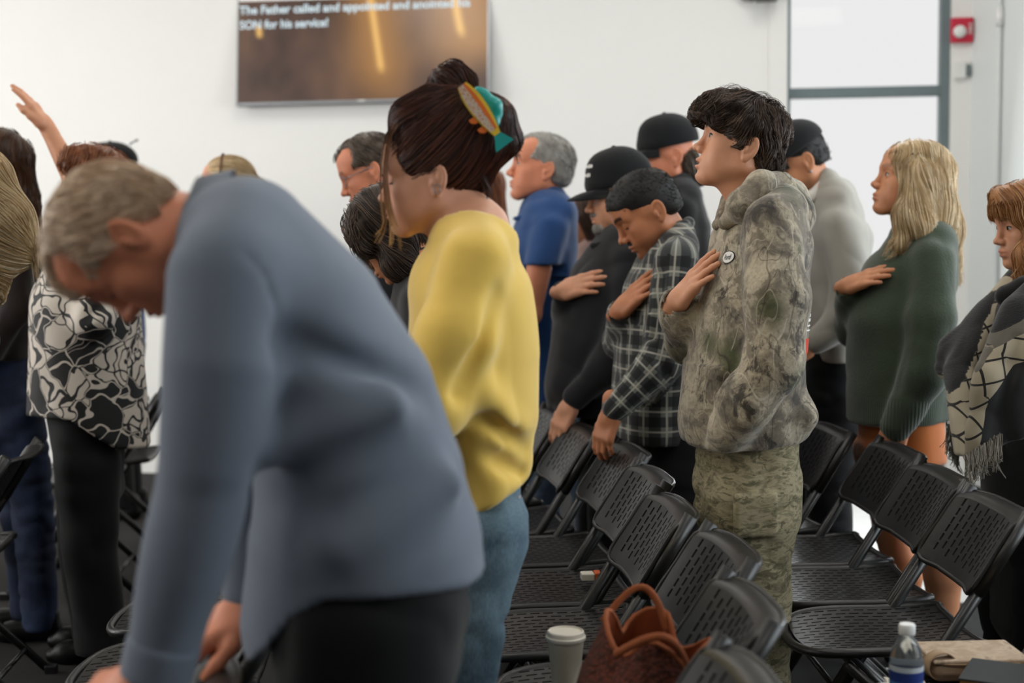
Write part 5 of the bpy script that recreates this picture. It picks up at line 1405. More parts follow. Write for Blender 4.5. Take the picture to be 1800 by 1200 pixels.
# ------------------------------------------------------------------ woman in yellow sweater
def yellow_woman():
    s = Person('woman in yellow knit sweater and light jeans with fish clip in her hair', 835, 2.9, 4)
    J = s.J
    s.head(770, 318, yaw=4, pitch=5, scale=0.95, fem=1, nose=0.88, jaw=0.85, brow=0.6, lip=0.7)
    nb = J(835, 408)
    body = [U(s.hprim, 0), U(cap(s.H(-0.030, 0, -0.045), nb, 0.048, 0.060), 0.03), U(cap(s.H(0.012, 0, -0.085), J(812, 412), 0.026, 0.046), 0.03), U(loft([nb, J(832, 470)], [0.13, 0.16], [0.06, 0.09], s.l), 0.05)]
    core = [U(loft([J(832, 440), J(830, 560), J(845, 800), J(850, 900)], [0.14, 0.14, 0.12, 0.14], [0.07, 0.08, 0.07, 0.08], s.l), 0)]
    wr = J(640, 800, 0.16)
    hand = [U(hand_at(wr, -s.u * 0.3 + s.f, s.l, 1, curl=0.4), 0), U(cap(J(680, 790, 0.19), wr, 0.03, 0.024), 0.02)]
    s.add_body('skin_light', body, 0.0038, [(hand, 0.006)] + hands_down(s, None, J(640, 790, -0.12), s.f), core); s.eyes(closed=True)
    it = [torso(s, [(838, 408, 52, 0.12), (835, 432, 80, 0.175), (826, 520, 112, 0.20), (830, 620, 116, 0.195), (838, 720, 108, 0.19), (850, 800, 86, 0.175), (855, 880, 74, 0.165)])]
    al = [J(832, 462, 0.165), J(800, 590, 0.205), J(762, 712, 0.215), J(690, 780, 0.19)]
    it += limb(al, [0.070, 0.072, 0.066, 0.045], 0.04) + limb([J(820, 462, -0.165), J(770, 700, -0.2), J(690, 770, -0.14)], [0.07, 0.066, 0.045])
    it += [S(cap(J(882, 520, 0.225), J(805, 690, 0.27), 0.008), 0.035), U(cap(J(905, 770, 0.14), J(850, 690, 0.20), 0.012), 0.06), S(cap(J(930, 790, 0.10), J(860, 740, 0.19), 0.006), 0.04), S(cap(J(915, 830, 0.10), J(850, 800, 0.19), 0.006), 0.04)]
    it += [S(ell(J(842, 382, 0.0), (0.088, 0.098, 0.050), rot_axes(s.f, s.l, s.u)), 0.012)]
    n = nrmz(-s.u * 0.86 - s.f * 0.52)                       # hem rising to the back
    it += [I(plane(J(862, 868), n), 0.012), D(lambda p: folds(p, 0.005, 6, 12, (1, 1, 0.7)))]
    s.cloth('sweater', 'sweater_yellow', it, 0.0085)
    hip = J(855, 905)
    tr = [torso(s, [(866, 862, 50, 0.14), (860, 910, 70, 0.165), (850, 960, 70, 0.165)])]
    for lt in (0.085, -0.085):
        tr.append(U(loft([J(846, 940, lt), J(820, 1080, lt), J(808, 1230, lt), np.array([*J(812, 1230, lt)[:2], 0.05])], [0.088, 0.078, 0.074, 0.075], [0.092, 0.080, 0.074, 0.075], s.l), 0.03))
    tr += [D(lambda p: folds(p, 0.004, 10, 41, (1, 1, 1.8))), I(plane((0, 0, 0.04), (0, 0, -1)), 0.01)]
    s.cloth('jeans', 'denim_light', tr, 0.009)
    for lt in (0.085, -0.085):
        q = J(812, 1230, lt); shoe(s, q - s.f * 0.04, q + s.f * 0.15, 0.04)
    # hair drawn up to a knot
    R, H, hs = s.hR, s.H, s.hs; A = lambda px, py, lt=0.0: J(px, py, lt)
    hi = [U(ell(H(-0.012, 0, 0.042), np.array((0.108, 0.085, 0.092)) * hs, R), 0), U(ell(J(815, 215), (0.105, 0.080, 0.062), R), 0.04), U(ell(J(838, 265), (0.064, 0.062, 0.046), R), 0.04),
          U(cap(J(865, 235), J(898, 248), 0.040, 0.022), 0.03), U(cap(J(720, 205), J(780, 178), 0.038, 0.042), 0.04), U(cap(J(808, 302, 0.03), J(845, 318, 0.0), 0.022, 0.020), 0.03),
          S(ell(H(0.100, 0, -0.035), np.array((0.070, 0.12, 0.090)) * hs, R), 0.010), S(ell(H(0.02, 0.085, -0.055), np.array((0.055, 0.035, 0.055)) * hs, R), 0.01), S(ell(H(0.02, -0.085, -0.055), np.array((0.055, 0.035, 0.055)) * hs, R), 0.01)]
    knot = [U(cap(J(790, 168), J(778, 138, 0.01), 0.026, 0.022), 0), U(cap(J(778, 138, 0.01), J(798, 125, 0.0), 0.022, 0.020), 0.01), U(cap(J(798, 125, 0.0), J(820, 142, -0.01), 0.020, 0.018), 0.01), U(cap(J(820, 142, -0.01), J(812, 172), 0.018, 0.024), 0.01), U(cap(J(800, 140, -0.02), J(802, 160, -0.02), 0.018), 0.02)]
    def flow(q, k):
        kn = s.toH(J(825, 190)[None])[0]; f = kn - q; f = f / (np.linalg.norm(f, axis=1)[:, None] + 1e-6)
        f[:, 0] -= 0.25; f[:, 2] += 0.1 * np.clip((q[:, 2] - 0.05) / 0.05, -1, 1); return f
    r = np.random.default_rng(6)
    ex = []
    for i in range(34):
        a, b = r.uniform(-.02, .02, 2); ex.append([J(870 + r.uniform(-12, 12), 225 + r.uniform(-14, 20), a), J(893 + r.uniform(-6, 8), 238 + r.uniform(-15, 15), a), J(905 + r.uniform(-10, 12), 250 + r.uniform(-18, 34), b)])
    for i in range(0): ex.append([J(745, 285, 0.075), J(750, 320, 0.078), J(758, 360, 0.07), J(768, 400 + r.uniform(-10, 10), 0.05)])
    for i in range(10): ex.append([J(840 + r.uniform(-15, 10), 300, 0.04), J(852, 322, 0.04), J(862 + r.uniform(-5, 12), 345 + r.uniform(-15, 6), 0.03)])
    s.hair('hair', 'hair_brunette', hi + UU([x for _, x, _ in knot], 0.012), flow, 0.0055, 3600, 9, 0.013, 0.004, 0.0008, 0.0004, wob=0.03, extra=locks(ex, 5, 0.003, 0.0008, 0.0003, 5, 12))
    lk = []
    for i in range(9):
        o = r.uniform(-7, 10); lt = r.uniform(0.035, 0.06)
        lk.append([J(718 + o * 0.5, 205, lt * 0.3), J(688 + o * 0.5, 228, lt * 0.8), J(676 + o * 0.6, 290, lt), J(678 + o, 350, lt), J(686 + o * 1.5, 395, lt), J(682 + o * 3.2, 425 + r.uniform(-30, 20), lt)])
    g = locks(lk, 5, 0.0022, 0.0007, 0.0003, 8, 14)
    np_mesh('front_hair_lock', g[0], g[1], 'hair_lit_ends', s.root, s.b, {'rnd': np.tile(np.repeat(np.linspace(0, 1, 14), 3), len(g[2]) // 42)})
    # earring
    m = MB(); q = J(768, 332, 0.085); m.tube([q + s.f * 0.007 * math.cos(a) + s.u * 0.009 * math.sin(a) for a in np.linspace(0, 6.28, 15)], 0.001, 5, cap=False); m.build('earring', 'silver', s.root, True, origin=s.b)
    fish_clip(s)
def fish_clip(s):
    J = s.J; plain('clip_teal', '#1f9a94', 0.35, 0.05); plain('clip_orange', '#e0702a', 0.4, 0.08); plain('clip_yellow', '#e6c23a', 0.4, 0.05)
    t = NT('clip_speckle'); o = t.obj(); v = t.voronoi(o, 260); t.col(t.mix(t.math('LESS_THAN', v.outputs[0], 0.35), '#c9b8a4', '#c8622e')); t.set(Roughness=0.35); M['clip_speckle'] = t.m
    a, b = J(812, 150, 0.098), J(884, 250, 0.086); ax = nrmz(b - a); L = np.linalg.norm(b - a); n = s.l; w = nrmz(np.cross(n, ax)); w = w if w[2] > 0 else -w
    def plate(name, prof, mat, z0, th, parent):
        vs, f = [], []; k = len(prof)
        for zz in (z0, z0 + th):
            for (t, lo, hi) in prof: vs += [a + ax * t * L + w * lo + n * zz, a + ax * t * L + w * hi + n * zz]
        for i in range(k - 1):
            p = i * 2; q = k * 2 + p; f += [(p, p + 2, p + 3, p + 1), (q, q + 1, q + 3, q + 2), (p, q, q + 2, p + 2), (p + 1, p + 3, q + 3, q + 1)]
        f += [(0, 1, k * 2 + 1, k * 2), (k * 2 - 2, k * 4 - 2, k * 4 - 1, k * 2 - 1)]
        return mesh(name, vs, f, mat, parent, False, s.b)
    ts = np.linspace(0, 0.86, 12); hw = lambda t: 0.0150 * math.sin(math.pi * min(1, (t + 0.06) / 0.98) ** 0.8) ** 0.75 + 0.003
    body = plate('hair_clip', [(t, -hw(t), hw(t)) for t in ts], 'clip_yellow', 0.002, 0.007, s.root)
    body['label'] = 'yellow, orange and teal trout shaped claw clip'
    plate('belly_patch', [(t, -hw(t) * 0.86, hw(t) * 0.15) for t in ts[:-1]], 'clip_speckle', 0.009, 0.0015, body)
    plate('side_stripe', [(t, hw(t) * 0.15, hw(t) * 0.62) for t in ts[:-1]], 'clip_orange', 0.009, 0.0017, body)
    plate('tail_fin', [(0.84, -0.007, 0.007), (0.90, -0.010, 0.010), (1.02, -0.020, 0.018), (1.06, -0.022, 0.020)], 'clip_teal', 0.002, 0.006, body)
    plate('belly_fin', [(0.46, -0.030, -0.012), (0.52, -0.029, -0.012), (0.56, -0.022, -0.012)], 'clip_orange', 0.003, 0.004, body)
    plate('belly_fin', [(0.64, -0.027, -0.010), (0.70, -0.026, -0.008), (0.74, -0.019, -0.008)], 'clip_orange', 0.003, 0.004, body)
    it = [U(cap(a + ax * L * 0.28 + w * 0.028 - n * 0.02, a + ax * L * 0.52 + w * 0.028 - n * 0.02, 0.010, 0.013), 0), U(cap(a + ax * L * 0.5 + w * 0.032 - n * 0.02, a + ax * L * 0.62 + w * 0.026 - n * 0.025, 0.014, 0.011), 0.01), U(cap(a + ax * L * 0.2 + w * 0.02 - n * 0.02, a + ax * L * 0.7 + w * 0.012 - n * 0.02, 0.010), 0.01)]
    s.cloth('claw', 'clip_teal', it, 0.004, parent=body)
yellow_woman()

# ------------------------------------------------------------------ man in plaid flannel, head bowed
def plaid_pat(s, al, ar, c, rt=0.16):
    tor = cyl_pat(c, s.u, s.f)
    segs = [(al[i], al[i + 1]) for i in range(len(al) - 1)], [(ar[i], ar[i + 1]) for i in range(len(ar) - 1)]
    def fn(V):
        out = tor(V, rt); best = np.full(len(V), 1e9)
        for sg in segs:
            acc = 0.0
            for a, b in sg:
                ab = b - a; L = np.linalg.norm(ab); ax = ab / L; q = V - a; t = np.clip((q @ ax) / L, 0, 1); rr = np.linalg.norm(q - (t * L)[:, None] * ax, axis=1)
                ref = nrmz(np.cross(ax, s.l)); oth = np.cross(ax, ref); ang = np.arctan2(q @ oth, q @ ref)
                lat = np.abs((V - c) @ s.l)
                m = (rr < 0.088) & (rr < best) & (lat > 0.125)
                out[m] = np.stack([ang[m] * 0.065, acc + t[m] * L, np.zeros(m.sum())], 1); best[m] = rr[m]; acc += L
        return out
    return fn
def plaid_man():
    s = Person('man in black and grey plaid flannel shirt with bowed head, hand on chest', 1160, 4.65, 10)
    J = s.J
    s.head(1146, 371, yaw=4, pitch=33, scale=1.10, stubble=0.55, brow=0.95, lip=0.4, nose=1.05)
    nb = J(1184, 425)
    body = [U(s.hprim, 0)] + neck(s, nb, 0.056, 0.064)
    tor = [torso(s, [(1190, 414, 34, 0.11), (1180, 436, 50, 0.19), (1160, 510, 66, 0.205), (1146, 610, 68, 0.20), (1142, 700, 68, 0.195), (1140, 790, 64, 0.185)])]
    wr, fd, hd = chest_hand(s, tor, (1148, 486), (1090, 546), curl=0.16, spread=0.08, thumb=0.2, scale=1.02)
    ed = nrmz(J(1092, 605, -0.2) - wr); wl = J(1075, 728, 0.19)
    hand = [U(hd, 0), U(cap(wr, wr + ed * 0.06, 0.024, 0.027), 0.02)]
    hl = [U(hand_at(wl, J(1062, 765, 0.19) - wl, s.f * 0.8 + s.l * 0.5, 1, curl=0.5, spread=0.05, scale=0.98), 0), U(cap(wl - s.u * -0.05, wl, 0.028), 0.02)]
    core = [U(loft([nb, J(1150, 600), J(1150, 800)], [0.12, 0.14, 0.12], [0.06, 0.08, 0.08], s.l), 0)]
    s.add_body('skin_tan', body, 0.0036, [(hand, 0.0035), (hl, 0.005)], core); s.eyes(closed=True)
    it = list(tor)
    al = [J(1188, 460, 0.17), J(1180, 560, 0.215), J(1160, 640, 0.225), J(1082, 718, 0.20)]; ar = [J(1170, 458, -0.17), J(1092, 600, -0.22), wr + ed * 0.015]
    it += limb(al, [0.072, 0.070, 0.066, 0.046]) + limb(ar, [0.070, 0.062, 0.043])
    it += [S(cap(wr, wr + nrmz(fd) * 0.1, 0.031), 0.008), S(cap(J(1150, 600, 0.28), J(1170, 660, 0.29), 0.010), 0.03), S(cap(J(1160, 480, 0.22), J(1150, 590, 0.24), 0.010), 0.03), I(plane(J(1140, 772), (0, 0, -1)), 0.008), D(lambda p: folds(p, 0.005, 9, 14))]
    sh = s.cloth('flannel_shirt', 'plaid', it, 0.0075, pat=plaid_pat(s, al, ar, J(1150, 600)))
    # collar lying open round the bowed neck
    pc = cyl_pat(nb, s.u, s.f)
    ci = limb([J(1140, 455, 0.05), J(1168, 436, 0.085), J(1202, 398, 0.055), J(1210, 392, 0.0), J(1202, 398, -0.055), J(1150, 440, -0.06)], [0.012, 0.018, 0.017, 0.016, 0.017, 0.012], 0.02)
    s.cloth('collar', 'plaid', ci + [S(cap(s.H(-0.02, 0, -0.04), nb, 0.060, 0.066), 0.006)], 0.0055, pat=lambda V: pc(V, 0.08), parent=sh)
    basic_legs(s, 'trouser_black', 1172, 830, r=(0.115, 0.09, 0.08))
    short_hair(s, 'hair_black', 0.0015, 0.072, 2600, 3, 0, -0.045, 0.0007, lift=0.0025, step=0.0035, bumpy=0.0003)
    m = MB(); pts = [s.H(0.100 - abs(y) * 0.35 - 0.010 * (abs(y) > 0.02), y, -0.049 - abs(y) * 0.25) for y in np.linspace(-0.028, 0.028, 11)]; m.tube(pts, [0.002, 0.004, 0.005, 0.0055, 0.0055, 0.0045, 0.0055, 0.0055, 0.005, 0.004, 0.002], 6); m.build('moustache', 'hair_black', s.root, True, origin=s.b)
plaid_man()

def black_cap_man():
    s = Person('older man in black lettered cap, glasses and black jacket, hand on chest', 1075, 5.15, 8)
    J = s.J
    s.head(1096, 348, yaw=2, pitch=7, scale=1.08, stubble=0.0, brow=0.3, lip=0.4, nose=1.05)
    nb = J(1108, 418)
    tor = [torso(s, [(1108, 414, 36, 0.11), (1098, 436, 58, 0.19), (1070, 510, 76, 0.21), (1052, 600, 86, 0.21), (1042, 680, 86, 0.205), (1045, 760, 76, 0.19)])]
    wr, fd, hd = chest_hand(s, tor, (1046, 492), (990, 512), curl=0.22, spread=0.07, thumb=0.25, scale=1.04, reach=0.15)
    ed = nrmz(J(1000, 585, -0.23) - wr); wl = J(1003, 712, 0.2)
    hand = [U(hd, 0), U(cap(wr, wr + ed * 0.06, 0.024, 0.027), 0.02)]
    hl = [U(hand_at(wl, J(984, 752, 0.2) - wl, s.f * 0.7 + s.l * 0.6 + s.u * 0.3, 1, curl=0.4, spread=0.06, scale=1.0), 0), U(cap(wl + s.u * 0.05 - s.f * 0.03, wl, 0.028), 0.02)]
    core = [U(loft([nb, J(1070, 600), J(1060, 780)], [0.12, 0.15, 0.13], [0.06, 0.09, 0.08], s.l), 0)]
    s.add_body('skin_fair', [U(s.hprim, 0)] + neck(s, nb), 0.004, [(hand, 0.004), (hl, 0.005)], core); s.eyes()
    it = list(tor)
    al = [J(1110, 462, 0.17), J(1100, 570, 0.22), J(1076, 640, 0.23), J(1012, 698, 0.205)]; ar = [J(1080, 460, -0.17), J(1000, 580, -0.23), wr + ed * 0.015]
    it += limb(al, [0.070, 0.068, 0.064, 0.046]) + limb(ar, [0.07, 0.062, 0.044])
    it += [S(cap(wr, wr + nrmz(fd) * 0.1, 0.031), 0.008), S(cap(J(1085, 620, 0.29), J(1050, 600, 0.27), 0.010), 0.03), S(cap(J(1062, 640, 0.2), J(1020, 720, 0.17), 0.008), 0.03), I(plane(J(1045, 728), nrmz(np.array([0, 0, -1]) + s.f * 0.12)), 0.008), D(lambda p: folds(p, 0.006, 8, 24))]
    jk = s.cloth('jacket', 'jacket_black', it, 0.009)
    ci = limb([J(1042, 432, 0.05), J(1072, 428, 0.09), J(1112, 408, 0.075), J(1130, 402, 0.0)], [0.012, 0.018, 0.018, 0.018], 0.02)
    s.cloth('collar', 'jacket_black', ci, 0.007, parent=jk)
    basic_legs(s, 'trouser_black', 1080, 800, r=(0.12, 0.09, 0.08))
    co, ci_ = cap_hat(s, 'cap_black', True, top=0.018)
    for z, w in ((0.112, 0.030), (0.082, 0.022)):            # white stitched lettering, too edge-on to read
        for k in range(5):
            x0 = -w + k * 0.4 * w * 1.1; hh = 0.0075 - 0.002 * ((k * 7) % 3) / 2; n = 3
            v = [(x0 + 0.34 * w * i / n, sg * hh) for i in range(n + 1) for sg in (-1, 1)]; f = [(2 * i, 2 * i + 2, 2 * i + 3, 2 * i + 1) for i in range(n)]
            decal(s, 'cap_lettering', ci_, s.H(0.098, 0.016, z), s.hR @ np.array([-0.35, 0.94, 0.0]), s.hR[:, 2], v, f, 'print_white', 0.0015, co)
    glasses(s)
    short_hair(s, 'hair_grey', 0.002, 0.05, 500, 4)
    bd = [U(ell(s.H(0.072, 0, -0.095), np.array((0.030, 0.035, 0.028)) * s.hs, s.hR), 0), U(ell(s.H(0.092, 0, -0.050), np.array((0.012, 0.026, 0.008)) * s.hs, s.hR), 0.006), S(ell(s.H(0.11, 0, -0.068), np.array((0.02, 0.018, 0.008)) * s.hs, s.hR), 0.006)]
    s.hair('beard', 'hair_grey', bd, lambda q, k: np.stack([0.2 + 0 * q[:, 0], 0 * q[:, 0], -1 + 0 * q[:, 0]], 1), 0.005, 500, 4, 0.006, 0.004, 0.0008, 0.0004)
    return s
BC = black_cap_man()

def dark_cap_man():
    s = Person('man in plain dark cap and black polo with grey hair over his collar', 1185, 5.7, 6)
    J = s.J
    s.head(1180, 279, yaw=0, pitch=5, scale=1.08, brow=0.4)
    nb = J(1187, 338)
    core = [U(loft([nb, J(1190, 500), J(1190, 750)], [0.12, 0.15, 0.13], [0.06, 0.08, 0.08], s.l), 0)]
    s.add_body('skin_ruddy', [U(s.hprim, 0)] + neck(s, nb), 0.0045, hands_down(s, J(1178, 606, 0.2), J(1168, 606, -0.2)), core); s.eyes()
    it = [torso(s, [(1190, 330, 34, 0.11), (1190, 350, 46, 0.19), (1188, 410, 62, 0.205), (1185, 520, 64, 0.20), (1185, 720, 64, 0.19)])] + limb([J(1192, 372, 0.17), J(1195, 500, 0.215), J(1180, 600, 0.2)], [0.068, 0.062, 0.05]) + limb([J(1190, 372, -0.17), J(1190, 500, -0.215), J(1170, 600, -0.2)], [0.068, 0.062, 0.05]) + [D(lambda p: folds(p, 0.004, 9, 24))]
    sh = s.cloth('polo_shirt', 'shirt_black', it, 0.011)
    ci = limb([J(1152, 352, 0.05), J(1175, 340, 0.08), J(1205, 325, 0.06), J(1213, 322, 0.0), J(1205, 325, -0.06)], [0.009, 0.013, 0.013, 0.013, 0.012], 0.015)
    fabric('collar_trim', '#3b343c', 0.8); s.cloth('collar', 'collar_trim', ci, 0.006, parent=sh)
    basic_legs(s, 'trouser_black', 1185, 740)
    cap_hat(s, 'cap_black', True, top=0.014)
    R, H = s.hR, s.H
    hi = [U(ell(H(-0.062, 0, -0.02), (0.052, 0.070, 0.066), R), 0), U(cap(H(-0.075, 0.03, -0.05), H(-0.105, 0.035, -0.095), 0.030, 0.018), 0.03), U(cap(H(-0.075, -0.03, -0.05), H(-0.1, -0.035, -0.095), 0.030, 0.018), 0.03)] + ears_out(s)
    long_hair(s, 'hair', 'hair_saltbrown', hi, 600, 8, 0.012, h=0.008)
dark_cap_man()

def blue_polo_man():
    s = Person('grey haired man in blue short sleeved shirt looking ahead', 955, 5.8, 4)
    J = s.J
    s.head(958, 301, yaw=0, pitch=-9, scale=1.16, brow=0.25, lip=0.4, nose=1.05)
    nb = J(968, 368)
    arm = [U(cap(J(948, 470, 0.215), J(932, 552, 0.225), 0.050, 0.042), 0), U(cap(J(932, 552, 0.225), J(850, 600, 0.2), 0.044, 0.03), 0.02)] 
    wr = J(850, 600, 0.2); arm.append(U(hand_at(wr, s.f + s.u * 0.2, s.l, 1), 0.01))
    core = [U(loft([nb, J(955, 500), J(960, 750)], [0.12, 0.15, 0.13], [0.06, 0.08, 0.08], s.l), 0)]
    s.add_body('skin_ruddy', [U(s.hprim, 0)] + neck(s, nb, 0.056, 0.064), 0.0042, [(arm, 0.007)], core); s.eyes()
    it = [torso(s, [(966, 358, 36, 0.11), (962, 380, 52, 0.19), (952, 440, 62, 0.21), (950, 520, 62, 0.205), (952, 620, 60, 0.20), (955, 720, 58, 0.19)])]
    it += limb([J(966, 402, 0.17), J(952, 468, 0.215)], [0.070, 0.072]) + limb([J(960, 402, -0.17), J(950, 470, -0.215)], [0.070, 0.070])
    it += [S(cap(J(950, 478, 0.215), J(944, 520, 0.225), 0.052), 0.008), I(Pr(lambda p: np.where(((p - s.b.astype(F32)) @ s.l.astype(F32)) > 0.165, (J(950, 468, 0.2)[2] - p[:, 2]) , -1).astype(F32), (1e9,) * 3, (-1e9,) * 3), 0.006), D(lambda p: folds(p, 0.006, 8, 44))]
    sh = s.cloth('shirt', 'shirt_blue', it, 0.009)
    ci = limb([J(905, 384, 0.05), J(935, 378, 0.085), J(972, 352, 0.07), J(984, 346, 0.0), J(972, 352, -0.07), J(930, 376, -0.08)], [0.008, 0.015, 0.015, 0.015, 0.014, 0.01], 0.02)
    s.cloth('collar', 'shirt_blue', ci + [S(cap(s.H(-0.02, 0, -0.04), nb, 0.060, 0.066), 0.006)], 0.006, parent=sh)
    basic_legs(s, 'denim_mid', 962, 760)
    short_hair(s, 'hair_grey', 0.003, 0.078, 1800, 5, 0.4, r0=0.0008, lift=0.004)
blue_polo_man()

def background_woman():
    s = Person('brown haired woman in profile standing far back behind the blue shirted man', 1030, 6.2, 4)
    J = s.J
    s.head(1038, 392, yaw=6, pitch=4, scale=0.98, fem=1, nose=0.9)
    nb = J(1045, 448)
    core = [U(loft([nb, J(1045, 560), J(1045, 750)], [0.12, 0.13, 0.12], [0.06, 0.08, 0.08], s.l), 0)]
    s.add_body('skin_warm', [U(s.hprim, 0)] + neck(s, nb), 0.005, hands_down(s, J(1040, 655, 0.2), J(1040, 655, -0.2)), core); s.eyes()
    s.cloth('blouse', 'shirt_rose', [torso(s, [(1046, 445, 38, 0.13), (1042, 480, 48, 0.18), (1040, 560, 52, 0.18), (1040, 720, 50, 0.17)])] + limb([J(1045, 480, 0.15), J(1040, 640, 0.2)], [0.06, 0.05]) + limb([J(1045, 480, -0.15), J(1040, 640, -0.2)], [0.06, 0.05]), 0.011)
    basic_legs(s, 'denim_mid', 1042, 720, shoes='shoe_black', h=0.013)
    R, H = s.hR, s.H
    hi = [U(ell(H(-0.016, 0, 0.040), (0.108, 0.086, 0.088), R), 0), U(cap(H(-0.05, 0.03, 0), H(-0.075, 0.04, -0.15), 0.060, 0.04), 0.04), U(cap(H(-0.05, -0.03, 0), H(-0.075, -0.04, -0.15), 0.060, 0.04), 0.04), U(cap(H(0.01, 0.075, 0.03), H(-0.02, 0.085, -0.12), 0.022, 0.015), 0.03), S(ell(H(0.095, 0, -0.03), (0.078, 0.12, 0.085), R), 0.01)]
    long_hair(s, 'hair', 'hair_brown', hi, 900, 12, 0.014, h=0.009)
background_woman()

def grey_sweater_man():
    s = Person('man in light grey sweater with white collar and black cap, head bowed', 1455, 5.2, 5)
    J = s.J
    s.head(1409, 286, yaw=4, pitch=28, scale=1.08, stubble=0.6, brow=0.7)
    nb = J(1444, 338)
    core = [U(loft([nb, J(1465, 500), J(1470, 700)], [0.12, 0.15, 0.13], [0.06, 0.08, 0.08], s.l), 0)]
    s.add_body('skin_warm', [U(s.hprim, 0)] + neck(s, nb, 0.058, 0.066), 0.004, hands_down(s, J(1424, 606, 0.19), J(1414, 604, -0.18), s.f * 0.8 - s.u * 0.5), core); s.eyes(closed=True)
    it = [torso(s, [(1450, 326, 32, 0.11), (1456, 350, 50, 0.19), (1462, 420, 68, 0.21), (1462, 520, 62, 0.205), (1455, 600, 50, 0.19), (1452, 660, 44, 0.18)])]
    al = [J(1474, 400, 0.175), J(1496, 510, 0.225), J(1488, 560, 0.225), J(1430, 602, 0.19)]
    it += limb(al, [0.074, 0.068, 0.062, 0.046]) + limb([J(1465, 400, -0.17), J(1480, 530, -0.22), J(1420, 600, -0.18)], [0.07, 0.06, 0.045])
    it += [I(plane(J(1455, 632), (0, 0, -1)), 0.01), S(cap(J(1450, 520, 0.28), J(1500, 560, 0.29), 0.008), 0.03), D(lambda p: folds(p, 0.006, 8, 54))]
    s.cloth('sweater', 'sweater_grey', it, 0.0085)
    ci = limb([J(1412, 358, 0.04), J(1426, 346, 0.075), J(1450, 318, 0.06), J(1458, 312, 0.0), J(1450, 318, -0.06), J(1420, 345, -0.07)], [0.012, 0.019, 0.018, 0.018, 0.018, 0.012], 0.02)
    s.cloth('collar', 'collar_white', ci + [S(cap(s.H(-0.02, 0, -0.04), nb, 0.060, 0.067), 0.006)], 0.006)
    basic_legs(s, 'trouser_black', 1458, 690, r=(0.11, 0.085, 0.075))
    cap_hat(s, 'cap_black', True)
    short_hair(s, 'hair_black', 0.002, 0.06, 600, 3, 0, -0.04)
    m = MB(); m.lathe([(0.001, 0), (0.004, 0.001), (0.005, 0.003), (0.003, 0.005), (0.001, 0.0055)], s.H(-0.008, 0.080, -0.040), 10, quat_to((0, 0, 1), s.l)); m.build('earring', 'silver', s.root, True, origin=s.b)
grey_sweater_man()

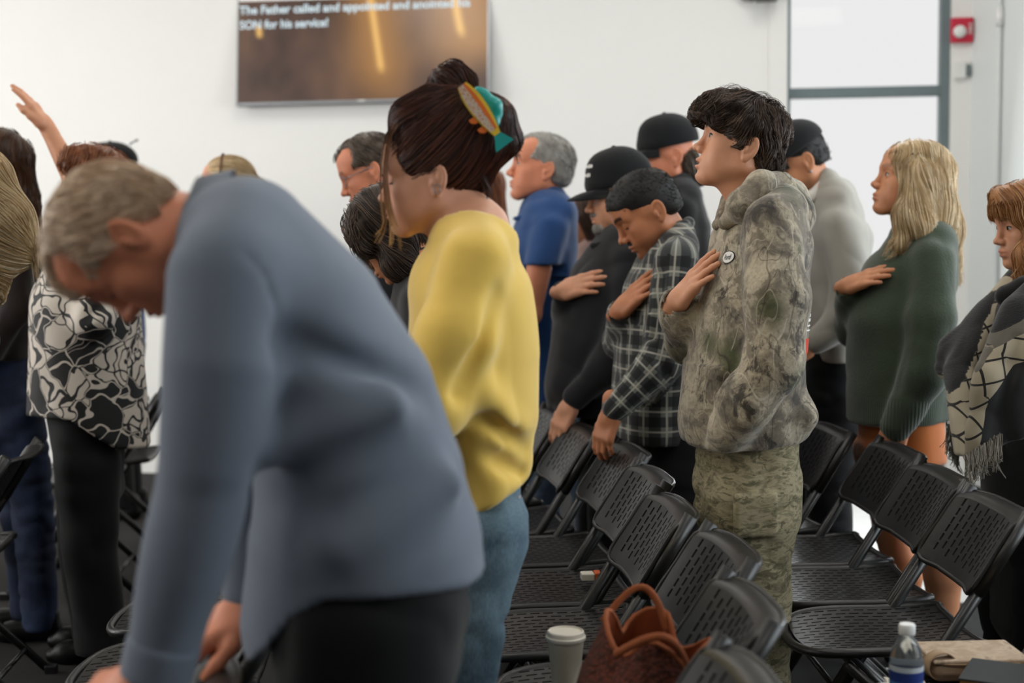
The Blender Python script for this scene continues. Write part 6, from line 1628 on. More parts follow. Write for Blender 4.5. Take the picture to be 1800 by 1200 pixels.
def green_woman():
    s = Person('blonde woman in dark green sweater and rust skirt, hand on chest, chin lifted', 1600, 4.65, 4)
    J = s.J
    s.head(1606, 325, yaw=3, pitch=-13, scale=1.04, fem=1, nose=0.95, jaw=0.9, brow=0.4, lip=0.6)
    nb = J(1618, 405)
    tor = [torso(s, [(1622, 405, 40, 0.11), (1620, 428, 62, 0.18), (1596, 500, 84, 0.20), (1582, 570, 94, 0.20), (1582, 660, 94, 0.195), (1578, 740, 90, 0.19)])]
    wr, fd, hd = chest_hand(s, tor, (1562, 474), (1490, 503), curl=0.14, spread=0.05, thumb=0.15, scale=0.98, lift=0.7)
    ed = nrmz(J(1500, 575, -0.21) - wr)
    hand = [U(hd, 0), U(cap(wr, wr + ed * 0.06, 0.023, 0.026), 0.02)]
    lg = []
    for lt, dx in ((0.085, 8), (-0.085, -62)):
        lg += [U(cap(J(1598 + dx, 790, lt), J(1628 + dx, 930, lt), 0.070, 0.056), 0.02), U(cap(J(1628 + dx, 930, lt), J(1650 + dx, 1010, lt), 0.056, 0.060), 0.02), U(cap(J(1650 + dx, 1010, lt), J(1648 + dx, 1185, lt), 0.060, 0.036), 0.02), U(cap(J(1648 + dx, 1185, lt), J(1644 + dx, 1205, lt), 0.038, 0.036), 0.02)]
    core = [U(loft([nb, J(1600, 520), J(1595, 740)], [0.12, 0.14, 0.14], [0.06, 0.09, 0.09], s.l), 0)]
    s.add_body('skin_warm', [U(s.hprim, 0)] + neck(s, nb, 0.05, 0.056), 0.0042, [(hand, 0.004), (lg, 0.010)] + hands_down(s, J(1577, 752, 0.205), None), core); s.eyes()
    it = list(tor)
    al = [J(1640, 458, 0.165), J(1638, 560, 0.215), J(1622, 660, 0.225), J(1578, 748, 0.205)]; ar = [J(1610, 455, -0.165), J(1500, 575, -0.21), wr + ed * 0.015]
    it += limb(al, [0.070, 0.074, 0.070, 0.050], 0.03) + limb(ar, [0.068, 0.062, 0.044])
    it += [S(cap(wr, wr + nrmz(fd) * 0.1, 0.030), 0.008), S(cap(J(1586, 560, 0.24), J(1570, 680, 0.24), 0.010), 0.03), I(plane(J(1578, 738), nrmz(np.array([0, 0, -1.0]))), 0.012), D(lambda p: folds(p, 0.005, 7, 64))]
    # the sleeve hangs below the hem
    it.append(U(cap(J(1596, 715, 0.215), J(1576, 752, 0.205), 0.052, 0.046), 0.02))
    cy = cyl_pat(J(1590, 600), s.u, s.f); z0 = J(1578, 690)[2]
    def pat(V):
        o = cy(V, 0.17); o[:, 2] = (V[:, 2] < z0); return o
    s.cloth('sweater', 'sweater_green', it, 0.008, pat=pat)
    sk = [U(loft([J(1584, 690), J(1584, 745), J(1584, 800), J(1584, 860)], [0.175, 0.18, 0.185, 0.188], [0.120, 0.132, 0.138, 0.140], s.l), 0), I(plane(J(1584, 805), (0, 0, -1)), 0.006), D(lambda p: folds(p, 0.004, 10, 70, (1, 1, .3)))]
    s.cloth('skirt', 'skirt_rust', sk, 0.010)
    for lt, dx in ((0.085, 8), (-0.085, -62)):
        q = J(1646 + dx, 1200, lt); shoe(s, q - s.f * 0.02, q + s.f * 0.17, 0.04)
    R, H = s.hR, s.H
    hi = [U(ell(H(-0.014, 0, 0.045), (0.112, 0.090, 0.090), R), 0), U(cap(H(-0.045, 0.03, 0.0), J(1648, 400, 0.03), 0.075, 0.070), 0.04), U(cap(J(1648, 400, 0.03), J(1672, 470, 0.02), 0.066, 0.030), 0.04), U(cap(H(-0.045, -0.03, 0.0), J(1645, 420, -0.06), 0.075, 0.05), 0.04),
          U(cap(H(0.015, 0.083, 0.03), J(1592, 380, 0.105), 0.028, 0.030), 0.03), U(cap(J(1592, 380, 0.105), J(1582, 432, 0.11), 0.030, 0.018), 0.03), U(cap(H(0.0, 0.085, 0.02), J(1618, 400, 0.11), 0.034, 0.034), 0.03), U(cap(J(1618, 400, 0.11), J(1640, 450, 0.11), 0.034, 0.016), 0.03),
          U(cap(H(0.02, -0.08, 0.03), J(1588, 420, -0.1), 0.026, 0.018), 0.03), S(ell(H(0.110, 0, -0.035), (0.075, 0.10, 0.10), R), 0.012), D(lambda p: (0.004 * vnoise(p, 35, 5)).astype(F32))]
    r = np.random.default_rng(12); ex = []
    for i in range(26): o = r.uniform(-14, 14); ex.append([J(1655 + o, 400, 0.04), J(1668 + o, 440, 0.04), J(1678 + o * 0.7, 470, 0.03), J(1684 + o * 0.6, 490 + r.uniform(-15, 14), 0.02)])
    for i in range(22): o = r.uniform(-14, 14); ex.append([J(1594 + o, 390, 0.12), J(1588 + o, 415, 0.12), J(1580 + o * 1.2, 432 + r.uniform(-8, 14), 0.12), J(1568 + o * 1.3, 444 + r.uniform(-10, 10), 0.11)])
    long_hair(s, 'hair', 'hair_blonde', hi, 4200, 17, 0.013, h=0.007, wave=0.45, lift=0.010, r0=0.0009, extra=locks(ex, 9, 0.004, 0.0009, 0.0003, 9, 12, 0.004))
green_woman()

def shawl_woman():
    s = Person('woman with strawberry blonde fringe wearing black and cream checked shawl, right edge', 1800, 4.0, 12)
    J = s.J
    s.head(1822, 398, yaw=6, pitch=8, scale=0.98, fem=1, nose=0.95, jaw=0.9, brow=0.55, lip=0.55)
    nb = J(1842, 480)
    core = [U(loft([nb, J(1830, 600), J(1830, 900)], [0.12, 0.14, 0.14], [0.06, 0.09, 0.09], s.l), 0)]
    chest = [U(loft([nb - s.u * 0.01, J(1835, 540)], [0.10, 0.15], [0.06, 0.085], s.l), 0.04)]
    s.add_body('skin_fair', [U(s.hprim, 0)] + neck(s, nb, 0.05, 0.058) + chest, 0.0045, hands_down(s, J(1835, 800, 0.05), J(1800, 800, -0.10)), core); s.eyes(gaze=0.0)
    # black knit top under the shawl
    top = [torso(s, [(1838, 505, 56, 0.15), (1830, 560, 84, 0.19), (1822, 660, 96, 0.20), (1820, 800, 96, 0.20), (1820, 960, 92, 0.20), (1820, 1080, 90, 0.20)]), S(ell(J(1832, 478, 0.02), (0.085, 0.095, 0.075), rot_axes(s.f, s.l, s.u)), 0.01)]
    top += limb([J(1790, 498, 0.03), J(1768, 520, 0.085), J(1800, 505, 0.12), J(1850, 490, 0.1)], [0.016, 0.022, 0.024, 0.022], 0.03)
    s.cloth('knit_top', 'knit_black', top, 0.010)
    # shawl: two thick drapes over the shoulders, crossing on the chest
    R3 = rot_axes(s.f, s.l, s.u)
    near = [U(loft([J(1850, 498, 0.13), J(1800, 560, 0.19), J(1765, 660, 0.21), J(1745, 760, 0.20), J(1735, 830, 0.19)], [0.06, 0.07, 0.055, 0.045, 0.04], [0.05, 0.075, 0.085, 0.080, 0.070], s.l), 0), U(loft([J(1860, 520, 0.19), J(1850, 640, 0.25), J(1850, 740, 0.25)], [0.05, 0.05, 0.04], [0.09, 0.12, 0.11], s.l), 0.05)]
    near += [S(cap(J(1790, 600, 0.27), J(1750, 760, 0.26), 0.008), 0.03), D(lambda p: folds(p, 0.006, 9, 81))]
    n_ = nrmz(-s.u * 0.8 - s.f * -0.6)
    near += [I(plane(J(1735, 788, 0.19), nrmz(-s.u + s.f * -0.55)), 0.008)]
    far_ = [U(loft([J(1800, 488, -0.10), J(1730, 575, -0.15), J(1690, 650, -0.14), J(1698, 740, -0.05), J(1700, 800, 0.0)], [0.06, 0.07, 0.06, 0.05, 0.045], [0.04, 0.05, 0.055, 0.050, 0.040], s.l), 0), U(loft([J(1740, 560, -0.18), J(1680, 620, -0.22), J(1668, 645, -0.22)], [0.05, 0.06, 0.04], [0.05, 0.06, 0.04], s.l), 0.03), D(lambda p: folds(p, 0.006, 9, 82)), I(plane(J(1700, 800), (0, 0, -1)), 0.008)]
    def band(path, hw, hb, sgn):
        path = np.array([[p @ s.f, p[2]] for p in path]); acc = np.concatenate([[0], np.cumsum(np.linalg.norm(np.diff(path, axis=0), axis=1))])
        def fn(V):
            W = np.stack([V @ s.f, V[:, 2]], 1); out = np.zeros((len(V), 3)); best = np.full(len(V), 1e9)
            for i in range(len(path) - 1):
                ab = path[i + 1] - path[i]; L = np.linalg.norm(ab); ax = ab / L; q = W - path[i]; t = np.clip(q @ ax / L, 0, 1); r = q - (t * L)[:, None] * ax; d = np.linalg.norm(r, axis=1)
                m = d < best; best[m] = d[m]; out[m, 0] = (r @ np.array([-ax[1], ax[0]]))[m]; out[m, 1] = acc[i] + t[m] * L
            w = out[:, 0] - sgn; out[:, 2] = np.where(w / hw > 1.95, 1.95, w / hw) if hb else np.minimum(w / hw, 1.0 + 0 * w) + (w / hw > 1) * 5; return out
        return fn
    o1 = s.cloth('shawl', 'shawl', near, 0.007, pat=band([J(1880, 545, .2), J(1800, 585, .2), J(1748, 622, .2), J(1705, 690, .2), J(1690, 780, .2)], 0.029, 0.028, -0.004))
    o2 = s.cloth('shawl_far_end', 'shawl', far_, 0.007, pat=band([J(1775, 480, -.1), J(1722, 560, -.15), J(1690, 640, -.14), J(1680, 700, -.05), J(1684, 780, -.0)], 0.030, 0.0, -0.022), parent=o1)
    # fringes
    plain('fringe_wool', '#8b8478', 0.95, 0.25, 400)
    r = np.random.default_rng(3); ex = []
    for i in range(60):
        t = i / 59; a = J(1697 + 62 * t, 800 - 38 * t, 0.24); ex.append([a, a - s.u * 0.03 + r.normal(0, .003, 3), a - s.u * (0.05 + r.uniform(0, .015)) + r.normal(0, .006, 3), a - s.u * (0.078 + r.uniform(-.01, .012)) + r.normal(0, .008, 3)])
    for i in range(26):
        t = i / 25; a = J(1664 + 22 * t, 740 + 40 * t, -0.12); ex.append([a, a - s.u * 0.03 + r.normal(0, .003, 3), a - s.u * 0.055 + r.normal(0, .006, 3), a - s.u * 0.08 + r.normal(0, .008, 3)])
    g = locks(ex, 3, 0.0025, 0.0012, 0.0008, 4, 8, 0.002)
    fo = np_mesh('fringe', g[0], g[1], 'fringe_wool', o1, s.b, {'rnd': g[2]}); fo['kind'] = 'stuff'
    basic_legs(s, 'trouser_black', 1822, 900, r=(0.115, 0.085, 0.075), lats=(0.085, -0.085))
    R, H = s.hR, s.H
    hi = [U(ell(H(-0.012, 0, 0.045), (0.110, 0.090, 0.088), R), 0), U(cap(H(0.070, 0.02, 0.085), H(0.098, 0.01, 0.042), 0.034, 0.010), 0.03), U(cap(H(0.070, -0.03, 0.085), H(0.094, -0.03, 0.042), 0.034, 0.010), 0.03), U(cap(H(0.055, 0.060, 0.070), H(0.065, 0.066, 0.03), 0.028, 0.010), 0.03),
          U(cap(H(0.0, 0.080, 0.02), J(1800, 450, 0.09), 0.030, 0.022), 0.03), U(cap(J(1800, 450, 0.09), J(1792, 492, 0.095), 0.022, 0.012), 0.03), U(cap(H(-0.05, 0, 0), J(1862, 480, 0.02), 0.07, 0.06), 0.04), S(ell(H(0.105, 0, -0.045), (0.066, 0.085, 0.085), R), 0.010)]
    ex = []
    for i in range(26): y = r.uniform(-0.055, 0.07); ex.append([H(0.075 - 5 * y * y, y, 0.10), H(0.105 - 5 * y * y, y, 0.08), H(0.112 - 6 * y * y, y, 0.055), H(0.108 - 6 * y * y, y, 0.030 + r.uniform(-.012, .008))])
    for i in range(14): o = r.uniform(-10, 10); ex.append([J(1802 + o, 440, 0.1), J(1796 + o, 470, 0.1), J(1786 + o * 1.3, 492 + r.uniform(-10, 12), 0.1)])
    long_hair(s, 'hair', 'hair_strawberry', hi, 2000, 14, 0.013, h=0.007, lift=0.006, extra=locks(ex, 7, 0.004, 0.0009, 0.0003, 9, 10))
shawl_woman()

# ------------------------------------------------------------------ people at the left and behind
def floral_woman():
    s = Person('woman in black and cream floral blouse and black trousers raising one arm', 150, 4.75, 3)
    J = s.J
    s.head(170, 330, yaw=4, pitch=-4, scale=1.0, fem=1, nose=0.9)
    nb = J(178, 408)
    el, wr = J(142, 335, -0.16), J(82, 222, -0.16); fd = J(56, 184, -0.15) - wr
    arm = [U(cap(J(150, 445, -0.16), el, 0.052, 0.044), 0), U(cap(el, wr, 0.044, 0.025), 0.02), U(hand_at(wr, fd, s.l * 0.08 + s.u * 0.5 - s.f * 0.85, -1, curl=0.14, spread=0.02, thumb=0.3, scale=0.98), 0.012)]
    al = [U(cap(J(178, 450, 0.16), J(215, 570, 0.2), 0.050, 0.042), 0), U(cap(J(215, 570, 0.2), J(262, 560, 0.1), 0.04, 0.026), 0.02), U(hand_at(J(262, 560, 0.1), -s.f + s.u * 0.2, s.l, 1, curl=0.3), 0.012)]
    core = [U(loft([nb, J(160, 540), J(160, 760)], [0.12, 0.14, 0.13], [0.06, 0.09, 0.09], s.l), 0)]
    s.add_body('skin_fair', [U(s.hprim, 0)] + neck(s, nb), 0.0055, [(arm, 0.006)], core); s.eyes()
    it = [torso(s, [(172, 418, 46, 0.13), (160, 450, 72, 0.185), (150, 540, 96, 0.20), (152, 640, 100, 0.20), (155, 720, 104, 0.20), (158, 800, 106, 0.20)])]
    it += limb([J(172, 450, 0.155), J(165, 560, 0.20)], [0.068, 0.072]) + limb([J(150, 440, -0.15), J(146, 385, -0.16)], [0.070, 0.066])
    it += [S(cap(J(150, 560, 0.28), J(240, 500, 0.20), 0.007), 0.03)]
    zf, zb = J(158, 726)[2], J(158, 782)[2]; bx = J(55, 700); L = (J(262, 700) - bx) @ s.f
    it += [I(Pr(lambda p: (zf + (zb - zf) * np.clip((((p - bx.astype(F32)) @ s.f.astype(F32)) / F32(L) - 0.45) / 0.35, 0, 1) - p[:, 2]).astype(F32), (1e9,) * 3, (-1e9,) * 3), 0.005), D(lambda p: folds(p, 0.006, 7, 93, (1, 1, 0.6)))]
    cy = cyl_pat(J(155, 600), s.u, s.l)
    s.cloth('blouse', 'floral', it, 0.009, pat=lambda V: cy(V, 0.17))
    hip = J(152, 790)
    tr = [torso(s, [(152, 710, 72, 0.165), (155, 790, 62, 0.17), (158, 850, 60, 0.165)])]
    for lt, dx in ((0.085, 0), (-0.085, -6)):
        tr.append(U(loft([J(158 + dx, 820, lt), J(156 + dx, 960, lt), J(176 + dx, 1100, lt), np.array([*J(178 + dx, 1150, lt)[:2], 0.05])], [0.09, 0.08, 0.075, 0.08], [0.105, 0.095, 0.085, 0.09], s.l), 0.03))
    tr += [D(lambda p: folds(p, 0.004, 9, 95)), I(plane((0, 0, 0.035), (0, 0, -1)), 0.006)]
    s.cloth('trousers', 'trouser_black', tr, 0.010)
    for lt in (0.085, -0.085):
        q = J(178, 1150, lt); shoe(s, q - s.f * 0.03, q + s.f * 0.16, 0.042)
    R, H = s.hR, s.H
    hi = [U(ell(H(-0.014, 0, 0.045), (0.112, 0.092, 0.088), R), 0), U(ell(H(0.05, 0, 0.08), (0.06, 0.07, 0.05), R), 0.03), U(ell(H(-0.06, 0, -0.02), (0.06, 0.075, 0.075), R), 0.03), S(ell(H(0.105, 0, -0.035), (0.075, 0.11, 0.095), R), 0.012), D(lambda p: (0.006 * vnoise(p, 40, 5)).astype(F32))]
    long_hair(s, 'hair', 'hair_copper', hi, 1200, 8, 0.010, h=0.008, wave=1.2, lift=0.012)
floral_woman()

def dark_hair_left():
    s = Person('woman with long dark brown hair, brown jacket and jeans at far left', 10, 5.0, 3)
    J = s.J
    s.head(-6, 298, yaw=8, pitch=0, scale=1.02, fem=1)
    nb = J(10, 370)
    core = [U(loft([nb, J(15, 540), J(15, 700)], [0.12, 0.14, 0.13], [0.06, 0.09, 0.09], s.l), 0)]
    s.add_body('skin_fair', [U(s.hprim, 0)] + neck(s, nb), 0.006, hands_down(s, J(-34, 646, 0.2), J(8, 612, -0.2)), core); s.eyes()
    it = [torso(s, [(12, 365, 44, 0.12), (16, 400, 58, 0.19), (18, 480, 66, 0.20), (16, 560, 62, 0.19), (14, 640, 62, 0.18)])] + limb([J(22, 420, 0.17), J(28, 540, 0.2), J(-26, 634, 0.2)], [0.068, 0.058, 0.045]) + limb([J(15, 420, -0.17), J(10, 600, -0.2)], [0.068, 0.05])
    it += [I(plane(J(14, 628), (0, 0, -1)), 0.008), D(lambda p: folds(p, 0.006, 8, 103))]
    s.cloth('jacket', 'jacket_brown', it, 0.010)
    hip = J(22, 700)
    tr = [torso(s, [(18, 610, 52, 0.16), (22, 700, 54, 0.17), (24, 740, 52, 0.165)])]
    for lt, dx in ((0.085, 18), (-0.085, -2)):
        tr.append(U(loft([J(25 + dx * 0.3, 730, lt), J(38 + dx, 880, lt), J(50 + dx, 1040, lt), np.array([*J(52 + dx, 1050, lt)[:2], 0.05])], [0.088, 0.072, 0.062, 0.062], [0.095, 0.075, 0.065, 0.065], s.l), 0.03))
    tr += [D(lambda p: folds(p, 0.005, 11, 105, (1, 1, 2))), I(plane((0, 0, 0.04), (0, 0, -1)), 0.006)]
    s.cloth('jeans', 'denim_dark', tr, 0.010)
    for lt, dx in ((0.085, 18), (-0.085, -2)):
        q = J(52 + dx, 1050, lt); shoe(s, q - s.f * 0.03, q + s.f * 0.15, 0.04)
    R, H = s.hR, s.H
    hi = [U(ell(H(-0.014, 0, 0.045), (0.114, 0.092, 0.090), R), 0), U(cap(H(-0.05, 0, 0), J(22, 370, 0.02), 0.082, 0.085), 0.04), U(cap(J(22, 370, 0.02), J(26, 440, 0.02), 0.080, 0.050), 0.04), U(cap(H(0.01, 0.08, 0.03), J(-8, 380, 0.11), 0.03, 0.03), 0.04), S(ell(H(0.105, 0, -0.035), (0.075, 0.11, 0.095), R), 0.012), D(lambda p: (0.006 * vnoise(p, 30, 5)).astype(F32))]
    r = np.random.default_rng(2); ex = [[J(50 + r.uniform(-6, 6), 330, 0), J(56 + r.uniform(-8, 4), 350, 0), J(60 + r.uniform(-8, 4), 372 + r.uniform(-12, 12), 0)] for _ in range(16)]
    long_hair(s, 'hair', 'hair_brown', hi, 1600, 14, 0.014, h=0.009, wave=0.7, lift=0.01, extra=locks(ex, 6, 0.004, 0.0009, 0.0003, 9, 8))
dark_hair_left()

def blonde_left():
    s = Person('blonde woman in pale blue shirt cut off by the left edge', -90, 3.3, 3)
    J = s.J
    s.head(-66, 360, yaw=0, pitch=20, scale=1.0, fem=1)
    nb = J(-40, 450)
    core = [U(loft([nb, J(-90, 620), J(-120, 900)], [0.12, 0.14, 0.13], [0.06, 0.09, 0.09], s.l), 0)]
    s.add_body('skin_fair', [U(s.hprim, 0)] + neck(s, nb), 0.006, hands_down(s, J(-114, 775, 0.2)), core); s.eyes()
    it = [torso(s, [(-42, 450, 50, 0.13), (-62, 490, 60, 0.19), (-80, 600, 82, 0.20), (-100, 720, 80, 0.19), (-110, 900, 80, 0.19)])] + limb([J(-60, 500, 0.16), J(-55, 560, 0.2), J(-110, 760, 0.2)], [0.065, 0.060, 0.045]) + [I(plane(J(-60, 860), (0, 0, -1)), 0.008), D(lambda p: folds(p, 0.006, 8, 113))]
    s.cloth('shirt', 'shirt_paleblue', it, 0.010)
    basic_legs(s, 'denim_dark', -130, 900)
    R, H = s.hR, s.H
    hi = [U(ell(H(-0.014, 0, 0.045), (0.114, 0.092, 0.090), R), 0), U(cap(H(-0.05, 0, 0.01), J(5, 400, 0.02), 0.088, 0.066), 0.04), U(cap(J(5, 395, 0.03), J(40, 450, 0.02), 0.062, 0.022), 0.04), U(cap(J(0, 420, 0.03), J(-10, 520, 0.04), 0.05, 0.02), 0.04), S(ell(H(0.105, 0, -0.035), (0.075, 0.11, 0.095), R), 0.012)]
    r = np.random.default_rng(2); ex = [[J(10 + r.uniform(-10, 10), 350 + o, 0.03), J(38 + r.uniform(-6, 6), 380 + o, 0.03), J(58 + r.uniform(-6, 4), 420 + o, 0.03), J(68 + r.uniform(-10, 6), 462 + o + r.uniform(-10, 10), 0.03)] for o in np.linspace(-25, 30, 16)]
    long_hair(s, 'hair', 'hair_blonde', hi, 1600, 16, 0.015, h=0.009, wave=0.3, lift=0.008, back=0.8, extra=locks(ex, 8, 0.006, 0.0012, 0.0003, 9, 12))
blonde_left()

def head_only(label, px, d, phi, head, hairf, skin, shirt, neckpx, opts=None, legs='trouser_black', face=True):
    """person of whom others hide nearly everything: still a whole figure"""
    s = Person(label, px, d, phi); J = s.J
    s.head(*head, **(opts or {}))
    nb = J(*neckpx)
    sc = s.sc
    core = [U(loft([nb, nb - s.u * 0.4, nb - s.u * 0.7], [0.12, 0.14, 0.13], [0.06, 0.08, 0.08], s.l), 0)]
    hw = [nb - s.u * 0.60 + s.f * 0.11 + s.l * 0.2 * sg for sg in (1, -1)]
    s.add_body(skin, [U(s.hprim, 0)] + neck(s, nb), 0.0055, hands_down(s, *hw), core)
    t = [U(loft([nb - s.u * 0.0, nb - s.u * 0.06, nb - s.u * 0.2, nb - s.u * 0.6], [0.12, 0.18, 0.20, 0.18], [0.065, 0.09, 0.12, 0.12], s.l), 0)]
    for sg in (1, -1): t += limb([nb - s.u * 0.09 + s.l * 0.165 * sg, nb - s.u * 0.36 + s.l * 0.21 * sg, nb - s.u * 0.58 + s.f * 0.1 + s.l * 0.2 * sg], [0.066, 0.056, 0.044])
    s.cloth('shirt', shirt, t + [D(lambda p: folds(p, 0.005, 8, 7))], 0.012)
    hip = nb - s.u * 0.62; kn = [hip - s.u * hip[2] * 0.47 + s.f * 0.02] * 2; an = [np.array([hip[0], hip[1], 0.06])] * 2
    legs_simple(s, legs, hip, 0.165, (0.09, -0.09), kn, an, (0.105, 0.075, 0.065), h=0.013, amp=0)
    for lt in (0.09, -0.09): shoe(s, an[0] + s.l * lt - s.f * 0.05, an[0] + s.l * lt + s.f * 0.17)
    hairf(s); return s
def glasses_man():
    def hf(s):
        short_hair(s, 'hair_saltbrown', 0.004, 0.088, 1800, 6, 0.9, -0.05, 0.0008)
        glasses(s); s.eyes()
    head_only('man with glasses and thinning grey brown hair behind the yellow sweater woman', 675, 5.0, 2, (660, 303), hf, 'skin_ruddy', 'shirt_black', (690, 372), dict(pitch=22, scale=1.05, stubble=0.7, brow=0.5, nose=1.05, jawst=0.5))
glasses_man()
def bowed_brunette():
    def hf(s):
        R, H, J = s.hR, s.H, s.J
        hi = [U(ell(H(-0.014, 0, 0.045), (0.110, 0.090, 0.088), R), 0), U(cap(H(-0.03, 0.05, 0.02), J(705, 460, 0.08), 0.055, 0.04), 0.04), U(cap(J(705, 460, 0.08), J(735, 480, 0.08), 0.045, 0.02), 0.04), U(cap(H(-0.05, -0.02, 0.0), J(745, 440, -0.03), 0.065, 0.06), 0.04), U(cap(H(0.05, 0.06, 0.06), J(640, 440, 0.09), 0.03, 0.018), 0.03),
              S(ell(H(0.105, 0, -0.045), (0.070, 0.085, 0.085), R), 0.012), D(lambda p: (0.005 * vnoise(p, 30, 5)).astype(F32))]
        r = np.random.default_rng(2); ex = [[J(625 + r.uniform(-8, 25), 360, 0.06), J(614 + r.uniform(-4, 16), 400, 0.09), J(622 + r.uniform(-5, 18), 440, 0.09), J(640 + r.uniform(-8, 20), 475 + r.uniform(-12, 12), 0.08)] for _ in range(18)]
        long_hair(s, 'hair', 'hair_darkbrown', hi, 2200, 14, 0.013, h=0.007, wave=0.5, lift=0.008, back=0.1, extra=locks(ex, 7, 0.004, 0.0009, 0.0003, 9, 10))
        glasses(s, 'silver'); s.eyes(closed=True)
    head_only('dark haired woman with glasses, head deeply bowed, between blue shirt and yellow sweater', 710, 3.9, 4, (690, 408), hf, 'skin_warm', 'shirt_black', (745, 470), dict(pitch=42, scale=0.98, fem=1, nose=0.9))
bowed_brunette()
def copper_hair():
    def hf(s):
        R, H, J = s.hR, s.H, s.J
        hi = [U(ell(H(-0.014, 0, 0.045), (0.110, 0.090, 0.088), R), 0), U(cap(H(-0.05, 0, 0.0), J(868, 392, 0.02), 0.075, 0.06), 0.04), S(ell(H(0.105, 0, -0.045), (0.075, 0.11, 0.095), R), 0.012)]
        long_hair(s, 'hair', 'hair_copper', hi, 900, 12, 0.014, h=0.009)
    head_only('woman with copper brown hair glimpsed behind the yellow sweater collar', 850, 6.6, 4, (842, 338), hf, 'skin_fair', 'shirt_black', (850, 405), dict(scale=0.98, fem=1))
copper_hair()
def visor_person():
    def hf(s):
        short_hair(s, 'hair_brown', 0.001, 0.05, 400, 3, h=0.008); H = s.H
        o, it = cap_hat(s, 'cap_black', True)
        m = MB(); m.tube([H(-0.085, 0.0, 0.128), H(-0.105, 0.0, 0.142), H(-0.122, 0.0, 0.148)], [0.004, 0.003, 0.006], 8); m.build('strap_end', 'cap_black', o, True, origin=s.b)
    head_only('person in black cap, only the crown showing behind the bending man', 200, 7.1, 3, (200, 308), hf, 'skin_fair', 'shirt_blue', (206, 378), dict(scale=1.12))
visor_person()
def blond_crown():
    def hf(s):
        R, H, J = s.hR, s.H, s.J
        hi = [U(ell(H(-0.014, 0, 0.045), (0.108, 0.088, 0.088), R), 0), U(cap(H(-0.09, 0, 0.03), H(-0.135, 0, 0.01), 0.03, 0.022), 0.02), S(ell(H(0.105, 0, -0.02), (0.075, 0.12, 0.11), R), 0.012)]
        def flow(q, k):
            f = np.zeros_like(q); f[:, 0] = -1; f[:, 2] = -0.15; return f
        s.hair('hair', 'hair_blonde', hi, flow, 0.008, 900, 10, 0.012, 0.004, 0.0010, 0.0005)
        m = MB(); m.tube([H(0.012, 0.092 * math.cos(a), 0.04 + 0.1 * math.sin(a)) for a in np.linspace(0.1, 3.04, 15)], 0.004, 6); m.build('headband', 'hair_copper', s.root, True, origin=s.b)
    head_only('person with tied back blonde hair, only crown showing above the blue shirt collar', 410, 6.0, 3, (404, 332), hf, 'skin_light', 'shirt_paleblue', (415, 400), dict(scale=1.0, fem=1))
blond_crown()

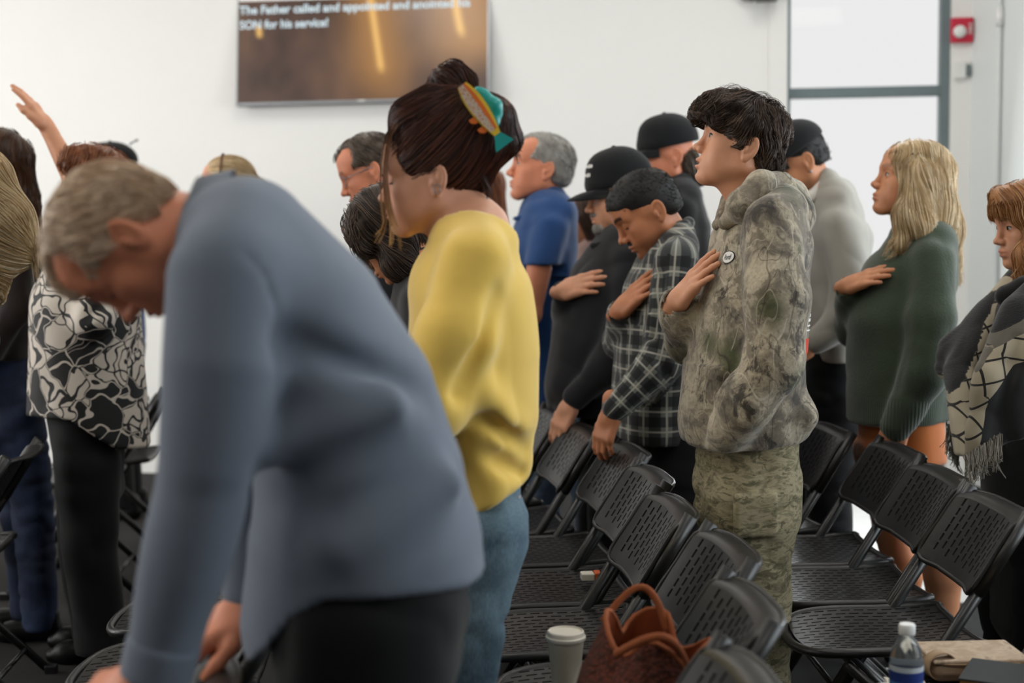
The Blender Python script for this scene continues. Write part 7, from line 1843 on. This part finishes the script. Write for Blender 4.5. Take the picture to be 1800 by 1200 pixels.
# ------------------------------------------------------------------ things on the chairs
SEAT_Z = 0.46
def seat_pt(px, py): return onz(px, py, SEAT_Z)
def coffee_cup():
    plain('cup_paper', '#e4d8c2', 0.7, 0.02); plain('cup_lid', '#e8dfd0', 0.4, 0.02)
    q = seat_pt(995, 1212); o = empty('coffee_cup', (q[0], q[1], SEAT_Z), 'cream paper coffee cup with white lid beside the crochet bag', 'cup')
    m = MB(); m.lathe([(0.026, 0), (0.028, 0.002), (0.0385, 0.112), (0.040, 0.114), (0.037, 0.113)], n=28); m.build('paper_cup', 'cup_paper', o, True)
    m = MB(); m.lathe([(0.041, 0.108), (0.0425, 0.110), (0.0425, 0.116), (0.040, 0.118), (0.0385, 0.126), (0.036, 0.128), (0.034, 0.124), (0.001, 0.124)], n=28); m.build('lid', 'cup_lid', o, auto=True)
coffee_cup()
def crochet_bag():
    t = NT('crochet'); o = t.obj(); X = t.mapping(o, (1, 1, 1)); v = t.voronoi(X, 130); n = t.noise(o, 12, 3)
    wv = t.n('ShaderNodeTexWave'); wv.inputs['Scale'].default_value = 38; wv.inputs['Distortion'].default_value = 3; t.l(t.mapping(o, (0.3, 0.3, 1)), wv.inputs[0])
    c = t.mix(n.outputs[0], '#3a160b', '#733216'); c = t.mix(t.math('MULTIPLY', t.math('GREATER_THAN', v.outputs[0], 0.5), 0.6), c, '#220c07')
    t.col(c); t.set(Roughness=0.9); t.bump(t.math('ADD', v.outputs[0], wv.outputs[0]), 0.9, 0.006); M['crochet'] = t.m
    plain('bag_trim', '#8f4a22', 0.85, 0.1, 60, bump=0.3, bscale=500)
    plain('bag_lining', '#8c3f18', 0.8, 0.1, 30)
    base = np.array([0.205, 2.53, SEAT_Z]); o = empty('crochet_bag', base, 'brown crocheted handbag standing open on a folding chair', 'bag')
    # leaning a little against the backrest
    top = base + np.array([0.045, 0.0, 0.20])
    U3 = nrmz(top - base); sx = nrmz(np.array([1, 0.05, 0])); sx = nrmz(sx - U3 * (sx @ U3)); sy = np.cross(U3, sx)
    Rb = np.stack([sx, sy, U3], 1)
    fl = [(0.0, 0.105, 0.135), (0.07, 0.122, 0.15), (0.135, 0.118, 0.145), (0.19, 0.095, 0.125), (0.228, 0.085, 0.115)]
    def ring(z, a, b, n=36, wav=0.0, k=1.0):
        out = []
        for i in range(n):
            t_ = 2 * math.pi * i / n; w = 1 + wav * math.cos(4 * t_)
            out.append(base + U3 * (z + wav * 0.16 * math.cos(4 * t_ + 0.8)) + sx * a * k * math.copysign(abs(math.cos(t_)) ** 0.8, math.cos(t_)) * w + sy * b * k * math.copysign(abs(math.sin(t_)) ** 0.8, math.sin(t_)) * w)
        return out
    n = 36
    rows = [ring(0.0, 0.06, 0.09), ring(0.0, 0.095, 0.13)] + [ring(z, a, b, wav=(0.10 if i == 3 else 0.16 if i == 4 else 0)) for i, (z, a, b) in enumerate(fl)]
    vs = [p for r_ in rows for p in r_]; f = [(i * n + k, i * n + (k + 1) % n, (i + 1) * n + (k + 1) % n, (i + 1) * n + k) for i in range(len(rows) - 1) for k in range(n)] + [tuple(range(n))[::-1]]
    b = mesh('bag_body', vs, f, 'crochet', o, True, base); 
    rows = [ring(z, a, b_, wav=(0.10 if i == 3 else 0.16 if i == 4 else 0), k=0.95) for i, (z, a, b_) in list(enumerate(fl))[::-1]] + [ring(0.01, 0.05, 0.08)]
    vs = [p for r_ in rows for p in r_]; f = [(i * n + k, i * n + (k + 1) % n, (i + 1) * n + (k + 1) % n, (i + 1) * n + k) for i in range(len(rows) - 1) for k in range(n)] + [tuple((len(rows) - 1) * n + k for k in range(n))]
    mesh('lining', vs, f, 'bag_lining', o, True, base)
    m = MB(); r_ = ring(0.230, 0.084, 0.113, wav=0.16); m.tube(r_ + [r_[0], r_[1]], 0.0045, 8, cap=False); m.build('trim', 'bag_trim', o, True, origin=base)
    for sg, hh, lean in ((1, 0.075, 0.02), (-1, 0.06, 0.05)):    # one handle stands, the other droops outward
        m = MB(); pts = []
        for t_ in np.linspace(0, 1, 17):
            x = (t_ - 0.5) * 0.13; pts.append(base + U3 * (0.215 + hh * math.sin(math.pi * t_)) + sx * (x - 0.02) + sy * sg * (0.10 + lean * math.sin(math.pi * t_)))
        m.tube(pts, 0.0048, 8, flat=1.5); m.build('handle', 'bag_trim', o, True, origin=base)
    # corner panels of the bag folded outward
    # a bottle with a green cap and a small clear one inside
    plain('cap_green', '#0f8a3c', 0.35, 0.05)
    def small(name, c, capm, lab, h=0.17):
        e = empty(name, c, lab, 'bottle'); m = MB(); m.lathe([(0.028, 0), (0.031, 0.004), (0.031, h * 0.68), (0.024, h * 0.82), (0.012, h * 0.9), (0.012, h)], n=20); m.build('bottle_body', 'bottle_plastic', e, True)
        m = MB(); m.lathe([(0.0165, h - 0.012), (0.0165, h + 0.012), (0.014, h + 0.014), (0.001, h + 0.014)], n=18); m.build('bottle_cap', capm, e, auto=True); return e
    t = NT('bottle_plastic'); t.col('#e8eef0'); t.set(Roughness=0.08, IOR=1.33); t.b.inputs['Transmission Weight'].default_value = 0.92; M['bottle_plastic'] = t.m
    small('bottle', base + Rb @ np.array([0.022, -0.02, 0.012]), 'cap_green', 'bottle with bright green cap inside the crochet bag', 0.205)
    small('bottle', base + Rb @ np.array([-0.028, -0.015, 0.012]), 'white_plastic', 'small clear bottle inside the crochet bag', 0.175)
crochet_bag()
def right_seat_things():
    # water bottle
    t = NT('bottle_print'); o = t.obj(); X, Y, Z = t.sep(o)[0:3]
    c = t.mix(t.math('GREATER_THAN', Z, 0.118), '#2a3f86', '#c9d2da'); c = t.mix(t.math('LESS_THAN', Z, 0.098), c, '#4f86b8'); t.col(c); t.set(Roughness=0.3); M['bottle_print'] = t.m
    q = seat_pt(1592, 1280); o = empty('water_bottle', (q[0], q[1], SEAT_Z), 'clear plastic water bottle with blue label and white cap', 'bottle')
    m = MB(); m.lathe([(0.026, 0), (0.031, 0.004), (0.0315, 0.03), (0.030, 0.034), (0.0315, 0.04), (0.0315, 0.085), (0.030, 0.088), (0.0315, 0.092), (0.0315, 0.135), (0.028, 0.155), (0.018, 0.175), (0.0125, 0.183), (0.0125, 0.197)], n=28); m.build('bottle_body', 'bottle_plastic', o, True)
    m = MB(); m.lathe([(0.0322, 0.088), (0.0322, 0.128)], n=28); l = m.build('bottle_label', 'bottle_print', o, True); l.data.polygons[0]
    bm = bmesh.new(); bm.from_mesh(l.data); bmesh.ops.delete(bm, geom=[f for f in bm.faces if len(f.verts) > 4], context='FACES'); bm.to_mesh(l.data); bm.free()
    m = MB(); m.lathe([(0.0155, 0.186), (0.016, 0.188), (0.016, 0.203), (0.014, 0.206), (0.001, 0.206)], n=24); m.build('bottle_cap', 'white_plastic', o, auto=True)
    # beige zip case
    t = NT('case_cloth'); o_ = t.obj(); n = t.noise(o_, 18, 4, 0.6, 1.0); t.col(t.ramp(n.outputs[0], [(0.4, '#a58f78'), (0.55, '#b9a48d'), (0.7, '#8f7a66')])); t.set(Roughness=0.8); M['case_cloth'] = t.m
    plain('case_side', '#8d7660', 0.75, 0.06, 40); plain('book_cover', '#1b2022', 0.55, 0.08, 30); plain('book_maroon', '#3a1219', 0.5, 0.08, 30); plain('page_edge', '#a97c3f', 0.6, 0.1, 200)
    plain('napkin', '#d8cfbf', 0.85, 0.03); plain('bowl_white', '#d6d2c8', 0.4, 0.03); plain('melon', '#d98a2a', 0.45, 0.1, 60); plain('strap_tan', '#a58a6c', 0.7, 0.05)
    def slab(name, label, cat, px, py, z, size, ang, mat, parts=None):
        q = onz(px, py, z + size[2]); e = empty(name, (q[0], q[1], z), label, cat); e.rotation_euler = (0, 0, math.radians(ang)); return e
    e = slab('zip_case', 'beige patterned zip case lying on the seat behind the dark book', 'case', 1706, 1142, SEAT_Z, (0.1, 0.075, 0.05), 2, 'case_cloth')
    m = MB(); m.box((0, 0, 0.022), (0.105, 0.075, 0.022)); m.build('case_body', 'case_side', e, bevel=0.02)
    m = MB(); m.box((0, 0, 0.046), (0.104, 0.074, 0.004)); m.build('case_lid', 'case_cloth', e, bevel=0.004)
    m = MB(); m.tube([(0.106 * math.copysign(abs(math.cos(a)) ** 0.4, math.cos(a)), 0.076 * math.copysign(abs(math.sin(a)) ** 0.4, math.sin(a)), 0.042) for a in np.linspace(0, 2 * math.pi, 41)], 0.002, 5, cap=False); m.build('zip', 'strap_tan', e, True)
    e = slab('book', 'thick dark book with gilt page edges at bottom right', 'book', 1790, 1186, SEAT_Z, (0.1, 0.07, 0.05), -28, 'book_cover')
    m = MB(); m.box((0, 0, 0.026), (0.102, 0.072, 0.021)); m.build('pages', 'page_edge', e)
    m = MB(); m.box((0.001, 0, 0.049), (0.106, 0.077, 0.002)); m.build('front_cover', 'book_cover', e, bevel=0.001)
    m = MB(); m.box((0.001, 0, 0.003), (0.106, 0.077, 0.002)); m.build('back_cover', 'book_cover', e, bevel=0.001)
    m = MB(); m.box((0.108, 0, 0.026), (0.003, 0.077, 0.025)); m.build('spine', 'book_cover', e, bevel=0.001)
    m = MB(); m.box((0.06, 0, 0.0515), (0.045, 0.076, 0.001)); m.build('maroon_panel', 'book_maroon', e)
    # strap loop
    q = onz(1652, 1172, SEAT_Z + 0.03); e = empty('strap_loop', (q[0], q[1], SEAT_Z), 'tan leather strap loop standing between bottle and book', 'strap')
    m = MB(); pts = [(0.034 * math.cos(a), 0.0, 0.034 + 0.030 * math.sin(a)) for a in np.linspace(0, 2 * math.pi, 33)]; vs, f = [], []
    for k, (x, y, z) in enumerate(pts):
        s_ = (0.0, 0.0, 0.034); dx, dz = x, z - 0.034; r = math.hypot(dx, dz); 
        for rr in (1.0, 0.92):
            for yy in (-0.014, 0.014): vs.append((dx * rr, yy, 0.034 + dz * rr))
    for k in range(len(pts) - 1):
        a, b = k * 4, k * 4 + 4; f += [(a, b, b + 1, a + 1), (a + 3, b + 3, b + 2, a + 2), (a, a + 2, b + 2, b), (a + 1, b + 1, b + 3, a + 3)]
    m.add(vs, f); m.build('strap_band', 'strap_tan', e, True); e.rotation_euler = (0, 0, 0.2)
    m = MB(); m.box((0.03, 0, 0.006), (0.014, 0.012, 0.004)); m.build('strap_end', 'strap_tan', e, bevel=0.002)
    # bowl with orange fruit, napkin
    q = onz(1578, 1222, SEAT_Z + 0.03); e = empty('paper_bowl', (q[0], q[1], SEAT_Z), 'white paper bowl at the bottom edge below the water bottle', 'bowl')
    m = MB(); m.lathe([(0.03, 0), (0.034, 0.001), (0.058, 0.034), (0.061, 0.035), (0.057, 0.034), (0.032, 0.004), (0.001, 0.003)], n=30); m.build('bowl_shell', 'bowl_white', e, True)
    bq = np.array([q[0], q[1], SEAT_Z])
    m = MB(); m.lathe([(0.058, 0.033), (0.0625, 0.0345), (0.0625, 0.0365), (0.058, 0.036)], n=30); m.build('bowl_rim', 'bowl_white', e, True)
    for k, (x, y, z, a, lab) in enumerate(((-0.012, 0.012, 0.020, 0.3, 'orange melon chunk at the left of the bowl'), (0.022, 0.010, 0.022, 0.9, 'orange melon chunk at the right of the bowl'), (0.004, -0.022, 0.018, 1.6, 'orange melon chunk at the front of the bowl'))):
        e2 = empty('melon_chunk', bq + [x, y, z - 0.012], lab, 'fruit', 'orange melon chunks in the paper bowl'); it = [U(rbox(bq + np.array([x, y, z]), (0.019, 0.015, 0.013), 0.006, np.array(Matrix.Rotation(a, 3, 'Z') @ Matrix.Rotation(0.35, 3, 'X'))), 0), D(lambda p: (0.0012 * vnoise(p, 120, k)).astype(F32))]
        V, Q = polygonize(it, 0.003); np_mesh('flesh', V, Q, 'melon', e2, e2.location)
    q = onz(1597, 1185, SEAT_Z + 0.04); e = empty('napkin', (q[0], q[1], SEAT_Z), 'crumpled white paper napkin in front of the water bottle', 'napkin')
    vs, f = [], []; n = 15; r = np.random.default_rng(5); hz = r.uniform(0, 1, (n, n))
    for i in range(n):
        for j in range(n):
            x, y = (i / (n - 1) - 0.5) * 0.085, (j / (n - 1) - 0.5) * 0.07; vs.append((x, y, 0.012 + 0.022 * math.exp(-(x * x + y * y) / 0.0012) + 0.006 * math.sin(x * 130 + hz[i, 0]) + 0.005 * math.sin(y * 110 + x * 60)))
    f = [(i * n + j, (i + 1) * n + j, (i + 1) * n + j + 1, i * n + j + 1) for i in range(n - 1) for j in range(n - 1)]
    nk = mesh('napkin_sheet', vs, f, 'napkin', e, True); sol = nk.modifiers.new('thickness', 'SOLIDIFY'); sol.thickness = 0.002
    # small orange and white packet on the seat behind
    plain('packet_white', '#d9d2c4', 0.6, 0.02); plain('packet_orange', '#c4551f', 0.6, 0.05)
    q = onz(1040, 1010, SEAT_Z + 0.015); e = empty('snack_packet', (q[0], q[1], SEAT_Z + 0.002), 'small white and orange packet lying on a middle row seat', 'packet'); e.rotation_euler = (0, 0, 0.1)
    m = MB(); m.box((-0.012, 0, 0.010), (0.018, 0.02, 0.010)); m.build('packet_body', 'packet_white', e, bevel=0.003)
    m = MB(); m.box((0.016, 0, 0.011), (0.009, 0.021, 0.011)); m.build('packet_end', 'packet_orange', e, bevel=0.003)
right_seat_things()
